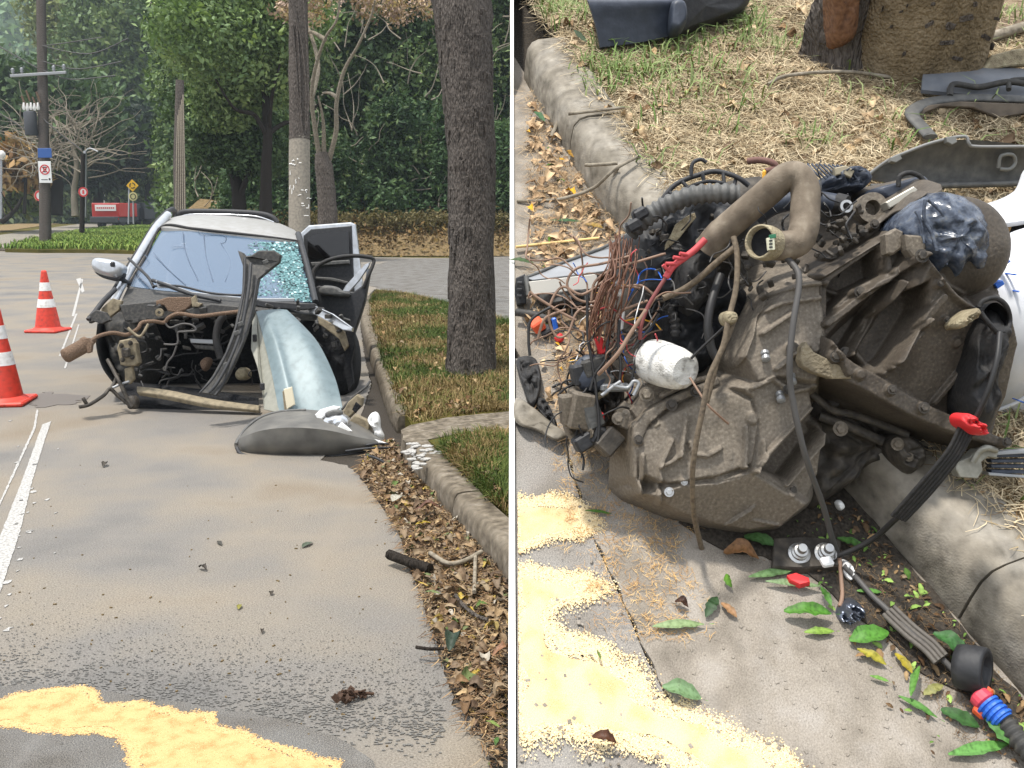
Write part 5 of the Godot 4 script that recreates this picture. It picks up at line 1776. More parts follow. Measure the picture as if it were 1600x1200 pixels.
	put(st, "inner_flange", mk("flange_paint", Color.WHITE, 0.7, 0, ntex([c8(120, 120, 110), c8(150, 149, 138)], 0.03, 90, 256, 4), 3.0), o)
	for q in [[410, 604, 6.9], [398, 528, 7.25]]:
		st = MB.new()
		st.box(Transform3D(Basis(), P(q[0], q[1], q[2])), Vector3(0.03, 0.05, 0.02), 0.005)
		put(st, "clip", mt.black_plastic, o)
	st = MB.new()
	plate(st, pp([[443, 608], [456, 604], [461, 632], [448, 640]], 6.72), 0.012, 1.0)
	tag(put(st, "sticker", mk("label_cream", c8(214, 204, 178), 0.7), o), "cream label near the panel's foot")
	st = MB.new()
	plate(st, pp([[441, 612], [447, 606], [449, 640], [444, 640]], 6.74), 0.03, 0.8)
	put(st, "tab", mt.beige_steel, o)
	# dark twisted strip standing upright
	o = thing("twisted_strip", "long dark plastic strip standing twisted before the windscreen", "car part", G(325, 622))
	st = MB.new()
	plate(st, pp([[371, 391, 7.45], [380, 395, 7.45], [384, 400, 7.45], [392, 399, 7.4], [404, 391, 7.4], [428, 391, 7.4], [439, 398, 7.4], [437, 410, 7.4], [423, 421, 7.4], [405, 436, 7.35], [397, 482, 7.25], [385, 525, 7.15], [370, 561, 7.05], [353, 597, 7.0], [338, 619, 6.95], [310, 614, 6.95], [331, 588, 7.0], [352, 550, 7.05], [366, 511, 7.15], [378, 453, 7.3], [379, 415, 7.4]], 7.2), 0.035, 2.0)
	put(st, "strip", mt.dusty_plastic, o)
	st = MB.new()
	rim_line(st, [[392, 412, 7.34], [388, 455, 7.22], [378, 510, 7.1], [362, 556, 7.0], [340, 598, 6.92], [326, 614, 6.9]], 2.6)
	rim_line(st, [[383, 402, 7.4], [381, 453, 7.26], [369, 511, 7.1], [355, 550, 7.0], [335, 588, 6.95], [313, 613, 6.9]], 1.8)
	rim_line(st, [[402, 436, 7.3], [394, 482, 7.2], [382, 525, 7.1], [367, 561, 7.0], [350, 597, 6.95], [336, 618, 6.9]], 1.6)
	put(st, "rib", mt.black_plastic, o)
	for q in [[376, 506, 7.08], [370, 520, 7.06], [352, 570, 6.98], [415, 409, 7.37]]:
		st = MB.new()
		st.box(Transform3D(Basis(Vector3.BACK, 0.4), P(q[0], q[1], q[2])), Vector3(0.04, 0.03, 0.015), 0.004)
		put(st, "clip", mt.grey_plastic, o)
	# black grille piece at the foot of the tree
	o = thing("grille_piece", "black ribbed plastic grille piece lying at the foot of the tree", "car part", G(700, 632, 0.12))
	st = MB.new()
	lump(st, pp([[664, 624], [672, 610], [690, 597], [710, 598], [728, 606], [738, 616], [728, 628], [700, 634], [676, 633]], 7.95), 0.06, 0.14, 0.4, Vector2.ZERO, 34, 6, 0.02, 0.05)
	put(st, "body", mt.black_plastic, o)
	st = MB.new()
	for k in 7: rim_line(st, [[692 + k * 5.0, 600 + k * 1.2, 7.9], [690 + k * 5.0, 612 + k, 7.86], [688 + k * 5.0, 626 + k * 0.3, 7.88]], 1.0)
	put(st, "ribs", mt.dusty_plastic, o)

func cone(label: String, at: Vector3, turn: float) -> void:
	var c := thing("traffic_cone", label, "traffic cone", at, "traffic cones beside the wreck")
	var st := MB.new()
	st.xf = Transform3D(Basis(Vector3.UP, turn), at)
	st.box(Transform3D(Basis(), Vector3(0, 0.018, 0)), Vector3(0.40, 0.036, 0.40), 0.012)
	st.lathe(Transform3D(), [Vector2(0.185, 0.034), Vector2(0.165, 0.05), Vector2(0.15, 0.06)], 28)
	put(st, "base", mt.cone_red, c)
	var prof := [[0.05, 0.148, 0.30, 0.106, "body", mt.cone_red, 0.0], [0.30, 0.106, 0.40, 0.086, "reflective_band", mt.cone_white, 0.003], [0.40, 0.086, 0.50, 0.067, "body", mt.cone_red, 0.0], [0.50, 0.067, 0.60, 0.052, "reflective_band", mt.cone_white, 0.003], [0.60, 0.052, 0.72, 0.034, "body", mt.cone_red, 0.0]]
	for p in prof:
		st = MB.new()
		var e: float = p[6]
		var pr := [Vector2(p[1] + e, p[0]), Vector2(lerpf(p[1], p[3], 0.5) + e, lerpf(p[0], p[2], 0.5)), Vector2(p[3] + e, p[2])]
		if p[2] > 0.7: pr.append_array([Vector2(0.030, 0.735), Vector2(0.022, 0.745), Vector2(0.018, 0.73)])
		st.lathe(Transform3D(Basis(), at), pr, 32, true)
		put(st, p[4], p[5], c)

func cones() -> void:
	cone("nearer traffic cone, cut by the left edge, with an oil stain at its foot", G(5, 630), 0.15)
	cone("farther traffic cone standing beyond the lane line near the car", G(75.5, 518), -0.1)

func far_vehicles() -> void:
	var d := 86.0
	var s := d / LENS
	var base := P(167, 355, d)
	var t := thing("red_truck", "red truck seen from behind with a white plate on its tailgate", "truck", Vector3(base.x, 0, base.z))
	var o := Vector3(base.x, 0, base.z)
	var st := MB.new()
	st.box(Transform3D(Basis(), o + Vector3(0, 1.55, -2.0)), Vector3(2.35, 1.15, 4.0), 0.04)
	put(st, "cargo_bed", mt.truck_red, t)
	st = MB.new()
	st.box(Transform3D(Basis(), o + Vector3(0, 1.72, 0.03)), Vector3(1.75, 0.5, 0.05), 0.01)
	put(st, "tailgate_panel", mt.sign_white, t)
	st = MB.new()
	for k in 9: st.box(Transform3D(Basis(), o + Vector3(-0.68 + k * 0.17, 1.72, 0.062)), Vector3(0.11, 0.12, 0.012))
	put(st, "panel_print", mt.sign_red, t)
	st = MB.new()
	st.box(Transform3D(Basis(), o + Vector3(0, 0.75, -1.5)), Vector3(2.1, 0.5, 4.6), 0.03)
	st.box(Transform3D(Basis(), o + Vector3(0, 0.62, 0.1)), Vector3(2.3, 0.16, 0.12), 0.02)
	put(st, "chassis", mt.truck_grey, t)
	for x in [-0.8, 0.8]:
		st = MB.new()
		st.lathe(Transform3D(Basis(Vector3.BACK, PI / 2), o + Vector3(x, 0.45, -1.0)), [Vector2(0.25, -0.22), Vector2(0.43, -0.22), Vector2(0.46, -0.16), Vector2(0.46, 0.16), Vector2(0.43, 0.22), Vector2(0.25, 0.22)], 20)
		put(st, "wheel", mt.rubber, t)
		st = MB.new()
		st.box(Transform3D(Basis(), o + Vector3(x * 1.25, 0.8, 0.15)), Vector3(0.22, 0.14, 0.04), 0.01)
		put(st, "tail_light", mt.sign_red, t)
	st = MB.new()
	st.box(Transform3D(Basis(), o + Vector3(0, 0.85, 0.17)), Vector3(0.42, 0.14, 0.01))
	put(st, "number_plate", mt.sign_white, t)
	st = MB.new()
	st.box(Transform3D(Basis(), o + Vector3(0, 1.35, -5.0)), Vector3(2.2, 1.5, 1.9), 0.1)
	put(st, "cab", mt.truck_grey, t)
	d = 92.0
	base = P(212, 352, d)
	t = thing("flatbed_trailer", "dark flatbed trailer with wheels standing right of the red truck", "trailer", Vector3(base.x, 0, base.z))
	o = Vector3(base.x, 0, base.z)
	st = MB.new()
	st.box(Transform3D(Basis(Vector3.UP, -0.5), o + Vector3(0.2, 1.25, 0)), Vector3(3.6, 1.0, 1.6), 0.05)
	st.box(Transform3D(Basis(Vector3.UP, -0.5), o + Vector3(0.7, 1.95, 0)), Vector3(1.8, 0.5, 1.4), 0.1)
	put(st, "bed", mt.truck_grey, t)
	for x in [-1.3, -0.5, 0.4, 1.4]:
		st = MB.new()
		st.lathe(Transform3D(Basis(Vector3.RIGHT, PI / 2), o + Vector3(x, 0.42, 0.9)), [Vector2(0.2, -0.12), Vector2(0.42, -0.12), Vector2(0.42, 0.12), Vector2(0.2, 0.12)], 16)
		put(st, "wheel", mt.rubber, t)

# ---------- cast housings: faces, ribs, bosses and pockets joined into one worked surface ----------
class Cast:
	var d0 := 2.0            # depth of the parting plane
	var faces := []          # [polygon, height, slope x, slope y (m per 100 px), centre, edge slope (m per px)]
	var ribs := []           # [points, half width px, height]
	var bosses := []         # [centre, radius px, height]
	var pockets := []        # [polygon, floor height, wall px]
	var domes := []          # [centre, radius px, base height, extra height]
	var nz := FastNoiseLite.new()
	var nf := FastNoiseLite.new()
	func _init(depth: float, sd: int) -> void:
		d0 = depth
		nz.seed = sd
		nz.frequency = 0.02
		nz.fractal_octaves = 3
		nf.seed = sd + 1
		nf.frequency = 0.16
		nf.fractal_octaves = 3
	func poly(a: Array) -> PackedVector2Array:
		var out := PackedVector2Array()
		for q in a: out.append(Vector2(q[0], q[1]))
		return out
	func face(a: Array, h: float, gx: float, gy: float, edge := 0.004) -> void:
		var p := poly(a)
		var c := Vector2.ZERO
		for q in p: c += q
		faces.append([p, h, gx, gy, c / p.size(), edge])
	func rib(a: Array, w: float, h: float) -> void:
		ribs.append([poly(a), w, h])
	func boss(x: float, y: float, r: float, h: float) -> void:
		bosses.append([Vector2(x, y), r, h])
	func pocket(a: Array, floor_h: float, wall := 5.0) -> void:
		pockets.append([poly(a), floor_h, wall])
	func dome(x: float, y: float, r: float, h: float, e: float) -> void:
		domes.append([Vector2(x, y), r, h, e])
	static func inside(p: Vector2, g: PackedVector2Array) -> float:      # px to the edge, positive inside
		var best := 1e9
		var n := g.size()
		for i in n:
			var q := Geometry2D.get_closest_point_to_segment(p, g[i], g[(i + 1) % n])
			best = minf(best, p.distance_squared_to(q))
		return sqrt(best) if Geometry2D.is_point_in_polygon(p, g) else -sqrt(best)
	func height(p: Vector2, rough := true) -> float:
		var w := p + Vector2(nz.get_noise_2d(p.x, p.y), nz.get_noise_2d(p.x + 500.0, p.y)) * 0.5
		var h := -1e9
		for f in faces:
			var s := inside(w, f[0])
			var top: float = f[1] + ((p.x - f[4].x) * f[2] + (p.y - f[4].y) * f[3]) / 100.0
			if s > 60.0: h = maxf(h, top)
			elif s < 0.0 and f == faces[0]: h = maxf(h, top - 0.03 + s * 0.022)
			else:
				var e: float = top + minf(0.0, (s - 5.0) * f[5])
				if s < 10.0 and s > 0.0: e = minf(e, top - 0.0016 * pow((10.0 - s) / 10.0, 2.0))
				h = maxf(h, e)
		for q in domes:
			var r: float = w.distance_to(q[0]) / q[1]
			if r < 1.0: h = maxf(h, q[2] + q[3] * sqrt(1.0 - r * r))
		for q in pockets:
			var s := inside(w, q[0])
			if s > 0.0: h = minf(h, lerpf(h, q[1], clampf(s / q[2], 0, 1)))
		for q in ribs:
			var best := 1e9
			for i in q[0].size() - 1:
				best = minf(best, w.distance_to(Geometry2D.get_closest_point_to_segment(w, q[0][i], q[0][i + 1])))
			if best < q[1] * 1.6: h += q[2] * smoothstep(1.0, 0.0, (best - q[1] * 0.6) / (q[1] * 0.4)) if best > q[1] * 0.6 else q[2]
		for q in bosses:
			var r: float = w.distance_to(q[0])
			if r < q[1] * 1.5: h += q[2] * smoothstep(1.0, 0.0, (r - q[1] * 0.7) / (q[1] * 0.6))
		if rough and h > -0.5: h += nz.get_noise_2d(p.x * 0.8, p.y * 0.8) * 0.0016 + nf.get_noise_2d(p.x, p.y) * 0.0007
		return h

func cast_point(c: Cast, x: float, y: float, out := 0.0) -> Vector3:
	return P(x, y, c.d0) - fwd * (c.height(Vector2(x, y), false) + out)

func cast_mesh(o: MB, c: Cast, lo: Vector2, hi: Vector2, step: float, deepest := -0.16) -> void:
	var nx := int((hi.x - lo.x) / step)
	var ny := int((hi.y - lo.y) / step)
	var pts := []
	var ok := []
	for j in ny + 1:
		var row := PackedVector3Array()
		var good := PackedByteArray()
		for i in nx + 1:
			var p := lo + Vector2(i, j) * step
			var h := c.height(p)
			good.append(1 if h > deepest else 0)
			row.append(P(p.x, p.y, c.d0) - fwd * maxf(h, deepest))
		pts.append(row)
		ok.append(good)
	o.smooth(1)
	for j in ny:
		for i in nx:
			if ok[j][i] + ok[j + 1][i] + ok[j][i + 1] + ok[j + 1][i + 1] == 0: continue
			o.quad(pts[j + 1][i], pts[j + 1][i + 1], pts[j][i + 1], pts[j][i])

func gearbox_cast() -> Cast:
	var c := Cast.new(2.0, 21)
	c.face([[978, 690], [982, 655], [1000, 640], [1035, 622], [1075, 606], [1110, 590], [1134, 566], [1150, 530], [1166, 495], [1172, 468], [1210, 440], [1262, 425], [1268, 560], [1262, 690], [1250, 740], [1238, 788], [1206, 820], [1160, 831], [1105, 821], [1045, 801], [1005, 783], [986, 758]], 0.03, 0, 0, 0.006)
	c.face([[986, 700], [1000, 668], [1035, 642], [1075, 624], [1118, 606], [1152, 622], [1162, 660], [1152, 718], [1100, 738], [1030, 750], [994, 738]], 0.115, 0.03, 0.015, 0.003)
	c.face([[998, 764], [1050, 746], [1100, 741], [1152, 725], [1196, 752], [1240, 776], [1206, 814], [1158, 824], [1105, 814], [1048, 795]], 0.105, 0.012, -0.085, 0.0035)
	c.face([[1124, 604], [1182, 588], [1240, 596], [1246, 634], [1156, 726], [1148, 716], [1158, 660], [1150, 622]], 0.128, -0.02, 0.01, 0.004)
	c.face([[1158, 600], [1138, 560], [1154, 520], [1176, 482], [1216, 452], [1258, 440], [1262, 560], [1244, 600], [1190, 592]], 0.125, 0.015, 0.02, 0.0035)
	c.face([[1204, 742], [1262, 672], [1258, 735], [1240, 778], [1196, 754]], 0.10, -0.02, -0.03, 0.004)
	c.face([[976, 664], [1000, 636], [1040, 614], [1080, 597], [1110, 584], [1118, 602], [1080, 618], [1040, 636], [1010, 660], [996, 690], [992, 740], [1004, 776], [990, 768], [978, 740]], 0.088, 0, 0, 0.008)
	c.pocket([[1160, 724], [1240, 642], [1262, 668], [1206, 742]], 0.03, 4.0)
	c.rib([[1152, 722], [1238, 638]], 6, 0.0216)
	c.rib([[1204, 746], [1262, 676]], 6, 0.0243)
	c.rib([[1152, 724], [1178, 736], [1202, 752]], 5, 0.0108)
	c.rib([[1056, 648], [1053, 676], [1048, 706]], 4, 0.0162)
	c.rib([[1036, 684], [1025, 708], [1018, 722], [1019, 744]], 4, 0.0135)
	c.rib([[1019, 722], [1038, 713], [1048, 702]], 3.5, 0.0121)
	c.rib([[1062, 686], [1067, 703], [1086, 705], [1104, 694]], 3.5, 0.0108)
	c.rib([[1016, 752], [1021, 782]], 4, 0.0162)
	c.rib([[994, 706], [992, 762]], 4, 0.0189)
	c.rib([[1140, 664], [1138, 700], [1136, 722]], 4, 0.0162)
	c.rib([[1166, 684], [1166, 704], [1162, 720], [1150, 727], [1138, 720]], 3.5, 0.0135)
	c.rib([[1162, 804], [1204, 813]], 2.5, 0.0081)
	for k in 5: c.rib([[1120 + k * 7, 813 - k * 5.5], [1132 + k * 6.5, 802 - k * 5]], 2.2, 0.0095)
	c.rib([[1176, 468], [1200, 461], [1230, 454], [1256, 452]], 4, 0.0135)
	c.rib([[1172, 492], [1196, 481], [1250, 474]], 4, 0.0135)
	c.rib([[1166, 526], [1214, 494]], 4, 0.0189)
	c.rib([[1184, 578], [1228, 543]], 4, 0.0162)
	c.rib([[1134, 572], [1150, 532], [1160, 500], [1174, 476]], 5, 0.0162)
	c.rib([[1150, 606], [1182, 592], [1210, 612], [1246, 604]], 4, 0.0135)
	c.rib([[1100, 740], [1128, 733], [1152, 726]], 3.5, 0.0081)
	for q in [[1073, 611, 9], [1037, 631, 9], [1012, 655, 8], [988, 683, 8], [1208, 549, 10], [1200, 608, 8], [1031, 759, 8], [1053, 744, 6], [1150, 650, 9], [1214, 757, 9], [1240, 548, 7]]: c.boss(q[0], q[1], q[2], 0.010)
	return c

func bell_cast() -> Cast:
	var c := Cast.new(1.98, 33)
	c.face([[1248, 566], [1244, 520], [1252, 470], [1260, 428], [1300, 394], [1345, 352], [1390, 312], [1430, 296], [1480, 308], [1520, 350], [1540, 420], [1556, 480], [1562, 540], [1556, 620], [1536, 690], [1500, 696], [1440, 672], [1390, 648], [1330, 620], [1280, 594]], 0.04, 0, 0, 0.006)
	c.face([[1386, 426], [1436, 470], [1486, 498], [1530, 488], [1552, 540], [1546, 620], [1524, 682], [1440, 654], [1340, 604], [1332, 584], [1388, 524], [1366, 480]], 0.135, -0.03, -0.04, 0.003)
	c.face([[1304, 558], [1356, 466], [1400, 440], [1412, 482], [1352, 574], [1332, 590]], 0.085, -0.01, 0.03, 0.004)
	c.face([[1254, 524], [1256, 440], [1345, 388], [1395, 328], [1432, 306], [1436, 400], [1384, 422], [1290, 508], [1262, 540]], 0.115, 0.02, 0.0, 0.004)
	c.face([[1246, 562], [1257, 530], [1270, 548], [1296, 566], [1340, 590], [1400, 624], [1460, 650], [1532, 682], [1524, 700], [1440, 676], [1380, 652], [1330, 626], [1296, 608], [1262, 592]], 0.150, -0.01, 0.0, 0.010)
	c.dome(1458, 398, 74, 0.115, 0.055)
	c.pocket([[1267, 450], [1340, 396], [1345, 440], [1304, 460], [1266, 502]], 0.03, 4.0)
	c.pocket([[1300, 392], [1372, 342], [1384, 356], [1316, 398]], 0.045, 4.0)
	c.pocket([[1312, 548], [1362, 468], [1392, 452], [1396, 490], [1348, 566], [1332, 576]], 0.07, 6.0)
	c.rib([[1262, 512], [1384, 414]], 6.9, 0.0304)
	c.rib([[1298, 556], [1358, 456]], 8.0, 0.0357)
	c.rib([[1346, 576], [1394, 512]], 5.8, 0.0214)
	c.rib([[1256, 440], [1347, 384]], 5.8, 0.0179)
	c.rib([[1347, 384], [1352, 446], [1306, 466], [1262, 450]], 5.2, 0.0161)
	c.rib([[1282, 404], [1402, 318]], 8.0, 0.0268)
	c.rib([[1254, 438], [1252, 520], [1282, 584]], 6.9, 0.0179)
	c.rib([[1384, 416], [1398, 440], [1420, 466], [1450, 486], [1494, 496]], 4.6, 0.0143)
	c.rib([[1392, 410], [1406, 432], [1432, 458], [1470, 476]], 2.9, 0.0053)
	c.rib([[1420, 628], [1460, 576]], 5.2, 0.0179)
	c.rib([[1482, 644], [1498, 566]], 4.6, 0.0125)
	c.rib([[1412, 478], [1380, 518], [1350, 566]], 8.0, 0.0161)
	c.rib([[1332, 494], [1318, 520]], 3.4, 0.0089)
	for q in [[1296, 553, 9], [1306, 466, 9], [1262, 561, 9], [1376, 420, 10], [1392, 634, 9], [1345, 608, 8], [1460, 660, 9], [1516, 684, 8], [1300, 586, 8], [1344, 360, 8], [1404, 458, 6], [1422, 508, 6], [1446, 540, 7], [1500, 540, 6], [1470, 600, 6]]: c.boss(q[0], q[1], q[2], 0.012)
	return c

func blade_mesh(n: int, h: float, w: float, spread: float, lean: float, sd: int) -> ArrayMesh:   # a tuft of bent grass blades
	var r := RandomNumberGenerator.new()
	r.seed = sd
	var st := SurfaceTool.new()
	st.begin(Mesh.PRIMITIVE_TRIANGLES)
	for i in n:
		var o := Vector3(r.randf_range(-1, 1), 0, r.randf_range(-1, 1)) * spread
		var a := r.randf_range(0, TAU)
		var d := Vector3(cos(a), 0, sin(a))
		var s := Vector3(-sin(a), 0, cos(a)) * w
		var hh := h * r.randf_range(0.5, 1.2)
		var ln := lean * r.randf_range(0.3, 1.4)
		var p := [o, o + d * hh * ln * 0.35 + Vector3(0, hh * 0.6, 0), o + d * hh * ln + Vector3(0, hh * (1.0 - ln * 0.35), 0)]
		var sh := r.randf_range(0.8, 1.15)
		st.set_color(Color(sh, sh, sh))
		for q in [p[0] - s, p[0] + s, p[1] + s * 0.7, p[0] - s, p[1] + s * 0.7, p[1] - s * 0.7, p[1] - s * 0.7, p[1] + s * 0.7, p[2]]: st.add_vertex(q)
	st.generate_normals()
	return st.commit()

func straw_mesh(n: int, l: float, w: float, sd: int) -> ArrayMesh:      # a few dry curved stalks lying about
	var r := RandomNumberGenerator.new()
	r.seed = sd
	var st := SurfaceTool.new()
	st.begin(Mesh.PRIMITIVE_TRIANGLES)
	for i in n:
		var o := Vector3(r.randf_range(-1, 1), r.randf_range(0, 0.25), r.randf_range(-1, 1)) * l * 0.6
		var a := r.randf_range(0, TAU)
		var up := r.randf_range(-0.15, 0.3)
		var bend := r.randf_range(-1.2, 1.2)
		var sh := r.randf_range(0.7, 1.2)
		st.set_color(Color(sh, sh, sh))
		var ll := l * r.randf_range(0.4, 1.2)
		var p := o
		var k0 := []
		for k in 4:
			var d := Vector3(cos(a), up, sin(a))
			var s := Vector3(-sin(a), r.randf_range(-0.4, 0.4), cos(a)) * w * (1.0 - k * 0.2)
			var c := [p - s, p + s]
			if k0.size():
				for q in [k0[0], k0[1], c[1], k0[0], c[1], c[0]]: st.add_vertex(q)
			k0 = c
			p += d * ll / 3.0
			a += bend / 3.0
			up -= 0.1
	st.generate_normals()
	return st.commit()

func leaf_mesh(l: float, w: float, curl: float, sd: int, lobes := 0.0) -> ArrayMesh:   # one leaf with a folded midrib and a curl, lying on y = 0
	var r := RandomNumberGenerator.new()
	r.seed = sd
	var st := SurfaceTool.new()
	st.begin(Mesh.PRIMITIVE_TRIANGLES)
	var rows := []
	var n := 10
	var tw := r.randf_range(-0.5, 0.5)
	for i in n + 1:
		var t := float(i) / n
		var ww := w * pow(sin(PI * clampf(t * 0.94 + 0.04, 0, 1)), 0.8) * (1.0 + lobes * sin(t * 17.0)) * r.randf_range(0.82, 1.12)
		var z := (t - 0.5) * l
		var y := curl * l * (0.5 - absf(t - 0.5)) * 1.2 * r.randf_range(0.6, 1.2)
		var s := curl * ww * r.randf_range(0.4, 1.3)
		var tt := tw * (t - 0.5) * curl * 2.0
		rows.append([Vector3(-ww, y + s + ww * tt, z), Vector3(-ww * 0.5, y + s * 0.35 + ww * tt * 0.5, z), Vector3(0, y, z), Vector3(ww * 0.5, y + s * 0.35 - ww * tt * 0.5, z), Vector3(ww, y + s - ww * tt, z)])
	for i in n:
		for j in 4:
			var sh := 0.92 if j == 0 or j == 3 else 1.06
			st.set_color(Color(sh, sh, sh))
			for q in [rows[i][j], rows[i + 1][j], rows[i + 1][j + 1], rows[i][j], rows[i + 1][j + 1], rows[i][j + 1]]: st.add_vertex(q)
	st.set_color(Color(0.9, 0.95, 0.8))
	var e: Vector3 = rows[n][2]
	for q in [e, e + Vector3(0.0015, 0, l * 0.18), e + Vector3(-0.0015, 0.001, l * 0.18)]: st.add_vertex(q)
	st.generate_normals()
	return st.commit()

func flat_of(pts: Array) -> PackedVector2Array:
	var out := PackedVector2Array()
	for p in pts: out.append(Vector2(p.x, p.z))
	return out
func in_area(poly: PackedVector2Array, lo: Vector2, hi: Vector2) -> Vector2:
	for k in 60:
		var p := Vector2(R(lo.x, hi.x), R(lo.y, hi.y))
		if Geometry2D.is_point_in_polygon(p, poly): return p
	return poly[0]
func bounds(poly: PackedVector2Array) -> Array:
	var lo := poly[0]
	var hi := poly[0]
	for p in poly:
		lo = lo.min(p)
		hi = hi.max(p)
	return [lo, hi]

var leaf_kinds := []
func leaf_pick(k: int) -> ArrayMesh:
	if leaf_kinds.is_empty():
		for i in 5: leaf_kinds.append(leaf_mesh(0.10, 0.017 + 0.003 * i, 0.35 + 0.12 * i, 60 + i))
		for i in 5: leaf_kinds.append(leaf_mesh(0.10, 0.010 + 0.0045 * i, 0.12 + 0.06 * i, 80 + i))
	return leaf_kinds[k]

var dry := [c8(92, 70, 50), c8(126, 98, 70), c8(154, 126, 92), c8(176, 150, 112), c8(112, 92, 74), c8(78, 62, 50), c8(148, 132, 108)]
func dry_color() -> Color:
	return dry[rng.randi() % dry.size()].lerp(dry[rng.randi() % dry.size()], R(0, 1))

# one leaf that can be told apart
func single_leaf(label: String, at: Vector3, up: Basis, size: float, col: Color, kind := 6, group := "", roll := 0.0) -> void:
	var o := MeshInstance3D.new()
	o.name = numbered("fallen_leaf")
	o.mesh = leaf_pick(kind)
	if not mt.has("leaf_mottle"): mt.leaf_mottle = ntex([c8(120, 128, 96), c8(222, 226, 208), c8(255, 255, 250)], 0.02, 101, 512, 6)
	var m: StandardMaterial3D = mt.leaf_skin.duplicate()
	m.albedo_texture = mt.leaf_mottle
	m.uv1_triplanar = true
	m.uv1_world_triplanar = true
	m.uv1_scale = Vector3.ONE * 9.0
	m.albedo_color = Color(col.r * 0.82, col.g * 0.80, col.b * 0.82)
	o.material_override = m
	add_child(o, true)
	o.transform = Transform3D(up * Basis(Vector3.BACK, roll) * Basis().scaled(Vector3(R(0.75, 1.1), R(0.5, 1.0), 1.0) * size * 0.88 / 0.10), at)
	tag(o, label, "leaf", group)

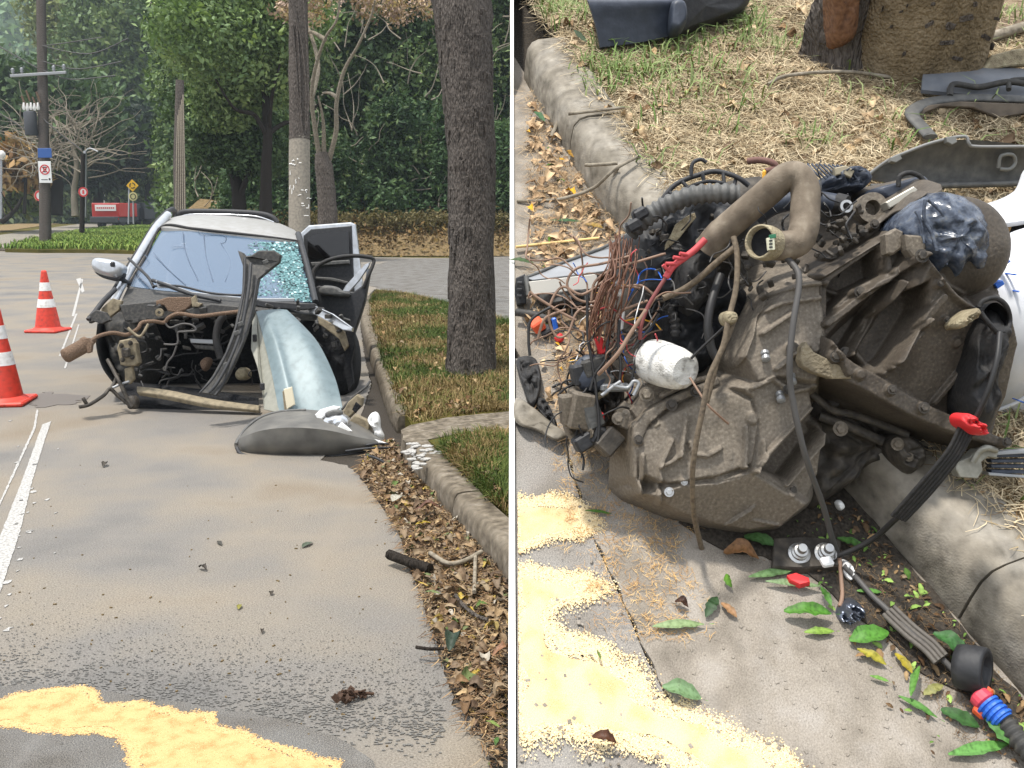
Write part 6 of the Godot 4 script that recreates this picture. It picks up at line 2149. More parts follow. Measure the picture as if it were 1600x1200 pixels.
func litter_left() -> void:
	var sc := []
	for i in 10: sc.append(Scatter.new())
	# leaves in the gutter
	var gp := flat_of(gpts([[575, 715], [612, 690], [640, 735], [670, 768], [727, 836], [772, 884], [799, 930], [799, 1200], [768, 1200], [715, 1100], [690, 1020], [662, 940], [645, 897], [628, 840], [596, 787], [560, 738]]))
	var bb := bounds(gp)
	for k in 3400:
		var p := in_area(gp, bb[0], bb[1])
		if p.x > -0.02: continue
		var b := Basis(Vector3.UP, R(0, TAU)) * Basis(Vector3.RIGHT, R(-0.5, 0.5)) * Basis(Vector3.BACK, R(-0.7, 0.7))
		var col := dry_color()
		var pick := R(0, 1)
		if pick < 0.05: col = c8(186, 160, 70)
		elif pick < 0.09: col = c8(84, 108, 56)
		elif pick < 0.12: col = c8(196, 190, 176)
		sc[rng.randi() % 10].add(b.scaled(Vector3.ONE * (0.18 + 0.62 * R(0, 1) * R(0, 1))), Vector3(p.x, R(0.0, 0.03), p.y), col.lerp(c8(120, 110, 98), R(0.1, 0.6)))
	for i in 10: tag(strew(sc[i], "gutter_leaves", leaf_pick(i), mt.litter), "brown dead leaves heaped in the gutter along the kerb", "leaves", "leaf litter in the road gutter", "stuff")
	var tw := Scatter.new()
	for k in 3600:
		var p := in_area(gp, bb[0], bb[1])
		if p.x > -0.03: continue
		tw.add(Basis(Vector3.UP, R(0, TAU)).scaled(Vector3.ONE * R(0.5, 1.3)), Vector3(p.x, R(0.0, 0.03), p.y), dry_color())
	tag(strew(tw, "gutter_twigs", straw_mesh(4, 0.045, 0.0018, 5), mt.litter), "dry stalks and twig bits among the gutter leaves", "twigs", "", "stuff")
	# the verge: grass, dry patches, leaves
	var vp := flat_of(gpts([[799, 802], [772, 774], [727, 732], [696, 704], [720, 690], [799, 680]], 0.125))
	var vq := flat_of(gpts([[650, 660], [634, 640], [620, 606], [602, 560], [584, 510], [582, 474], [590, 456], [640, 462], [690, 474], [799, 505], [799, 640], [700, 650]], 0.125))
	var tuft := blade_mesh(9, 0.075, 0.0028, 0.05, 0.9, 3)
	var tuft2 := blade_mesh(8, 0.05, 0.0032, 0.06, 1.5, 4)
	var g1 := Scatter.new()
	var g2 := Scatter.new()
	var nz := FastNoiseLite.new()
	nz.frequency = 0.7
	nz.fractal_octaves = 4
	var vr := PackedVector2Array([Vector2(0.05, -7.5), Vector2(0.05, -13.8), Vector2(3.9, -14.3), Vector2(3.9, -7.5)])
	for set_ in [[vp, 5000], [vq, 24000], [vr, 9000]]:
		bb = bounds(set_[0])
		for k in set_[1]:
			var p := in_area(set_[0], bb[0], bb[1])
			if p.x > -0.03 and p.y > -7.4: continue
			var v := nz.get_noise_2d(p.x, p.y)
			var col := c8(66, 84, 42).lerp(c8(118, 120, 66), clampf(R(0, 0.8) + v * 0.5, 0, 1))
			if v > -0.08 and R(0, 1) < 0.8: col = c8(150, 132, 92).lerp(c8(116, 98, 66), R(0, 1))
			if v > 0.1 and R(0, 1) < 0.6: continue
			var b := Basis(Vector3.UP, R(0, TAU)).scaled(Vector3.ONE * R(0.6, 1.35))
			(g1 if rng.randf() < 0.55 else g2).add(b, Vector3(p.x, 0.122, p.y), col)
	tag(strew(g1, "verge_grass", tuft, mt.blade), "patchy green and straw-coloured grass on the verge", "grass", "", "stuff")
	tag(strew(g2, "verge_grass", tuft2, mt.blade), "short dry grass lying flat on the verge", "grass", "", "stuff")
	var lf := Scatter.new()
	for set_ in [[vp, 500], [vq, 900]]:
		bb = bounds(set_[0])
		for k in set_[1]:
			var p := in_area(set_[0], bb[0], bb[1])
			if p.x > -0.06: continue
			lf.add((Basis(Vector3.UP, R(0, TAU)) * Basis(Vector3.RIGHT, R(-0.5, 0.5))).scaled(Vector3.ONE * R(0.4, 0.9)), Vector3(p.x, R(0.13, 0.16), p.y), dry_color())
	tag(strew(lf, "verge_leaves", leaf_pick(2), mt.litter), "dead leaves lying in the verge grass", "leaves", "", "stuff")
	# island grass
	var ip := flat_of(gpts([[10, 388.5], [60, 389.5], [140, 389.5], [260, 392.5], [380, 394], [380, 348], [300, 345], [240, 346], [200, 352], [140, 360], [90, 368], [45, 377]], 0.12))
	bb = bounds(ip)
	var ig := Scatter.new()
	for k in 16000:
		var p := in_area(ip, bb[0], bb[1])
		if p.y < -75 and R(0, 1) < 0.5: continue
		ig.add(Basis(Vector3.UP, R(0, TAU)).scaled(Vector3.ONE * R(1.6, 3.4)), Vector3(p.x, 0.12, p.y), c8(86, 116, 48).lerp(c8(146, 160, 82), R(0, 1)))
	tag(strew(ig, "island_grass", blade_mesh(9, 0.09, 0.008, 0.1, 0.8, 6), mt.blade), "bright green grass on the island before the far road", "grass", "", "stuff")
	for k in 3:
		pass
	# leaves and bits on the open road, each one of its own
	var yb := func() -> Basis: return Basis(Vector3.UP, R(0, TAU))
	single_leaf("pale yellow-green leaf alone on the brown asphalt in the middle of the lane", G(374, 948, 0.006), yb.call(), 0.055, c8(176, 170, 80), 7)
	single_leaf("dark leaf on the asphalt just right of the yellowish one", G(410, 986, 0.006), yb.call(), 0.04, c8(70, 58, 48), 1)
	single_leaf("dark curled leaf nearest to the left end of the lane's middle", G(317, 889, 0.006), yb.call(), 0.06, c8(64, 54, 46), 3)
	single_leaf("grey-green leaf on the asphalt below the bumper", G(480, 851, 0.006), yb.call(), 0.09, c8(104, 118, 100), 8)
	single_leaf("flat grey leaf on the asphalt left of the grey-green leaf", G(343, 848, 0.006), yb.call(), 0.075, c8(92, 88, 80), 6)
	single_leaf("small dark leaf near the lane line below the car", G(164, 727, 0.006), yb.call(), 0.09, c8(84, 76, 66), 2)
	single_leaf("tiny dark leaf beside the yellowish leaf, nearer the gutter", G(424, 927, 0.006), yb.call(), 0.035, c8(80, 70, 60), 4)
	single_leaf("yellow leaf among the brown gutter leaves by the kerb", G(661, 818, 0.045), yb.call(), 0.085, c8(206, 176, 50), 8)
	single_leaf("white paper-like leaf on the gutter leaves near the bumper", G(622, 779, 0.05), yb.call(), 0.12, c8(226, 222, 214), 9)
	single_leaf("red-brown leaf on the gutter leaves below the white scrap", G(670, 797, 0.05), yb.call(), 0.15, c8(136, 92, 74), 1)
	single_leaf("dark green leaf standing out of the gutter at mid height", G(708, 1008, 0.05), yb.call(), 0.10, c8(62, 84, 70), 4)
	single_leaf("pale green leaf in the gutter beside a twig", G(675, 926, 0.05), yb.call(), 0.07, c8(148, 166, 110), 7)
	single_leaf("bright green leaf on the gutter leaves nearest the bottom", G(776, 1158, 0.04), yb.call(), 0.05, c8(92, 138, 60), 7)
	single_leaf("lime-green leaf just above the bottom green one", G(770, 1131, 0.04), yb.call(), 0.06, c8(150, 178, 90), 6)
	single_leaf("salmon-coloured leaf against the wall, low in the gutter", G(786, 1022, 0.05), yb.call(), 0.09, c8(190, 138, 108), 3)
	var o := thing("leaf_clump", "small dark clump of rotting leaves on the road in front", "leaves", G(552, 1085))
	var st := MB.new()
	for k in 34:
		var p := G(R(522, 568), R(1078, 1094), R(0.004, 0.03))
		st.box(Transform3D(rand_basis(), p), Vector3(R(0.01, 0.035), 0.003, R(0.008, 0.02)))
	st.tube([G(560, 1084, 0.012), G(572, 1083, 0.016), G(584, 1084, 0.008)], 0.005, 5)
	put(st, "bits", mk("rotten_leaf", Color.WHITE, 0.9, 0, ntex([c8(44, 32, 24), c8(92, 66, 48)], 0.1, 91, 256, 4), 8.0), o)
	# sticks in the gutter
	var sticks := [["dark broken branch stub sticking out of the gutter onto the asphalt", [[608, 866], [640, 878], [672, 888]], 0.022, mt.dark_bark], ["curved pale palm stalk lying across the gutter", [[672, 864], [700, 880], [726, 876], [752, 862]], 0.010, mt.pale_bark], ["thin upright stick standing in the gutter leaves", [[741, 925], [742, 895], [743, 866]], 0.008, mt.pale_bark], ["long crooked twig lying towards the kerb foot", [[712, 930], [724, 946], [745, 962], [762, 968]], 0.007, mt.bark], ["short twig poking out onto the asphalt, low in the gutter", [[650, 1011], [672, 1014], [694, 1013]], 0.006, mt.dark_bark]]
	for q in sticks:
		st = MB.new()
		var pts := []
		for i in q[1].size(): pts.append(G(q[1][i][0], q[1][i][1], 0.045))
		st.tube(curve(pts, 4), q[2], 7)
		tag(put(st, "stick", q[3], null, pts[0]), q[0], "stick")
	# pale crumbs and dark specks over the asphalt
	st = MB.new()
	for k in 150:
		var p := G(R(0, 620), 720 + 480 * pow(R(0, 1), 0.8), 0.002)
		var r := R(0.0015, 0.006)
		st.box(Transform3D(Basis(Vector3.UP, R(0, 3)), p), Vector3(r * R(1, 3), 0.004, r))
	tag(put(st, "road_crumbs", mt.soil, null), "scattered crumbs and leaf bits on the asphalt", "debris", "", "stuff")

func litter_right() -> void:
	var up := bank_basis()
	var straw := [straw_mesh(8, 0.06, 0.0009, 31), straw_mesh(8, 0.045, 0.0013, 32), straw_mesh(7, 0.08, 0.0008, 33)]
	var scs := [Scatter.new(), Scatter.new(), Scatter.new()]
	var gr := Scatter.new()
	var lv := []
	for i in 10: lv.append(Scatter.new())
	var nz := FastNoiseLite.new()
	nz.frequency = 1.3
	nz.fractal_octaves = 4
	var nh := FastNoiseLite.new()
	nh.frequency = 1.6
	nh.fractal_octaves = 5
	for k in 64000:
		var l := R(0.6, 5.2)
		var x := R(0.0, 2.75)
		var edge := kerb_x(l) + 0.15
		if x < edge - 0.02 + 0.03 * nz.get_noise_2d(l * 6.0, 3.0) or x < 0.07: continue
		var v := nz.get_noise_2d(x, l)
		var bright := R(0, 1)
		var h := 0.118 + nh.get_noise_2d(x * 3.0, l * 3.0) * 0.02
		var col := c8(150, 134, 106).lerp(c8(226, 208, 174), bright)
		if R(0, 1) < 0.2: col = c8(104, 84, 60)
		scs[k % 3].add((bank_basis(R(0, TAU)) * Basis(Vector3.RIGHT, R(-0.3, 0.3))).scaled(Vector3.ONE * R(0.6, 1.25)), B(x, l, h + R(0, 0.015)), col)
		var green := clampf((l - 3.0) * 0.5 + v * 1.1 - (x - 0.6) * 0.5, 0, 1) if l > 2.2 else 0.0
		if R(0, 1) < green * 0.2 + 0.006:
			gr.add(bank_basis(R(0, TAU)).scaled(Vector3.ONE * R(0.6, 1.5)), B(x, l, h), c8(104, 132, 70).lerp(c8(176, 186, 132), R(0, 1)))
		if R(0, 1) < 0.26:
			lv[rng.randi() % 10].add((bank_basis(R(0, TAU)) * Basis(Vector3.RIGHT, R(-0.6, 0.6)) * Basis(Vector3.BACK, R(-0.6, 0.6))).scaled(Vector3.ONE * (0.14 + 0.5 * R(0, 1) * R(0, 1))), B(x, l, h + R(0.0, 0.015)), dry_color().lerp(c8(222, 200, 166), R(0, 0.75)))
	for i in 3: tag(strew(scs[i], "dry_straw", straw[i], mt.litter), "tangled dry straw and stalks covering the bank behind the kerb", "straw", "straw on the bank", "stuff")
	tag(strew(gr, "bank_grass", blade_mesh(7, 0.075, 0.0024, 0.035, 0.8, 12), mt.blade), "green grass blades growing at the top of the bank", "grass", "", "stuff")
	for i in 10: tag(strew(lv[i], "bank_leaves", leaf_pick(i), mt.litter), "brown dead leaves scattered over the bank's straw", "leaves", "leaf litter on the bank", "stuff")
	# litter in the gutter left of the kerb
	var sl := []
	for i in 10: sl.append(Scatter.new())
	var s4 := Scatter.new()
	for k in 6000:
		var l := R(1.55, 3.7)
		var kx := kerb_x(l)
		var x := kx - absf(R(0, 1)) * 0.62
		if x < 0.05 or x > kx - 0.004: continue
		var q := B(x, l, R(0.006, 0.022))
		var px := (q - eye).dot(Vector3.RIGHT) / (q - eye).dot(fwd) * LENS + 800
		if l < 1.95 and px < 870 and R(0, 1) < 0.9: continue
		if R(0, 1) < 0.4:
			var col := c8(136, 110, 84).lerp(c8(206, 178, 142), R(0, 1))
			if R(0, 1) < 0.04: col = c8(84, 112, 50)
			elif R(0, 1) < 0.04: col = c8(206, 160, 60)
			sl[rng.randi() % 10].add((bank_basis(R(0, TAU)) * Basis(Vector3.RIGHT, R(-0.5, 0.5)) * Basis(Vector3.BACK, R(-0.5, 0.5))).scaled(Vector3.ONE * R(0.12, 0.5)), q, col)
		else:
			s4.add((bank_basis(R(0, TAU))).scaled(Vector3.ONE * R(0.3, 0.8)), q, c8(126, 104, 80).lerp(c8(206, 180, 142), R(0, 1)))
	for i in 10: tag(strew(sl[i], "gutter_litter", leaf_pick(i), mt.litter), "dead leaves strewn in the gutter left of the bank's kerb", "leaves", "leaf litter in the bank's gutter", "stuff")
	tag(strew(s4, "gutter_straw", straw[0], mt.litter), "dry stalks among the leaves in the bank's gutter", "straw", "", "stuff")
	# fine straw and grit round the crack and in the damp strip
	var s5 := Scatter.new()
	for k in 900:
		var q := S(R(860, 1180), R(700, 1000), 0.006)
		var l := (q - bank_o).dot(bank_f)
		var px := (q - eye).dot(Vector3.RIGHT) / (q - eye).dot(fwd) * LENS + 800
		if absf(px - lerpf(900, 1010, clampf((1.75 - l) / 0.6, 0, 1))) > 55 + R(0, 60): continue
		s5.add(bank_basis(R(0, TAU)).scaled(Vector3.ONE * R(0.12, 0.38)), q, c8(170, 130, 84).lerp(c8(226, 190, 130), R(0, 1)))
	for k in 900:
		var q := S(R(1180, 1620), R(850, 1170), 0.008)
		var l := (q - bank_o).dot(bank_f)
		if q.x > kerb_x(l) - 0.01 or q.x < kerb_x(l) - 0.16: continue
		s5.add(bank_basis(R(0, TAU)).scaled(Vector3.ONE * R(0.12, 0.4)), q, c8(90, 76, 60).lerp(c8(150, 126, 96), R(0, 1)))
	tag(strew(s5, "crack_straw", straw[1], mt.litter), "short straw bits caught along the crack and the damp gutter", "straw", "", "stuff")
	st_pebbles()
	# torn leaf bits and grit in the damp strip at the kerb's foot
	var bits := Scatter.new()
	for k in 420:
		var l := R(0.85, 1.5)
		var x := kerb_x(l) - 0.01 - R(0, 1) * R(0.05, 0.24)
		var col := c8(76, 104, 52).lerp(c8(150, 178, 96), R(0, 1))
		if k % 3: col = dry_color().lerp(c8(70, 56, 44), R(0, 0.7))
		bits.add((bank_basis(R(0, TAU)) * Basis(Vector3.RIGHT, R(-0.4, 0.4)) * Basis(Vector3.BACK, R(-0.4, 0.4))).scaled(Vector3.ONE * (0.05 + 0.22 * R(0, 1) * R(0, 1))), B(x, l, R(0.008, 0.014)), col)
	tag(strew(bits, "leaf_bits", leaf_pick(8), mt.litter), "torn bits of green and brown leaves in the damp gutter", "leaves", "", "stuff")
	# single leaves
	var L := func(label: String, x: float, y: float, len_: float, ang: float, col: Color, kind := 6, h := 0.012, roll := 0.0) -> void:
		single_leaf(label, S(x, y, h), bank_basis(ang), len_, col, kind, "", roll)
	L.call("long pale green leaf lying alone on the grey concrete", 1060, 977, 0.105, 1.62, c8(176, 206, 150), 5)
	L.call("crumpled pale green leaf by the lower end of the crack", 1065, 1082, 0.075, 1.2, c8(150, 190, 140), 9)
	L.call("dark green leaf beside a brown one on the concrete", 1112, 948, 0.06, 2.6, c8(64, 100, 60), 7)
	L.call("light brown leaf beside the dark green leaf", 1139, 953, 0.045, 0.6, c8(206, 158, 116), 8)
	L.call("small bright green leaf standing on the concrete", 1139, 907, 0.035, 0.2, c8(120, 180, 60), 2, 0.016, 0.8)
	L.call("curled brown leaf at the gearbox's lower edge", 1158, 868, 0.075, 1.3, c8(176, 128, 88), 4)
	L.call("dark brown crumpled leaf left of the dark green one", 1065, 944, 0.03, 1.0, c8(88, 56, 40), 4)
	L.call("green leaf at the bolt plate's upper left corner", 1188, 845, 0.07, 1.2, c8(96, 142, 84), 8, 0.02)
	L.call("pale green leaf below the bolt plate's left end", 1205, 896, 0.10, 1.75, c8(150, 196, 130), 5, 0.012)
	L.call("long pale leaf under the red plastic chip", 1240, 912, 0.115, 1.45, c8(166, 200, 150), 5, 0.016)
	L.call("bright green leaf pair's left leaf below the red chip", 1262, 957, 0.095, 1.5, c8(104, 172, 62), 8, 0.02)
	L.call("green leaf standing beside the crumpled foil", 1291, 932, 0.05, 0.2, c8(112, 176, 78), 7, 0.02)
	L.call("yellow-green leaf below the bright green one", 1280, 987, 0.06, 1.6, c8(166, 210, 90), 6)
	L.call("green leaf right behind the bolt plate", 1330, 848, 0.06, 1.1, c8(96, 150, 72), 7, 0.025)
	L.call("bright green leaf left of the grey sleeve", 1358, 994, 0.085, 1.8, c8(110, 182, 70), 9, 0.016)
	L.call("small green leaf under the grey cable's upper end", 1358, 924, 0.05, 1.5, c8(120, 184, 84), 6)
	L.call("yellow leaf below the bright green leaf by the sleeve", 1362, 1026, 0.06, 0.9, c8(206, 196, 70), 7)
	L.call("yellow and red leaf left of the standing green leaf", 1412, 1036, 0.05, 0.4, c8(216, 196, 60), 8)
	L.call("dark green leaf against the kerb above the black ring", 1485, 1008, 0.075, 0.7, c8(80, 140, 76), 9, 0.03)
	L.call("green leaf standing up in the damp gutter", 1430, 1064, 0.075, -0.5, c8(120, 184, 84), 6, 0.025, 0.6)
	L.call("narrow green leaf lying along the gutter edge", 1434, 1104, 0.075, 0.9, c8(112, 176, 80), 5)
	L.call("pale leaf among the leaves below the standing one", 1458, 1078, 0.05, 2.0, c8(190, 190, 120), 7)
	L.call("dark green leaf in front of the black ring", 1500, 1122, 0.07, 1.0, c8(70, 124, 60), 8)
	L.call("large green leaf at the lower right beside the conduit", 1566, 1140, 0.075, 0.5, c8(100, 170, 76), 8, 0.03, 0.4)
	L.call("long bright green leaf along the bottom right edge", 1530, 1170, 0.12, 1.75, c8(124, 196, 96), 5, 0.014)
	L.call("small green leaf below the narrow one", 1374, 1060, 0.035, 1.2, c8(140, 200, 90), 6)
	L.call("green leaf by the sand at the crack's upper bend", 935, 800, 0.06, 1.4, c8(110, 160, 70), 5)
	L.call("small green leaf on the large sand sweep", 936, 1023, 0.022, 0.3, c8(120, 150, 50), 6, 0.018)
	L.call("dark brown leaf on the sand near the bottom", 944, 1156, 0.045, 1.3, c8(110, 66, 42), 3, 0.018)
	L.call("green leaf lying among dead leaves left of the corrugated hose", 884, 345, 0.10, 1.5, c8(70, 116, 66), 5, 0.02)
	L.call("green leaf at the kerb foot near the left wall", 843, 182, 0.09, 0.4, c8(76, 132, 82), 6, 0.03)
	L.call("orange-yellow leaf at the kerb foot beside a dry stalk", 892, 240, 0.055, 0.3, c8(214, 162, 60), 9, 0.03)
	L.call("yellow leaf on the litter beside the green leaf", 928, 353, 0.06, 1.2, c8(206, 168, 84), 8, 0.02)
	L.call("moss-green leaf at the left wall beside the metal strip", 815, 408, 0.075, 1.3, c8(76, 108, 52), 6, 0.02)
	L.call("large dark green blade-like leaf left of the navy tub", 907, 56, 0.13, 0.35, c8(70, 96, 56), 5, 0.16, 0.7)
	L.call("small dark green leaf under the navy tub's corner", 952, 68, 0.06, -0.3, c8(84, 116, 64), 6, 0.16, 0.4)
	var st := MB.new()
	var pts := spts([[806, 386], [850, 381], [935, 372]], 0.02)
	st.tube(pts, 0.008, 6, true, 1, 0.5)
	tag(put(st, "stick", mk("straw_stick", c8(206, 176, 116), 0.8), null, pts[0]), "straight pale stick lying across the gutter litter", "stick")
	for q in [["dry pointed stalk standing against the kerb face", [[862, 214, 0.02], [876, 180, 0.06], [887, 150, 0.12]], 0.007], ["long thin twig arching over the kerb to the gutter", [[808, 314, 0.01], [870, 312, 0.03], [925, 295, 0.08], [960, 265, 0.15], [1000, 243, 0.15]], 0.005], ["short twig looping down the kerb face", [[958, 320, 0.02], [953, 290, 0.08], [966, 262, 0.14]], 0.005], ["twig along the kerb top beside the litter", [[888, 178, 0.14], [930, 173, 0.15], [975, 168, 0.15]], 0.005], ["small forked twig over the kerb joint", [[915, 258, 0.10], [940, 257, 0.14], [965, 255, 0.15]], 0.005], ["long pale stalk lying across the straw before the trunk", [[1200, 132, 0.15], [1232, 118, 0.16], [1320, 112, 0.17], [1400, 122, 0.15]], 0.006]]:
		st = MB.new()
		pts = []
		for k in q[1]: pts.append(S(k[0], k[1], k[2]))
		st.tube(curve(pts, 5), q[2], 6)
		tag(put(st, "twig", mt.pale_bark, null, pts[0]), q[0], "twig")

func st_pebbles() -> void:
	var st := MB.new()
	for k in 500:
		var q := S(R(810, 1590), R(760, 1200), 0.004)
		var l := (q - bank_o).dot(bank_f)
		if q.x > kerb_x(l) - 0.01 or q.x < 0.012: continue
		var r := R(0.001, 0.004)
		st.box(Transform3D(bank_basis(R(0, 3)), q), Vector3(r * R(1, 2.5), r, r * R(1, 2)), r * 0.2)
	tag(put(st, "grit", mt.gutter_concrete, null), "grit and crumbs over the concrete and asphalt by the engine", "grit", "", "stuff")

func bolt_px(o: MB, x: float, y: float, d: float, r_px: float, len_px := 6.0) -> void:
	hexbolt(o, P(x, y, d), -fwd + upv * 0.15, r_px * d / LENS, len_px * d / LENS)

func rib_px(o: MB, a: Array, b: Array, w_px: float, depth: float) -> void:      # a cast rib standing out of the housing
	var p := P(a[0], a[1], a[2])
	var q := P(b[0], b[1], b[2])
	var x := (q - p).normalized()
	var z := -fwd
	z = (z - x * z.dot(x)).normalized()
	o.box(Transform3D(Basis(x, z.cross(x), z), (p + q) * 0.5 - z * depth * 0.5), Vector3((q - p).length(), w_px * a[2] / LENS, depth), 0.004)

func ribbed(o: MB, pts: Array, r_px: float, pitch: float, amp := 0.16, sides := 14) -> void:     # corrugated conduit
	var c := curve(VV(pts), 40)
	var even := [c[0]]
	var acc := 0.0
	for i in range(1, c.size()):
		acc += (c[i] - c[i - 1]).length()
		if acc >= pitch * 0.25:
			even.append(c[i])
			acc = 0.0
	var r: float = r_px * pts[0].z / LENS
	var rad := []
	for i in even.size(): rad.append(r * (1.0 + (amp if i % 4 < 2 else -amp * 0.4)))
	o.tube(even, rad, sides, true, -1 if amp > 0.3 else 1)

func stroke(o: MB, pts: Array, r_px: float, flat := 0.5) -> void:    # a raised welt on a cast surface
	var c := curve(VV(pts), 6)
	o.tube(c, r_px * pts[0].z / LENS, 7, true, 1, flat, -fwd)

func engine() -> void:
	var e := thing("engine", "dirty torn-out car engine and gearbox lying on its side across the kerb", "engine", S(1150, 800))
	var st := MB.new()
	# dark core behind everything
	lump(st, pp([[965, 560], [960, 470], [1000, 390], [1060, 320], [1150, 280], [1260, 280], [1340, 310], [1420, 330], [1500, 420], [1540, 520], [1530, 640], [1480, 700], [1400, 740], [1310, 770], [1240, 790], [1150, 760], [1060, 700], [1000, 650]], 2.12), 0.02, 0.22, 0.7, Vector2.ZERO, 64, 5, 0.05, 0.012)
	put(st, "block", mt.oily_iron, e)
	# lower gearbox casting, bottom left
	var gc := gearbox_cast()
	st = MB.new()
	cast_mesh(st, gc, Vector2(955, 405), Vector2(1292, 860), 1.9)
	put(st, "gearbox_casting", mt.dirty_alloy, e)
	for q in [[1073, 611, 6], [1037, 631, 6], [1012, 655, 5], [988, 683, 5], [1208, 549, 7], [1200, 608, 5], [1214, 757, 5]]:
		st = MB.new()
		hexbolt(st, cast_point(gc, q[0], q[1]), -fwd + upv * 0.12, q[2] * 0.00122, q[2] * 0.0012)
		put(st, "bolt", mt.oily_iron, e)
	for q in [[1031, 759, 5], [1053, 744, 3.5]]:
		st = MB.new()
		hexbolt(st, cast_point(gc, q[0], q[1]), -fwd + upv * 0.12, q[2] * 0.00122, q[2] * 0.0011)
		tag(put(st, "bolt", mt.bright_steel, e), "bare shiny bolt head")
	# studs with stacked nuts on the middle hump
	for q in [[1192, 622], [1206, 596], [1170, 562]]:
		st = MB.new()
		st.lathe(Transform3D(Basis(Quaternion(Vector3.UP, (-fwd * 0.6 - upv * 0.8).normalized())), cast_point(gc, q[0], q[1] - 10)), [Vector2(0.006, 0), Vector2(0.008, 0.002), Vector2(0.008, 0.008), Vector2(0.005, 0.009), Vector2(0.005, 0.012), Vector2(0.008, 0.013), Vector2(0.008, 0.02), Vector2(0.004, 0.022)], 12, true, -1)
		put(st, "stud", mt.galvanised, e)
	# upper bell housing
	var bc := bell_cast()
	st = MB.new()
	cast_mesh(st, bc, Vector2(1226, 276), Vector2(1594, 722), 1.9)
	put(st, "bell_housing", mt.darker_alloy, e)
	for q in [[1296, 553, 6], [1306, 466, 6], [1262, 561, 6], [1376, 420, 7], [1392, 634, 6], [1345, 608, 5], [1460, 660, 6], [1516, 684, 5], [1344, 360, 5], [1404, 458, 3.5], [1422, 508, 3.5]]:
		st = MB.new()
		hexbolt(st, cast_point(bc, q[0], q[1]), -fwd + upv * 0.12, q[2] * 0.00118, q[2] * 0.0012)
		put(st, "bolt", mt.oily_iron, e)
	st = MB.new()
	var edge := []
	for q in [[1250, 562, 1.80], [1253, 542, 1.80], [1260, 534, 1.80], [1272, 550, 1.80], [1300, 564, 1.80], [1328, 577, 1.80], [1331, 592, 1.80], [1300, 592, 1.80], [1270, 582, 1.80], [1254, 572, 1.80]]: edge.append([q[0], q[1], 1.818])
	plate(st, pp(edge, 1.818), 0.03, 2.0)
	put(st, "pale_flange", mt.beige_steel, e)
	# top edge bracket and pale strip
	st = MB.new()
	plate(st, pp([[1384, 316], [1428, 291], [1434, 296], [1432, 302], [1390, 326]], 1.90), 0.03, 1.5)
	put(st, "pale_bracket", mk("zinc", c8(176, 172, 160), 0.5, 0.4), e)
	st = MB.new()
	ringplate_px(st, 1364, 324, 1.93, 12, 24, 0.03)
	plate(st, pp([[1344, 330], [1352, 312], [1380, 308], [1386, 318], [1376, 340], [1356, 346]], 1.96), 0.05, 2.0)
	put(st, "hose_stub", mt.dirty_alloy, e)
	# dome wrapped in dark plastic film
	st = MB.new()
	lump(st, pp([[1392, 372], [1396, 346], [1412, 326], [1438, 306], [1476, 300], [1516, 318], [1538, 350], [1541, 384], [1538, 420], [1520, 436], [1500, 422], [1482, 446], [1462, 428], [1444, 440], [1428, 412], [1406, 404]], 1.865), 0.075, 0.14, 0.3, Vector2(-2, 4), 72, 10, 0.022, 0.03, 0.55)
	put(st, "plastic_film", mt.film_plastic, e)
	st = MB.new()
	stroke(st, pp([[1446, 312], [1444, 340], [1456, 366], [1464, 392]], 1.790), 3, 0.7)
	stroke(st, pp([[1450, 312], [1470, 330], [1486, 352], [1500, 356]], 1.795), 3, 0.7)
	stroke(st, pp([[1430, 330], [1440, 350], [1444, 380]], 1.795), 2, 0.7)
	stroke(st, pp([[1476, 306], [1500, 330], [1524, 350]], 1.825), 3, 0.7)
	stroke(st, pp([[1464, 392], [1476, 402], [1480, 414]], 1.805), 2, 0.7)
	put(st, "film_folds", mt.film_plastic, e)
	st = MB.new()
	plate(st, pp([[1384, 366], [1400, 356], [1412, 362], [1410, 388], [1396, 398], [1386, 396]], 1.822), 0.03, 3.0)
	plate(st, pp([[1414, 366], [1440, 368], [1448, 384], [1442, 404], [1430, 408], [1418, 390]], 1.80), 0.03, 3.0)
	put(st, "lugs", mt.dirty_alloy, e)
	# torn rubber boot on the right
	st = MB.new()
	lump(st, pp([[1506, 560], [1512, 520], [1528, 492], [1552, 484], [1570, 504], [1564, 548], [1552, 590], [1554, 636], [1540, 668], [1520, 682], [1500, 656], [1492, 610]], 1.84), 0.05, 0.2, 0.6, Vector2(-6, 0), 48, 8, 0.03, 0.02)
	put(st, "torn_boot", mt.rubber, e)
	st = MB.new()
	rim_line(st, [[1530, 480, 1.78], [1536, 470, 1.78], [1556, 466, 1.785], [1572, 478, 1.79], [1578, 500, 1.80], [1572, 516, 1.79], [1558, 518, 1.78], [1544, 504, 1.775], [1532, 488, 1.775]], 4.0)
	put(st, "boot_lip", mt.rubber, e)
	st = MB.new()
	lump(st, pp([[1538, 484], [1556, 472], [1572, 486], [1572, 508], [1558, 512], [1544, 500]], 1.79), -0.06, 0.08, 0.8, Vector2.ZERO, 20, 4)
	put(st, "boot_mouth", mt.bay_black, e)
	st = MB.new()
	lump(st, pp([[1494, 506], [1504, 494], [1522, 482], [1530, 484], [1526, 496], [1510, 506], [1500, 514]], 1.76), 0.02, 0.05, 0.5, Vector2.ZERO, 20, 4, 0.02, 0.08)
	put(st, "clamp", mt.pale_alloy, e)
	# lower right belly in the shade
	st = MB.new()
	lump(st, pp([[1246, 606], [1300, 616], [1380, 650], [1450, 680], [1516, 700], [1500, 716], [1450, 724], [1412, 720], [1380, 740], [1350, 730], [1320, 756], [1280, 786], [1248, 800], [1240, 740], [1244, 660]], 2.04), 0.06, 0.2, 0.5, Vector2(0, -10), 50, 6, 0.05, 0.03)
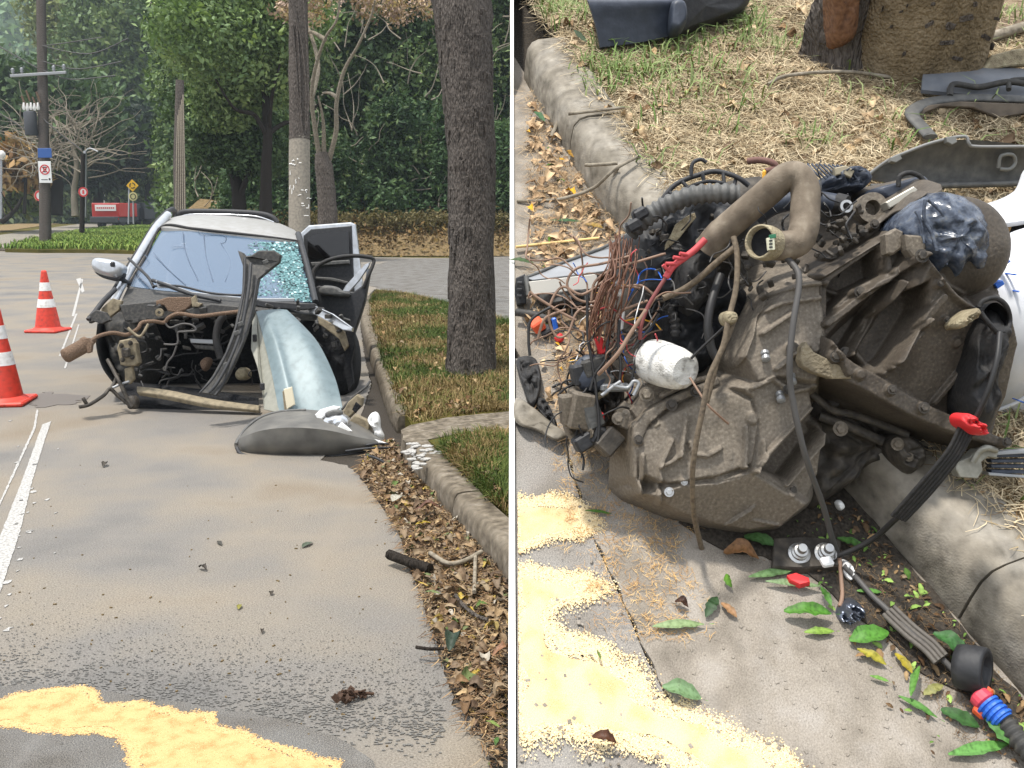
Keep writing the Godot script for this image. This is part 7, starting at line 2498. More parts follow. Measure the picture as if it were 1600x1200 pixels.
	put(st, "crankcase", mt.oily_iron, e)
	st = MB.new()
	lump(st, pp([[1376, 690], [1400, 676], [1426, 684], [1440, 706], [1430, 730], [1408, 744], [1388, 726]], 1.97), 0.06, 0.08, 0.5, Vector2.ZERO, 26, 5, 0.02, 0.06)
	stroke(st, pp([[1280, 650], [1330, 668], [1380, 690]], 1.95), 8)
	stroke(st, pp([[1262, 610], [1300, 640], [1340, 650], [1420, 680]], 1.93), 6)
	put(st, "mount_arm", mt.oily_iron, e)
	st = MB.new()
	for q in [[1313, 670, 8], [1402, 694, 7], [1420, 714, 5]]: bolt_px(st, q[0], q[1], 1.91, q[2], q[2])
	put(st, "bolts", mt.dirty_alloy, e)
	# upper-left: head, covers, pulley bracket
	st = MB.new()
	lump(st, pp([[976, 372], [1010, 344], [1060, 312], [1110, 296], [1150, 310], [1176, 340], [1150, 390], [1110, 430], [1070, 450], [1040, 490], [1000, 490], [984, 440]], 2.06), 0.08, 0.2, 0.5, Vector2(4, 6), 50, 6, 0.05, 0.025)
	put(st, "cylinder_head", mt.black_plastic, e)
	st = MB.new()
	lump(st, pp([[1030, 470], [1064, 448], [1112, 430], [1150, 440], [1166, 470], [1150, 510], [1120, 556], [1086, 590], [1048, 580], [1030, 530]], 2.04), 0.09, 0.18, 0.55, Vector2(0, 0), 46, 6, 0.04, 0.03)
	put(st, "timing_cover", mt.bay_black, e)
	st = MB.new()
	lump(st, pp([[1052, 440], [1062, 410], [1084, 392], [1110, 400], [1120, 430], [1104, 470], [1076, 500], [1056, 480]], 1.97), 0.05, 0.1, 0.5, Vector2.ZERO, 30, 6, 0.02, 0.03)
	put(st, "hose_elbow", mt.rubber, e)
	st = MB.new()
	plate(st, pp([[1044, 378], [1056, 350], [1072, 338], [1086, 332], [1088, 340], [1074, 356], [1062, 372], [1048, 384]], 1.96), 0.012, 1.0)
	plate(st, pp([[1056, 368], [1046, 386], [1040, 390], [1040, 382], [1050, 364]], 1.965), 0.012, 0.8)
	put(st, "heat_shield", mt.pale_alloy, e)
	st = MB.new()
	plate(st, pp([[976, 396], [1000, 388], [1022, 392], [1020, 410], [1008, 424], [986, 420], [974, 408]], 2.0), 0.05, 3.0)
	put(st, "bracket", mt.grey_plastic, e)
	st = MB.new()
	ribbed(st, pp([[1040, 478], [1050, 490], [1055, 505], [1056, 526]], 1.95), 7, 0.010, 0.22)
	put(st, "ribbed_plug", mt.rubber, e)
	# bracket plate with bolts above the casting's flange
	st = MB.new()
	plate(st, pp([[1000, 620], [1010, 600], [1030, 592], [1044, 600], [1054, 612], [1048, 628], [1030, 640], [1010, 648], [994, 656], [984, 640]], 1.94), 0.06, 2.5)
	plate(st, pp([[960, 640], [976, 626], [1000, 640], [1006, 664], [990, 676], [970, 668]], 1.95), 0.05, 2.5)
	put(st, "tensioner_bracket", mt.dirty_alloy, e)
	st = MB.new()
	for q in [[1010, 616, 8], [966, 654, 7], [978, 645, 4], [992, 664, 4]]: bolt_px(st, q[0], q[1], 1.92, q[2], q[2])
	put(st, "bolts", mt.dirty_alloy, e)
	st = MB.new()
	rib_px(st, [1030, 620, 1.92], [1078, 598, 1.92], 9, 0.03)
	rib_px(st, [1078, 598, 1.92], [1116, 588, 1.92], 8, 0.03)
	put(st, "flange_rail", mt.dirty_alloy, e)
	# white filter canister
	st = MB.new()
	var fa := P(1030, 567, 1.93)
	var fb := P(1068, 579, 1.86)
	var fx := (fb - fa).normalized()
	var fr := 36.0 * 1.9 / LENS
	st.lathe(Transform3D(Basis(Quaternion(Vector3.UP, fx)), fa - fx * 0.03), [Vector2(fr * 0.5, -0.01), Vector2(fr * 0.8, -0.008), Vector2(fr * 0.96, 0.006), Vector2(fr, 0.018), Vector2(fr * 0.99, 0.05), Vector2(fr * 0.93, 0.085), Vector2(fr * 0.84, 0.105), Vector2(fr * 0.6, 0.114)], 36)
	put(st, "oil_filter", mt.white_filter, e)
	# big U-shaped hose
	st = MB.new()
	st.tube(curve(VV(pp([[1108, 388, 1.92], [1124, 366, 1.90], [1158, 336, 1.87], [1196, 304, 1.84], [1226, 278, 1.82], [1246, 276, 1.815], [1258, 296, 1.81], [1258, 330, 1.80], [1256, 358, 1.79], [1246, 378, 1.785], [1222, 384, 1.785], [1194, 380, 1.78]], 1.8)), 8), [0.034, 0.034, 0.033, 0.032, 0.032, 0.032, 0.031, 0.031, 0.031, 0.031, 0.030, 0.030].map(func(q: float) -> float: return q * 0.86), 22, true, 1)
	put(st, "coolant_hose", mt.hose_rubber, e)
	st = MB.new()
	var ha := P(1198, 380, 1.765)
	var hx := (P(1180, 376, 1.74) - ha).normalized()
	var hb := Transform3D(Basis(Quaternion(Vector3.UP, hx)), ha)
	st.lathe(hb, [Vector2(0.029, -0.012), Vector2(0.031, 0.0), Vector2(0.030, 0.022), Vector2(0.026, 0.024), Vector2(0.024, 0.0), Vector2(0.023, -0.01)], 24, false)
	put(st, "hose_end", mt.pale_alloy, e)
	st = MB.new()
	st.lathe(hb, [Vector2(0.0245, 0.01), Vector2(0.001, 0.0101)], 20, false)
	put(st, "hose_bore", mt.bay_black, e)
	st = MB.new()
	plate(st, pp([[1198, 372], [1210, 370], [1211, 390], [1200, 391]], 1.728), 0.006, 0.5)
	tag(put(st, "hose_label", mk("label_cream", c8(206, 204, 180), 0.7), e), "small pale printed label on the open hose end")
	st = MB.new()
	plate(st, pp([[1202, 367], [1212, 365], [1213, 371], [1203, 373]], 1.727), 0.005, 0.4)
	put(st, "green_mark", mk("label_green", c8(34, 104, 72), 0.6), e)
	st = MB.new()
	for k in 3: plate(st, pp([[1202, 375 + k * 5], [1207, 374.6 + k * 5], [1207.2, 377 + k * 5], [1202.2, 377.4 + k * 5]], 1.7262), 0.003)
	put(st, "label_print", mt.sign_black, e)
	# corrugated conduit along the top left
	st = MB.new()
	ribbed(st, pp([[984, 362, 1.98], [1010, 340, 1.96], [1040, 322, 1.95], [1080, 306, 1.93], [1120, 302, 1.92], [1154, 304, 1.92]], 1.95), 14, 0.011, 0.14)
	put(st, "corrugated_conduit", mt.grey_plastic, e)
	st = MB.new()
	for q in [[990, 352, 12], [1000, 334, 7]]:
		st.box(Transform3D(Basis(Vector3.BACK, 0.5), P(q[0], q[1], 1.95)), Vector3(0.03, 0.022, 0.03), 0.005)
	rim_line(st, [[992, 346, 1.94], [988, 334, 1.94], [994, 328, 1.94], [1000, 336, 1.94]], 2.0)
	rim_line(st, [[1080, 275, 1.97], [1082, 256, 1.97], [1094, 249, 1.97], [1104, 254, 1.97]], 3.0)
	put(st, "clips", mt.black_plastic, e)
	# ladder-like plastic frame behind the conduit
	st = MB.new()
	rim_line(st, [[1030, 318, 1.99], [1056, 288, 1.99], [1096, 272, 1.99], [1120, 268, 1.99], [1150, 276, 1.98], [1170, 290, 1.98]], 4.0)
	rim_line(st, [[1038, 324, 1.98], [1064, 300, 1.98], [1100, 284, 1.98], [1130, 286, 1.98]], 3.0)
	for q in [[1046, 300, 1056, 310], [1066, 284, 1076, 294], [1098, 272, 1100, 286], [1130, 270, 1132, 290], [1150, 278, 1146, 296]]: rim_line(st, [[q[0], q[1], 1.985], [q[2], q[3], 1.98]], 3.0)
	put(st, "loom_frame", mt.black_plastic, e)
	# black hose right of the U with its clamp
	st = MB.new()
	wire(st, pp([[1180, 340, 1.94], [1206, 322, 1.93], [1240, 314, 1.93], [1280, 314, 1.92], [1316, 320, 1.91]], 1.93), 15, 14)
	put(st, "radiator_hose", mt.navy_plastic, e)
	st = MB.new()
	wire(st, pp([[1306, 318, 1.915], [1322, 322, 1.905]], 1.9), 17, 16)
	put(st, "hose_cuff", mt.rubber, e)
	st = MB.new()
	ringplate_px(st, 1323, 322, 1.885, 6, 10, 0.01)
	put(st, "hose_clamp", mt.bright_steel, e)
	# dark clutter between U hose and bell
	st = MB.new()
	lump(st, pp([[1260, 300], [1300, 268], [1340, 262], [1360, 280], [1340, 300], [1300, 304], [1270, 310]], 2.04), 0.05, 0.08, 0.6, Vector2.ZERO, 30, 5, 0.03, 0.05)
	put(st, "ribbed_cover", mt.navy_plastic, e)
	st = MB.new()
	for k in 9: rim_line(st, [[1262 + k * 6.5, 256 + k * 0.3, 2.02], [1270 + k * 7.0, 266, 2.0], [1284 + k * 7.0, 280, 1.99]], 1.6)
	put(st, "cover_ribs", mt.navy_plastic, e)
	st = MB.new()
	plate(st, pp([[1304, 262], [1322, 258], [1336, 266], [1330, 278], [1316, 272], [1306, 274]], 1.98), 0.03, 1.5)
	put(st, "cover_tab", mk("plastic_beige", c8(150, 140, 118), 0.7), e)
	st = MB.new()
	lump(st, pp([[1352, 300], [1400, 286], [1440, 276], [1448, 296], [1430, 310], [1400, 322], [1366, 318]], 2.0), 0.04, 0.1, 0.6, Vector2.ZERO, 30, 5)
	put(st, "solenoid", mt.navy_plastic, e)
	st = MB.new()
	rim_line(st, [[1404, 292, 1.95], [1406, 276, 1.95], [1422, 270, 1.95], [1440, 278, 1.95], [1448, 296, 1.95]], 4.0)
	put(st, "hose_ring", mt.rubber, e)
	st = MB.new()
	for k in 40:
		st.box(Transform3D(rand_basis(), P(R(1262, 1350), R(320, 400), R(1.86, 1.98))), Vector3(R(0.006, 0.03), R(0.005, 0.014), R(0.005, 0.014)), 0.002)
	for k in 40: st.box(Transform3D(rand_basis(), P(R(1010, 1140), R(340, 470), R(1.95, 2.02))), Vector3(R(0.006, 0.03), R(0.005, 0.014), R(0.005, 0.014)), 0.002)
	for k in 24: st.box(Transform3D(rand_basis(), P(R(1150, 1260), R(395, 470), R(1.87, 1.96))), Vector3(R(0.006, 0.03), R(0.005, 0.014), R(0.005, 0.014)), 0.002)
	tag(put(st, "small_fittings", mt.oily_iron, e), "", "", "", "stuff")
	st = MB.new()
	for k in 22:
		var p := Vector3(R(1190, 1340), R(300, 400), R(1.84, 1.93))
		loop_wire(st, p, 4, R(6, 18), R(0.8, 2.0))
	for k in 24:
		var p := Vector3(R(1000, 1140), R(330, 500), R(1.90, 1.98))
		loop_wire(st, p, 4, R(5, 12), R(0.8, 1.8))
	tag(put(st, "black_wiring", mt.black_wire, e), "", "", "", "stuff")
	st = MB.new()
	for k in 14: loop_wire(st, Vector3(R(1000, 1200), R(350, 520), R(1.87, 1.94)), 5, R(8, 22), R(0.8, 1.6))
	tag(put(st, "grey_wiring", mt.grey_wire, e), "", "", "", "stuff")
	# cables that hang in front
	car_tube(e, "cable", mt.grey_wire, [[1230, 404, 1.78], [1246, 424, 1.76], [1248, 450, 1.75], [1240, 500, 1.74], [1234, 560, 1.74], [1236, 610, 1.75], [1250, 680, 1.76], [1264, 730, 1.78], [1286, 790, 1.84], [1300, 840, 1.9], [1312, 872, 1.93]], 1.76, 5.0, "long grey cable hanging down the middle of the engine")
	car_tube(e, "cable", mt.brown_wire, [[1146, 370, 1.80], [1152, 400, 1.79], [1150, 450, 1.78], [1138, 500, 1.77], [1130, 540, 1.77], [1108, 590, 1.77], [1098, 640, 1.77], [1088, 690, 1.78], [1082, 740, 1.80], [1084, 800, 1.86], [1092, 840, 1.93], [1098, 862, 1.96]], 1.78, 4.6, "brown cable hanging over the gearbox casting")
	car_tube(e, "cable", mt.brown_wire, [[1150, 494, 1.80], [1136, 530, 1.79], [1122, 560, 1.79], [1112, 600, 1.79], [1104, 630, 1.79]], 1.79, 4.0)
	car_tube(e, "cable", mt.black_wire, [[1126, 430, 1.90], [1112, 470, 1.87], [1106, 510, 1.86], [1112, 545, 1.86], [1120, 560, 1.86]], 1.86, 7.0)
	car_tube(e, "cable", mt.brown_wire, [[1036, 466, 1.9], [1060, 456, 1.9], [1086, 440, 1.88], [1120, 410, 1.86], [1152, 384, 1.85]], 1.88, 5.0, "braided brown loom crossing to the hose")
	car_tube(e, "thin_wire", mt.tan_wire, [[1078, 590, 1.85], [1104, 630, 1.82], [1124, 650, 1.83], [1138, 662, 1.85]], 1.83, 1.8)
	car_tube(e, "thin_wire", mt.black_wire, [[1080, 560, 1.85], [1100, 540, 1.84], [1126, 516, 1.83], [1140, 500, 1.82]], 1.83, 2.2)
	st = MB.new()
	lump(st, pp([[1128, 494], [1134, 486], [1148, 488], [1152, 498], [1144, 508], [1132, 506]], 1.78), 0.02, 0.03, 0.6, Vector2.ZERO, 18, 4)
	put(st, "cable_grommet", mt.pale_alloy, e)
	# red wire and its frayed sleeve
	car_tube(e, "red_cable", mt.red_wire, [[1102, 374, 1.86], [1086, 390, 1.86], [1068, 404, 1.86], [1052, 416, 1.86], [1040, 434, 1.86]], 1.86, 5.5, "frayed red battery cable running from the hose")
	car_tube(e, "red_cable", mk("dull_red", c8(120, 64, 62), 0.7), [[1040, 434, 1.86], [1026, 456, 1.86], [1012, 480, 1.86], [1002, 508, 1.86], [1000, 530, 1.87]], 1.86, 3.4)
	car_tube(e, "red_cable", mt.tan_wire, [[1010, 484, 1.86], [986, 520, 1.86], [966, 552, 1.86], [944, 576, 1.88], [936, 584, 1.9]], 1.86, 3.6)
	st = MB.new()
	for q in [[1068, 404, 1052, 402], [1056, 412, 1040, 412], [1046, 424, 1036, 414], [1074, 398, 1062, 396]]: rim_line(st, [[q[0], q[1], 1.855], [q[2], q[3], 1.85]], 3.0)
	put(st, "frayed_ends", mt.red_wire, e)
	# copper loom at the left
	st = MB.new()
	for k in 34:
		var x0 := R(950, 992)
		var pts := [Vector3(x0 + R(-6, 12), R(362, 386), R(1.94, 2.0)), Vector3(x0 + R(-6, 6), R(410, 430), R(1.90, 1.96)), Vector3(x0 - 12 + R(-12, 10), R(450, 478), R(1.9, 1.95)), Vector3(x0 - 26 + R(-16, 14), R(505, 548), R(1.92, 2.0))]
		if k % 3 == 0: pts.append(Vector3(R(900, 960), R(560, 620), R(1.96, 2.06)))
		wire(st, pts, R(0.8, 1.5), 5, 6)
	tag(put(st, "copper_loom", mt.copper_wire, e), "bundle of torn copper-brown wires", "", "", "stuff")
	st = MB.new()
	for q in [[[985, 400], [940, 412], [900, 420], [886, 444], [900, 466], [926, 472], [950, 456], [976, 448], [1000, 450]], [[948, 436], [910, 460], [880, 448], [862, 470], [858, 500], [870, 526], [888, 520], [900, 490], [916, 480], [936, 478]], [[900, 500], [884, 492], [860, 478], [838, 464], [828, 456]], [[1040, 396], [1000, 408], [960, 420], [930, 440], [924, 470]], [[962, 520], [966, 490], [990, 478], [1012, 470]], [[840, 530], [850, 500], [866, 490], [884, 484]], [[976, 448], [1000, 446], [1016, 456], [1024, 464]]]:
		wire(st, pp(q, 1.94), 2.2, 6, 6)
	for k in 26: loop_wire(st, Vector3(R(860, 1000), R(420, 560), R(1.92, 2.04)), 6, R(10, 26), R(0.9, 1.6))
	tag(put(st, "looped_wires", mt.tan_wire, e), "tan wires looping out to the left", "", "", "stuff")
	st = MB.new()
	for q in [[[918, 460], [918, 520], [924, 560], [930, 600], [936, 660], [934, 690]], [[950, 520], [946, 560], [930, 584], [922, 610]], [[968, 500], [966, 540], [970, 570], [968, 596]], [[860, 480], [830, 500], [826, 530], [828, 556]], [[1004, 530], [994, 560], [986, 600]], [[988, 545], [1000, 530], [1018, 510], [1030, 490]]]:
		wire(st, pp(q, 1.93), 2.4, 6, 6)
	for k in 30: loop_wire(st, Vector3(R(880, 1000), R(500, 680), R(1.92, 2.04)), 5, R(8, 20), R(1.0, 2.2))
	tag(put(st, "hanging_wires", mt.black_wire, e), "black wires hanging at the left end", "", "", "stuff")
	for q in [["blue", mt.blue_plastic, 7], ["red", mt.red_wire, 9], ["white", mt.white_plastic, 6], ["yellow", mt.yellow_plastic, 4]]:
		st = MB.new()
		for k in q[2]: loop_wire(st, Vector3(R(880, 1010), R(430, 660), R(1.92, 2.02)), 5, R(7, 18), R(0.8, 1.4))
		tag(put(st, "thin_wires", q[1], e), "thin %s wires in the torn loom" % q[0], "", "", "stuff")
	# small parts at the left end: relay boxes, plugs, brackets
	for q in [["connector", mt.dusty_plastic, 928, 572, 0.05, 0.035, 0.3], ["connector", mt.grey_plastic, 940, 592, 0.04, 0.03, -0.4], ["connector", mt.black_plastic, 905, 585, 0.03, 0.04, 0.2], ["bracket", mt.dirty_alloy, 905, 640, 0.045, 0.07, -0.2], ["bracket", mt.dirty_alloy, 888, 640, 0.03, 0.06, 0.1], ["connector", mt.grey_plastic, 922, 645, 0.035, 0.06, 0.35], ["connector", mt.red_plastic, 938, 655, 0.014, 0.028, 0.0], ["connector", mt.red_plastic, 917, 664, 0.022, 0.010, 0.2], ["connector", mt.red_plastic, 938, 540, 0.016, 0.035, 0.3], ["connector", mt.white_plastic, 966, 452, 0.014, 0.03, 0.1], ["connector", mt.white_plastic, 970, 500, 0.012, 0.04, -0.1], ["bracket", mt.pale_alloy, 930, 622, 0.06, 0.012, 0.5], ["bracket", mt.galvanised, 960, 605, 0.06, 0.016, -0.05], ["connector", mt.black_plastic, 912, 690, 0.04, 0.03, 0.5], ["connector", mt.black_plastic, 936, 680, 0.03, 0.035, -0.5], ["bracket", mt.oily_iron, 950, 690, 0.05, 0.04, 0.8], ["connector", mt.yellow_plastic, 1194, 274, 0.008, 0.022, 0.0], ["connector", mt.pale_alloy, 1016, 560, 0.05, 0.012, 0.9]]:
		st = MB.new()
		st.box(Transform3D(Basis(Vector3.BACK, q[6]) * Basis(Vector3.UP, 0.3), P(q[2], q[3], 1.95)), Vector3(q[4], q[5], minf(q[4], q[5])), 0.004)
		put(st, q[0], q[1], e)
	st = MB.new()
	lump(st, pp([[900, 600], [918, 566], [944, 560], [966, 580], [976, 620], [960, 660], [934, 676], [908, 650]], 2.04), 0.05, 0.1, 0.5, Vector2.ZERO, 34, 6, 0.06, 0.05)
	put(st, "broken_pump", mt.oily_iron, e)
	st = MB.new()
	lump(st, pp([[880, 650], [890, 606], [902, 596], [912, 610], [908, 650], [914, 690], [900, 694], [886, 680]], 2.0), 0.03, 0.06, 0.6, Vector2.ZERO, 24, 5, 0.03, 0.06)
	lump(st, pp([[902, 660], [912, 640], [930, 640], [940, 660], [932, 690], [920, 706], [908, 690]], 1.98), 0.03, 0.06, 0.5, Vector2.ZERO, 24, 5, 0.03, 0.06)
	put(st, "pump_bracket", mt.dirty_alloy, e)
	st = MB.new()
	st.lathe(Transform3D(Basis(Vector3.RIGHT, 1.2), P(924, 582, 1.95)), [Vector2(0.034, -0.02), Vector2(0.036, 0.0), Vector2(0.03, 0.012), Vector2(0.01, 0.016)], 20)
	put(st, "sensor_cap", mt.navy_plastic, e)
	st = MB.new()
	rim_line(st, [[958, 602, 1.9], [980, 606, 1.9], [990, 596, 1.9], [998, 600, 1.9], [990, 618, 1.9]], 3.0)
	rim_line(st, [[940, 618, 1.9], [958, 604, 1.9], [970, 596, 1.9]], 3.0)
	put(st, "rod", mt.galvanised, e)
	# bright scraps of rag on top
	st = MB.new()
	rim_line(st, [[1168, 252, 2.0], [1186, 250, 1.99], [1206, 254, 1.98], [1212, 262, 1.98], [1196, 268, 1.98]], 5.0)
	put(st, "brown_strap", mk("strap", c8(104, 74, 66), 0.8), e)

func ringplate_px(o: MB, x: float, y: float, d: float, r0: float, r1: float, th: float) -> void:
	var c := P(x, y, d)
	var k := d / LENS
	o.lathe(Transform3D(Basis(Quaternion(Vector3.UP, -fwd)), c), [Vector2(r0 * k, -th), Vector2(r1 * k, -th), Vector2(r1 * k, 0), Vector2(r0 * k, 0), Vector2(r0 * k, -th)], 24, false, -1)

func loop_wire(o: MB, p: Vector3, n: int, step: float, r: float) -> void:
	var pts := [p]
	var an := R(0, TAU)
	for s in n:
		an += R(-0.9, 0.9)
		p += Vector3(cos(an) * step, sin(an) * step, R(-0.02, 0.02))
		p.x = maxf(p.x, 818.0 + s * 2.0)
		pts.append(p)
	wire(o, pts, r, 5, 4)

func bank_debris() -> void:
	# tree and pole at the top of the bank
	var base := S(1312, 92, 0.12)
	var t := thing("roadside_tree", "rough tree trunk with a torn orange strip of bare wood at the top", "tree", base)
	var st := MB.new()
	trunk(st, [base - bank_n * 0.1, base + bank_n * 0.05, base + bank_n * 0.25, base + bank_n * 0.7, base + bank_n * 1.6], [0.17, 0.125, 0.105, 0.10, 0.09], 0.16, 22, 9.0)
	put(st, "trunk", mt.bark, t)
	st = MB.new()
	lump(st, pp([[1304, 60, 3.27], [1302, 20, 3.22], [1304, -30, 3.14], [1340, -30, 3.14], [1342, 20, 3.22], [1336, 56, 3.27], [1320, 66, 3.27]], 3.2), 0.02, 0.1, 0.6, Vector2.ZERO, 24, 5, 0.02, 0.05)
	tag(put(st, "bare_wood", mt.raw_wood, t), "bare orange wood where the bark is torn off")
	st = MB.new()
	for k in 26:
		var a := R(0, TAU)
		lump(st, pp([[1262 + R(0, 90), 66 + R(0, 30)]].map(func(q): return q), 3.85) if false else pp([[1268, 96], [1276, 76], [1290, 70], [1296, 92]], 3.86), 0.03, 0.06, 0.5, Vector2.ZERO, 14, 3)
		break
	lump(st, pp([[1330, 96], [1338, 70], [1352, 62], [1362, 84], [1358, 100]], 3.38), 0.04, 0.08, 0.5, Vector2.ZERO, 16, 3, 0.02, 0.06)
	put(st, "root_flare", mt.bark, t)
	base = S(1428, 104, 0.12)
	t = thing("old_post", "wide weathered grey-beige post standing beside the torn tree trunk", "post", base)
	st = MB.new()
	trunk(st, [base - bank_n * 0.1, base + bank_n * 0.2, base + bank_n * 0.8, base + bank_n * 1.8], [0.215, 0.212, 0.21, 0.205], 0.025, 28, 6.0)
	put(st, "shaft", mt.old_pole, t)
	st = MB.new()
	for k in 34:
		var a := R(-1.2, 1.2)
		var h := R(0.1, 0.5)
		var p := base + bank_n * h + (Vector3.RIGHT * sin(a) - bank_f * cos(a)) * 0.2125
		st.box(Transform3D(Basis(Vector3.RIGHT.rotated(bank_n, -a), bank_n, (-bank_f).rotated(bank_n, a)) * Basis(Vector3.BACK, R(-0.4, 0.4)), p), Vector3(R(0.01, 0.05), R(0.006, 0.02), 0.006), 0.002)
	tag(put(st, "flaked_patches", mt.bark, t), "", "", "", "stuff")
	# brown board and wood right of the post
	st = MB.new()
	plate(st, pp([[1512, -10], [1610, -10], [1610, 50], [1560, 62], [1530, 70], [1512, 62]].map(func(q): return [q[0], q[1], 1.36 / (0.643 + 0.766 * (q[1] - 600.0) / 1600.0)]), 3.5), 0.05, 2.0)
	tag(put(st, "brown_board", mk("board", Color.WHITE, 0.9, 0, ntex([c8(82, 66, 52), c8(120, 102, 82), c8(140, 122, 100)], 0.03, 92, 256, 5), 1.4), null, S(1560, 70)), "dull brown board lying at the top right corner behind the post", "board")
	st = MB.new()
	var pts := []
	for q in [[1520, 66], [1548, 58], [1580, 48], [1620, 36]]: pts.append(S(q[0], q[1], 0.16))
	st.tube(curve(pts, 5), 0.018, 7)
	tag(put(st, "stick", mt.pale_bark, null, pts[0]), "pale bent stick in front of the brown board", "stick")
	# navy tub at the top
	var o := thing("plastic_tub", "dark navy moulded plastic piece like a tub lying in the grass at the top", "car part", S(1000, 60, 0.12))
	st = MB.new()
	var rows := edge_rows([[[938, 74, 3.42], [1000, 66, 3.44], [1056, 54, 3.48]], [[930, 36, 3.40], [1000, 30, 3.42], [1056, 20, 3.46]], [[920, 4, 3.38], [1000, 4, 3.40], [1054, 2, 3.44]], [[918, -2, 3.42], [1000, -2, 3.44], [1054, -4, 3.48]], [[920, -14, 3.60], [1000, -16, 3.62], [1054, -18, 3.65]]], 16)
	st.shell(rows, fwd * 0.02)
	put(st, "front_face", mt.navy_plastic, o)
	st = MB.new()
	lump(st, pp([[1048, 60, 3.48], [1044, 20, 3.46], [1050, -10, 3.46], [1076, -12, 3.50], [1120, -14, 3.58], [1172, -12, 3.65], [1168, 6, 3.65], [1150, 22, 3.62], [1110, 38, 3.58], [1080, 48, 3.54]], 3.55), 0.03, 0.25, 0.8, Vector2.ZERO, 40, 6)
	put(st, "side_face", mt.black_plastic, o)
	st = MB.new()
	lump(st, pp([[1046, 44], [1048, 8], [1056, 0], [1070, 4], [1074, 30], [1064, 48], [1054, 52]], 3.42), 0.03, 0.06, 0.6, Vector2.ZERO, 26, 5)
	put(st, "corner_boss", mt.navy_plastic, o)
	# grey liner scraps and arched trim, upper right
	o = thing("wheel_arch_liner", "torn grey plastic wheel-arch liner lying flat below the post", "car part", S(1500, 150, 0.12))
	st = MB.new()
	rows = edge_rows([[[1440, 140, 3.16], [1480, 144, 3.16], [1540, 148, 3.15], [1610, 150, 3.13]], [[1442, 118, 3.2], [1485, 116, 3.19], [1540, 122, 3.18], [1610, 130, 3.16]], [[1446, 104, 3.31], [1490, 98, 3.31], [1536, 102, 3.3], [1610, 108, 3.28]]], 18)
	st.shell(rows, -bank_n * 0.012)
	put(st, "skin", mk("liner_grey", Color.WHITE, 0.55, 0, ntex([c8(74, 78, 86), c8(98, 102, 108), c8(112, 110, 108)], 0.02, 93, 256, 4), 2.0), o)
	st = MB.new()
	plate(st, pp([[1404, 116], [1426, 108], [1450, 94], [1510, 84], [1512, 92], [1470, 102], [1440, 116], [1424, 122]], 3.28), 0.02, 1.0)
	put(st, "torn_edge", mk("torn_brown", c8(66, 48, 44), 0.8), o)
	st = MB.new()
	rim_line(st, [[1484, 150, 3.12], [1490, 132, 3.14], [1530, 136, 3.14], [1574, 128, 3.12], [1610, 132, 3.1]], 5.0)
	rim_line(st, [[1576, 140, 3.1], [1580, 126, 3.12], [1612, 124, 3.1]], 4.0)
	put(st, "folds", mt.dusty_plastic, o)
	o = thing("arched_trim", "long arched dark trim strip with a hooked end on the straw", "car part", S(1500, 190, 0.12))
	st = MB.new()
	var prof := [[1454, 214], [1440, 198], [1426, 182], [1428, 172], [1450, 160], [1490, 154], [1540, 153], [1620, 156]]
	var wl := []
	for q in prof: wl.append(S(q[0], q[1], 0.16))
	st.tube(curve(wl, 8), 0.022, 10, true, 1, 0.4, bank_n)
	put(st, "outer_edge", mt.grey_plastic, o)
	st = MB.new()
	plate(st, pp([[1434, 176], [1452, 164], [1500, 158], [1610, 162], [1610, 176], [1560, 184], [1520, 168], [1470, 166], [1446, 176], [1440, 190]], 3.06), 0.02, 1.5)
	put(st, "web", mk("trim_brown", Color.WHITE, 0.8, 0, ntex([c8(66, 58, 50), c8(94, 84, 72), c8(112, 100, 86)], 0.03, 94, 256, 4), 2.0), o)
	o = thing("tan_panel", "tan broken panel edge at the right frame above the arched trim", "car part", S(1580, 100, 0.12))
	st = MB.new()
	plate(st, pp([[1534, 108], [1550, 86], [1580, 78], [1612, 72], [1612, 100], [1570, 104], [1540, 112]], 3.27), 0.03, 2.0)
	put(st, "skin", mt.pale_alloy, o)
	# grey inner bumper panel standing behind the engine
	o = thing("inner_panel", "curved charcoal bumper panel standing upright behind the gearbox", "car panel", S(1480, 300, 0.12))
	st = MB.new()
	rows = edge_rows([[[1350, 278, 2.74], [1420, 290, 2.72], [1500, 290, 2.72], [1606, 290, 2.72]], [[1360, 268, 2.72], [1430, 258, 2.7], [1510, 256, 2.7], [1606, 258, 2.7]], [[1384, 254, 2.71], [1440, 228, 2.66], [1508, 218, 2.65], [1606, 227, 2.66]]], 28)
	st.shell(rows, fwd * 0.012)
	put(st, "skin", mt.grey_plastic, o)
	st = MB.new()
	rim_line(st, [[1352, 277, 2.73], [1384, 253, 2.7], [1416, 238, 2.67], [1460, 222, 2.65], [1506, 213, 2.64], [1514, 224, 2.64], [1526, 229, 2.645], [1604, 229, 2.645]], 2.6)
	put(st, "edge_bead", mk("bead_grey", c8(122, 122, 120), 0.6), o)
	st = MB.new()
	rim_line(st, [[1360, 292, 2.7], [1430, 291, 2.7], [1500, 289, 2.7], [1606, 286, 2.7]], 5.0)
	put(st, "lower_lip", mt.grey_plastic, o)
	st = MB.new()
	rim_line(st, [[1560, 262, 2.68], [1564, 244, 2.67], [1582, 242, 2.67], [1586, 254, 2.68], [1578, 264, 2.68], [1562, 264, 2.68]], 3.0)
	plate(st, pp([[1478, 214], [1494, 212], [1496, 222], [1488, 226], [1480, 222]], 2.63), 0.02, 1.0)
	plate(st, pp([[1392, 246], [1406, 240], [1410, 248], [1400, 254], [1392, 252]], 2.67), 0.02, 1.0)
	put(st, "clips", mk("clip_grey", c8(112, 112, 108), 0.6), o)
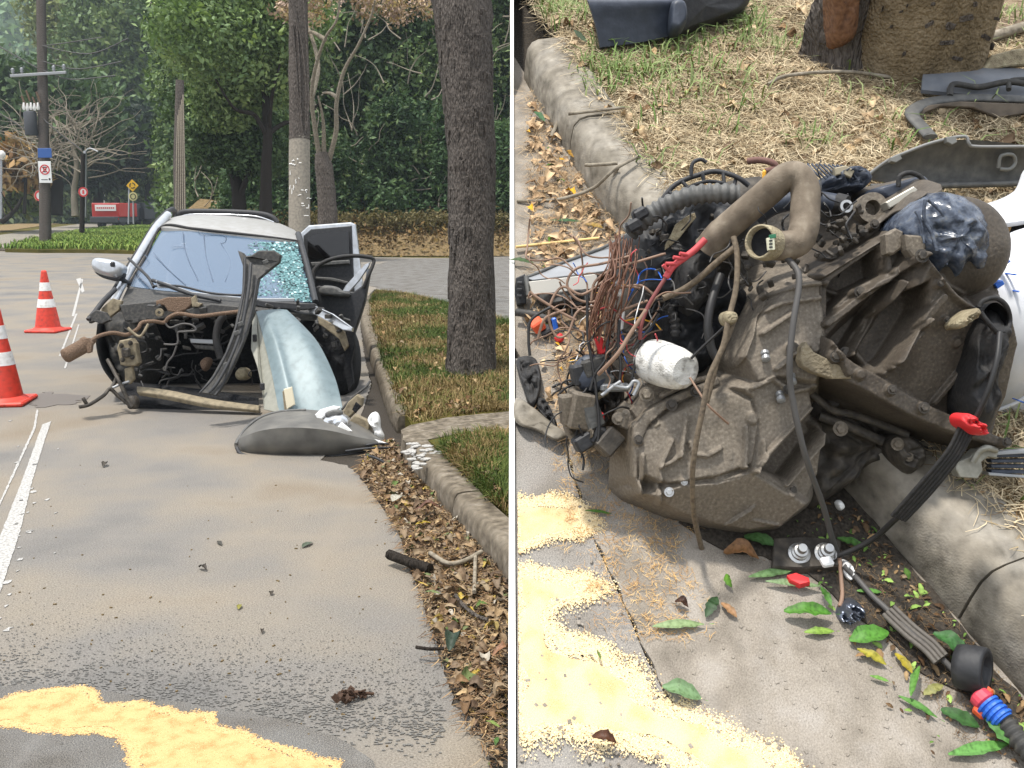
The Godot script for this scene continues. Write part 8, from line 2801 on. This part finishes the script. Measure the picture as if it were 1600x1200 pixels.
	# white bumper shell at the right edge
	o = thing("white_bumper", "scuffed white bumper shell with a wheel-arch cut at the right edge", "bumper", S(1600, 640, 0.12))
	st = MB.new()
	rows = edge_rows([[[1518, 340, 2.12], [1530, 356, 2.1], [1562, 350, 2.1], [1612, 342, 2.08], [1680, 330, 2.06]], [[1520, 326, 2.18], [1550, 326, 2.16], [1580, 320, 2.15], [1620, 312, 2.14], [1680, 300, 2.12]], [[1550, 316, 2.28], [1574, 306, 2.26], [1598, 296, 2.25], [1630, 280, 2.24], [1680, 270, 2.22]], [[1594, 312, 2.4], [1598, 290, 2.38], [1604, 262, 2.36], [1630, 236, 2.34], [1680, 220, 2.34]]], 20)
	st.shell(rows, fwd * 0.015 - bank_n * 0.01)
	put(st, "upper_shell", mt.white_paint, o)
	st = MB.new()
	rows = edge_rows([[[1556, 658, 2.1], [1590, 650, 2.08], [1640, 630, 2.06], [1700, 610, 2.04]], [[1556, 590, 2.0], [1590, 582, 1.98], [1640, 570, 1.96], [1700, 560, 1.95]], [[1540, 520, 1.98], [1580, 500, 1.95], [1640, 490, 1.93], [1700, 480, 1.92]], [[1534, 450, 2.0], [1570, 430, 1.97], [1630, 420, 1.95], [1700, 410, 1.94]], [[1534, 414, 2.06], [1560, 384, 2.04], [1600, 362, 2.02], [1700, 346, 2.0]], [[1538, 412, 2.14], [1564, 382, 2.12], [1602, 358, 2.1], [1700, 340, 2.08]]], 20)
	st.shell(rows, fwd * 0.014)
	put(st, "lower_shell", mt.white_paint, o)
	st = MB.new()
	plate(st, pp([[1528, 420], [1530, 392], [1548, 366], [1580, 354], [1612, 348], [1612, 366], [1570, 384], [1544, 408]], 2.22), 0.05, 0.0)
	put(st, "arch_gap", mt.bay_black, o)
	st = MB.new()
	rim_line(st, [[1560, 640, 2.03], [1590, 628, 2.01], [1620, 606, 1.99]], 3.0)
	put(st, "lower_crease", mt.white_paint, o)
	st = MB.new()
	for q in [[1553, 443, 0.016], [1567, 408, 0.007], [1578, 428, 0.004], [1582, 454, 0.004], [1592, 626, 0.003]]:
		st.box(Transform3D(Basis(Vector3.BACK, 0.6), P(q[0], q[1], 1.955)), Vector3(q[2], q[2] * 0.6, 0.05), 0.001)
	put(st, "blue_scuffs", mt.blue_plastic, o)
	st = MB.new()
	plate(st, pp([[1562, 362], [1574, 346], [1584, 346], [1578, 362], [1566, 368]], 2.16), 0.01, 1.0)
	tag(put(st, "leaf_on_arch", mk("tan_leaf", c8(196, 160, 112), 0.8), o), "tan leaf caught in the arch")
	# dark radiator strip on the straw at the right
	o = thing("grille_strip", "grey slatted grille strip with a bracket lying on the kerb at the right", "car part", S(1560, 740, 0.135))
	st = MB.new()
	for k in 4: plate(st, pp([[1548, 710 + k * 8], [1610, 708 + k * 9], [1610, 714 + k * 9], [1550, 715 + k * 8]], 1.88), 0.02, 0.8)
	put(st, "slats", mt.navy_plastic, o)
	st = MB.new()
	plate(st, pp([[1544, 706], [1612, 702], [1612, 708], [1546, 712]], 1.87), 0.03, 0.8)
	plate(st, pp([[1544, 738], [1612, 744], [1612, 748], [1546, 743]], 1.87), 0.03, 0.8)
	put(st, "frame", mt.galvanised, o)
	st = MB.new()
	plate(st, pp([[1496, 722], [1516, 714], [1528, 702], [1540, 700], [1560, 706], [1558, 716], [1544, 714], [1534, 722], [1536, 736], [1528, 748], [1500, 746], [1494, 734]], 1.86), 0.03, 1.5)
	st.tube(curve([P(1520, 722, 1.85), P(1530, 706, 1.845), P(1542, 700, 1.84), P(1556, 704, 1.85)], 5), 0.006, 7)
	put(st, "bracket", mk("bracket_grey", Color.WHITE, 0.5, 0.4, ntex([c8(120, 118, 108), c8(160, 158, 148)], 0.05, 95, 256, 4), 4.0), o)
	# battery-tray strip left of the engine
	o = thing("metal_strip", "grey steel strip with a pale front edge sticking out left of the engine", "car part", S(880, 470))
	st = MB.new()
	plate(st, pp([[824, 434, 2.54], [836, 424, 2.58], [900, 400, 2.64], [944, 386, 2.68], [990, 372, 2.70], [1004, 386, 2.60], [980, 404, 2.54], [944, 424, 2.50], [832, 438, 2.52]], 2.54), 0.01, 0.8, -bank_n)
	put(st, "top_face", mt.galvanised, o)
	st = MB.new()
	plate(st, pp([[826, 440], [932, 428], [936, 450], [880, 456], [832, 460]], 2.49), 0.015, 0.8)
	put(st, "pale_edge", mk("strip_cream", c8(196, 192, 182), 0.6), o)
	st = MB.new()
	rim_line(st, [[822, 434, 2.54], [880, 410, 2.60], [944, 386, 2.66], [984, 364, 2.69]], 2.64)
	rim_line(st, [[822, 432, 2.52], [826, 462, 2.50]], 4.0)
	put(st, "rim", mt.grey_plastic, o)
	o = thing("switch_block", "black ribbed connector block at the left wall below the steel strip", "car part", S(830, 500))
	st = MB.new()
	plate(st, pp([[806, 434], [820, 428], [824, 440], [822, 474], [808, 476], [804, 460]], 2.52), 0.05, 1.5)
	for k in 3: st.box(Transform3D(Basis(), P(812, 442 + k * 10, 2.50)), Vector3(0.012, 0.006, 0.03), 0.001)
	put(st, "body", mt.black_plastic, o)
	st = MB.new()
	lump(st, pp([[840, 460], [870, 456], [910, 452], [930, 462], [920, 476], [880, 480], [846, 474]], 2.50), 0.03, 0.06, 0.6, Vector2.ZERO, 24, 4, 0.03, 0.05)
	put(st, "hinge", mt.dusty_plastic, o)
	st = MB.new()
	rim_line(st, [[806, 488, 2.49], [836, 492, 2.48], [862, 502, 2.46]], 6.0)
	put(st, "rail", mt.dusty_plastic, o)
	o = thing("plug", "orange and black electrical plug with a blue clip at the left", "connector", S(845, 528))
	st = MB.new()
	st.box(Transform3D(Basis(Vector3.BACK, 0.6) * Basis(Vector3.RIGHT, 0.5), P(840, 508, 2.44)), Vector3(0.030, 0.028, 0.03), 0.004)
	put(st, "housing", mt.orange_plastic, o)
	st = MB.new()
	st.box(Transform3D(Basis(Vector3.BACK, 0.5) * Basis(Vector3.RIGHT, 0.5), P(854, 518, 2.45)), Vector3(0.028, 0.022, 0.03), 0.004)
	put(st, "socket", mt.black_plastic, o)
	st = MB.new()
	st.box(Transform3D(Basis(Vector3.BACK, 0.2), P(867, 506, 2.42)), Vector3(0.012, 0.03, 0.016), 0.003)
	put(st, "clip", mt.blue_plastic, o)
	st = MB.new()
	lump(st, pp([[866, 528], [876, 520], [882, 530], [874, 536]], 2.42), 0.01, 0.02, 0.5, Vector2.ZERO, 12, 3)
	put(st, "red_tab", mt.red_plastic, o)
	o = thing("torn_pad", "dark torn fabric pad lying at the gutter's edge by the left wall", "debris", S(830, 620))
	st = MB.new()
	lump(st, pp([[806, 564, 2.36], [822, 556, 2.36], [838, 562, 2.35], [846, 590, 2.30], [842, 620, 2.26], [830, 640, 2.24], [816, 600, 2.30]], 2.30), 0.02, 0.03, 0.6, Vector2.ZERO, 28, 5, 0.03, 0.06)
	lump(st, pp([[834, 626, 2.26], [850, 622, 2.26], [866, 650, 2.22], [872, 672, 2.19], [856, 660, 2.21]], 2.21), 0.015, 0.02, 0.6, Vector2.ZERO, 20, 4, 0.03, 0.08)
	put(st, "pad", mt.rubber, o)
	st = MB.new()
	lump(st, pp([[806, 622, 2.26], [830, 634, 2.24], [862, 660, 2.20], [888, 680, 2.17], [872, 690, 2.16], [836, 672, 2.19], [806, 660, 2.21]], 2.20), 0.025, 0.03, 0.7, Vector2.ZERO, 30, 5, 0.01, 0.05)
	tag(put(st, "kerb_stone", mt.kerb_concrete, null, S(840, 660)), "broken pale concrete edge at the left wall above the crack", "stone")
	# in the gutter below: bolt plate, cables, ring, plug
	o = thing("bolt_plate", "dark flat steel plate with two stepped bolts in the damp gutter", "car part", S(1260, 880))
	st = MB.new()
	plate(st, pp([[1210, 840, 1.945], [1256, 838, 1.945], [1314, 842, 1.945], [1312, 884, 1.895], [1250, 888, 1.895], [1206, 886, 1.9]], 1.92), 0.02, 2.0, -bank_n)
	put(st, "plate", mt.oily_iron, o)
	for x in [1248, 1289]:
		st = MB.new()
		var ax := (bank_n * 0.75 - fwd * 0.5).normalized()
		st.lathe(Transform3D(Basis(Quaternion(Vector3.UP, ax)), P(x, 866, 1.917)), [Vector2(0.021, 0.0), Vector2(0.021, 0.006), Vector2(0.016, 0.008), Vector2(0.016, 0.014), Vector2(0.013, 0.016), Vector2(0.013, 0.022), Vector2(0.009, 0.024), Vector2(0.008, 0.034)], 18, true, -1)
		put(st, "bolt", mt.bright_steel, o)
	st = MB.new()
	st.box(Transform3D(bank_basis(0.2), P(1292, 878, 1.88)), Vector3(0.022, 0.012, 0.02), 0.003)
	put(st, "white_tag", mt.white_plastic, o)
	o = thing("spring_cable", "black ribbed cable sleeves with a red clip leaning from kerb to engine", "cable", S(1400, 800, 0.12))
	st = MB.new()
	for k in 5:
		var f := k * 5.2
		wire(st, pp([[1408 + f * 0.9 - 14, 806 + f * 0.35, 1.76], [1450 + f * 0.9 - 12, 756 + f * 0.5, 1.72], [1488 + f * 0.8 - 8, 706 + f * 0.5, 1.69], [1506 + f * 0.9 - 6, 668 + f * 0.4, 1.68]], 1.7), 3.6, 8)
	put(st, "sleeves", mt.rubber, o)
	st = MB.new()
	wire(st, pp([[1310, 868, 1.9], [1340, 856, 1.88], [1370, 838, 1.85], [1396, 814, 1.80], [1414, 800, 1.76]], 1.85), 4.5, 8)
	wire(st, pp([[1520, 664, 1.66], [1544, 610, 1.64], [1558, 560, 1.64], [1562, 520, 1.66]], 1.66), 4.5, 8)
	put(st, "cable", mt.black_wire, o)
	st = MB.new()
	lump(st, pp([[1500, 652], [1508, 646], [1518, 648], [1530, 658], [1540, 664], [1538, 678], [1524, 680], [1512, 672], [1502, 664]], 1.66), 0.02, 0.04, 0.5, Vector2.ZERO, 26, 5, 0.03, 0.1)
	put(st, "clip", mt.red_plastic, o)
	o = thing("gutter_cable", "long grey cable with ribbed sleeve lying along the gutter", "cable", S(1400, 970))
	st = MB.new()
	var lay := []
	for q in [[1318, 884, 0.03], [1340, 905, 0.02], [1362, 930, 0.02], [1390, 956, 0.025], [1430, 996, 0.03], [1468, 1026, 0.025], [1500, 1058, 0.02], [1530, 1086, 0.025], [1552, 1106, 0.03]]: lay.append(S(q[0], q[1], q[2]))
	st.tube(curve(lay, 6), 0.0055, 8)
	put(st, "cable", mt.grey_wire, o)
	st = MB.new()
	for k in 4:
		var sl := []
		for q in [[1386, 954], [1420, 986], [1450, 1010], [1468, 1030]]: sl.append(S(q[0] + k * 5.5 - 6, q[1] - k * 4.0 + 6, 0.032))
		st.tube(curve(sl, 6), 0.0045, 7)
	put(st, "sleeve", mk("sleeve_grey", Color.WHITE, 0.7, 0, ntex([c8(70, 66, 60), c8(104, 98, 90)], 0.1, 96, 256, 4), 5.0), o)
	st = MB.new()
	var down := []
	for q in [[1312, 872, 0.03], [1314, 900, 0.015], [1316, 930, 0.012], [1312, 948, 0.012]]: down.append(S(q[0], q[1], q[2]))
	st.tube(curve(down, 4), 0.004, 7)
	put(st, "cable_end", mt.tan_wire, o)
	st = MB.new()
	lump(st, pp([[1314, 888], [1320, 876], [1330, 882], [1332, 896], [1326, 908], [1318, 900]], 1.90), 0.015, 0.02, 0.5, Vector2.ZERO, 18, 4, 0.02, 0.1)
	put(st, "white_tie", mt.white_plastic, o)
	# red chip, foil, black ring, blue plug and conduit
	st = MB.new()
	plate(st, pp([[1230, 898, 1.875], [1244, 894, 1.878], [1264, 902, 1.868], [1266, 910, 1.86], [1250, 914, 1.858], [1234, 906, 1.866]], 1.87), 0.01, 1.5, -bank_n)
	tag(put(st, "plastic_chip", mt.red_plastic, null, S(1248, 908)), "bright red plastic chip lying on a pale green leaf", "debris")
	st = MB.new()
	lump(st, pp([[1306, 958], [1318, 944], [1334, 938], [1346, 946], [1348, 962], [1334, 968], [1320, 974], [1308, 970]], 1.835), 0.025, 0.03, 0.4, Vector2.ZERO, 30, 6, 0.05, 0.12)
	tag(put(st, "foil_scrap", mk("foil", c8(110, 116, 128), 0.3, 0.8), null, S(1328, 968)), "crumpled silvery foil scrap among the leaves in the gutter", "debris")
	st = MB.new()
	lump(st, pp([[1306, 786], [1314, 782], [1320, 792], [1312, 798]], 1.98), 0.01, 0.01, 0.4, Vector2.ZERO, 14, 3)
	tag(put(st, "plastic_chip", mt.white_plastic, null, S(1314, 798)), "tiny white chip in the dark gap under the engine", "debris")
	st = MB.new()
	var rc := S(1528, 1046, 0.05)
	var rx := (Vector3(0.75, 0, 0) + fwd * -0.65).normalized()
	st.lathe(Transform3D(Basis(Quaternion(Vector3.UP, rx)), rc - rx * 0.02), [Vector2(0.024, -0.012), Vector2(0.036, -0.012), Vector2(0.038, 0.0), Vector2(0.038, 0.030), Vector2(0.036, 0.034), Vector2(0.024, 0.034), Vector2(0.024, -0.012)], 30, false)
	tag(put(st, "rubber_ring", mt.black_plastic, null, S(1528, 1070)), "black plastic ring standing on edge against the kerb", "ring")
	o = thing("conduit_plug", "blue and red plug on a corrugated conduit at the lower right corner", "connector", S(1560, 1130))
	st = MB.new()
	var ca := S(1534, 1092, 0.035)
	var cb := S(1566, 1124, 0.035)
	var cx := (cb - ca).normalized()
	var ct := Transform3D(Basis(Quaternion(Vector3.UP, cx)), ca)
	st.lathe(ct, [Vector2(0.010, -0.012), Vector2(0.017, -0.008), Vector2(0.018, 0.006), Vector2(0.014, 0.010)], 16, true, -1)
	put(st, "red_collar", mk("plug_red", c8(196, 60, 78), 0.5), o)
	st = MB.new()
	for k in 4: st.lathe(Transform3D(ct.basis, ca + cx * (0.010 + k * 0.009)), [Vector2(0.018, 0), Vector2(0.021, 0.001), Vector2(0.021, 0.005), Vector2(0.018, 0.006), Vector2(0.017, 0.009)], 18, true, -1)
	put(st, "blue_nut", mt.blue_plastic, o)
	st = MB.new()
	for q in [[1540, 1080], [1532, 1112]]: st.box(Transform3D(bank_basis(0.6), S(q[0], q[1], 0.025)), Vector3(0.018, 0.016, 0.022), 0.004)
	put(st, "red_lug", mt.orange_plastic, o)
	st = MB.new()
	var cv := []
	for q in [[1566, 1124], [1584, 1146], [1606, 1172], [1630, 1200]]:
		var w := S(q[0], q[1], 0.032)
		cv.append(Vector3((w - eye).dot(Vector3.RIGHT) / (w - eye).dot(fwd) * LENS + 800, 600 - (w - eye).dot(upv) / (w - eye).dot(fwd) * LENS, (w - eye).dot(fwd)))
	ribbed(st, cv, 15, 0.011, 0.16)
	put(st, "corrugated_conduit", mt.dusty_plastic, o)
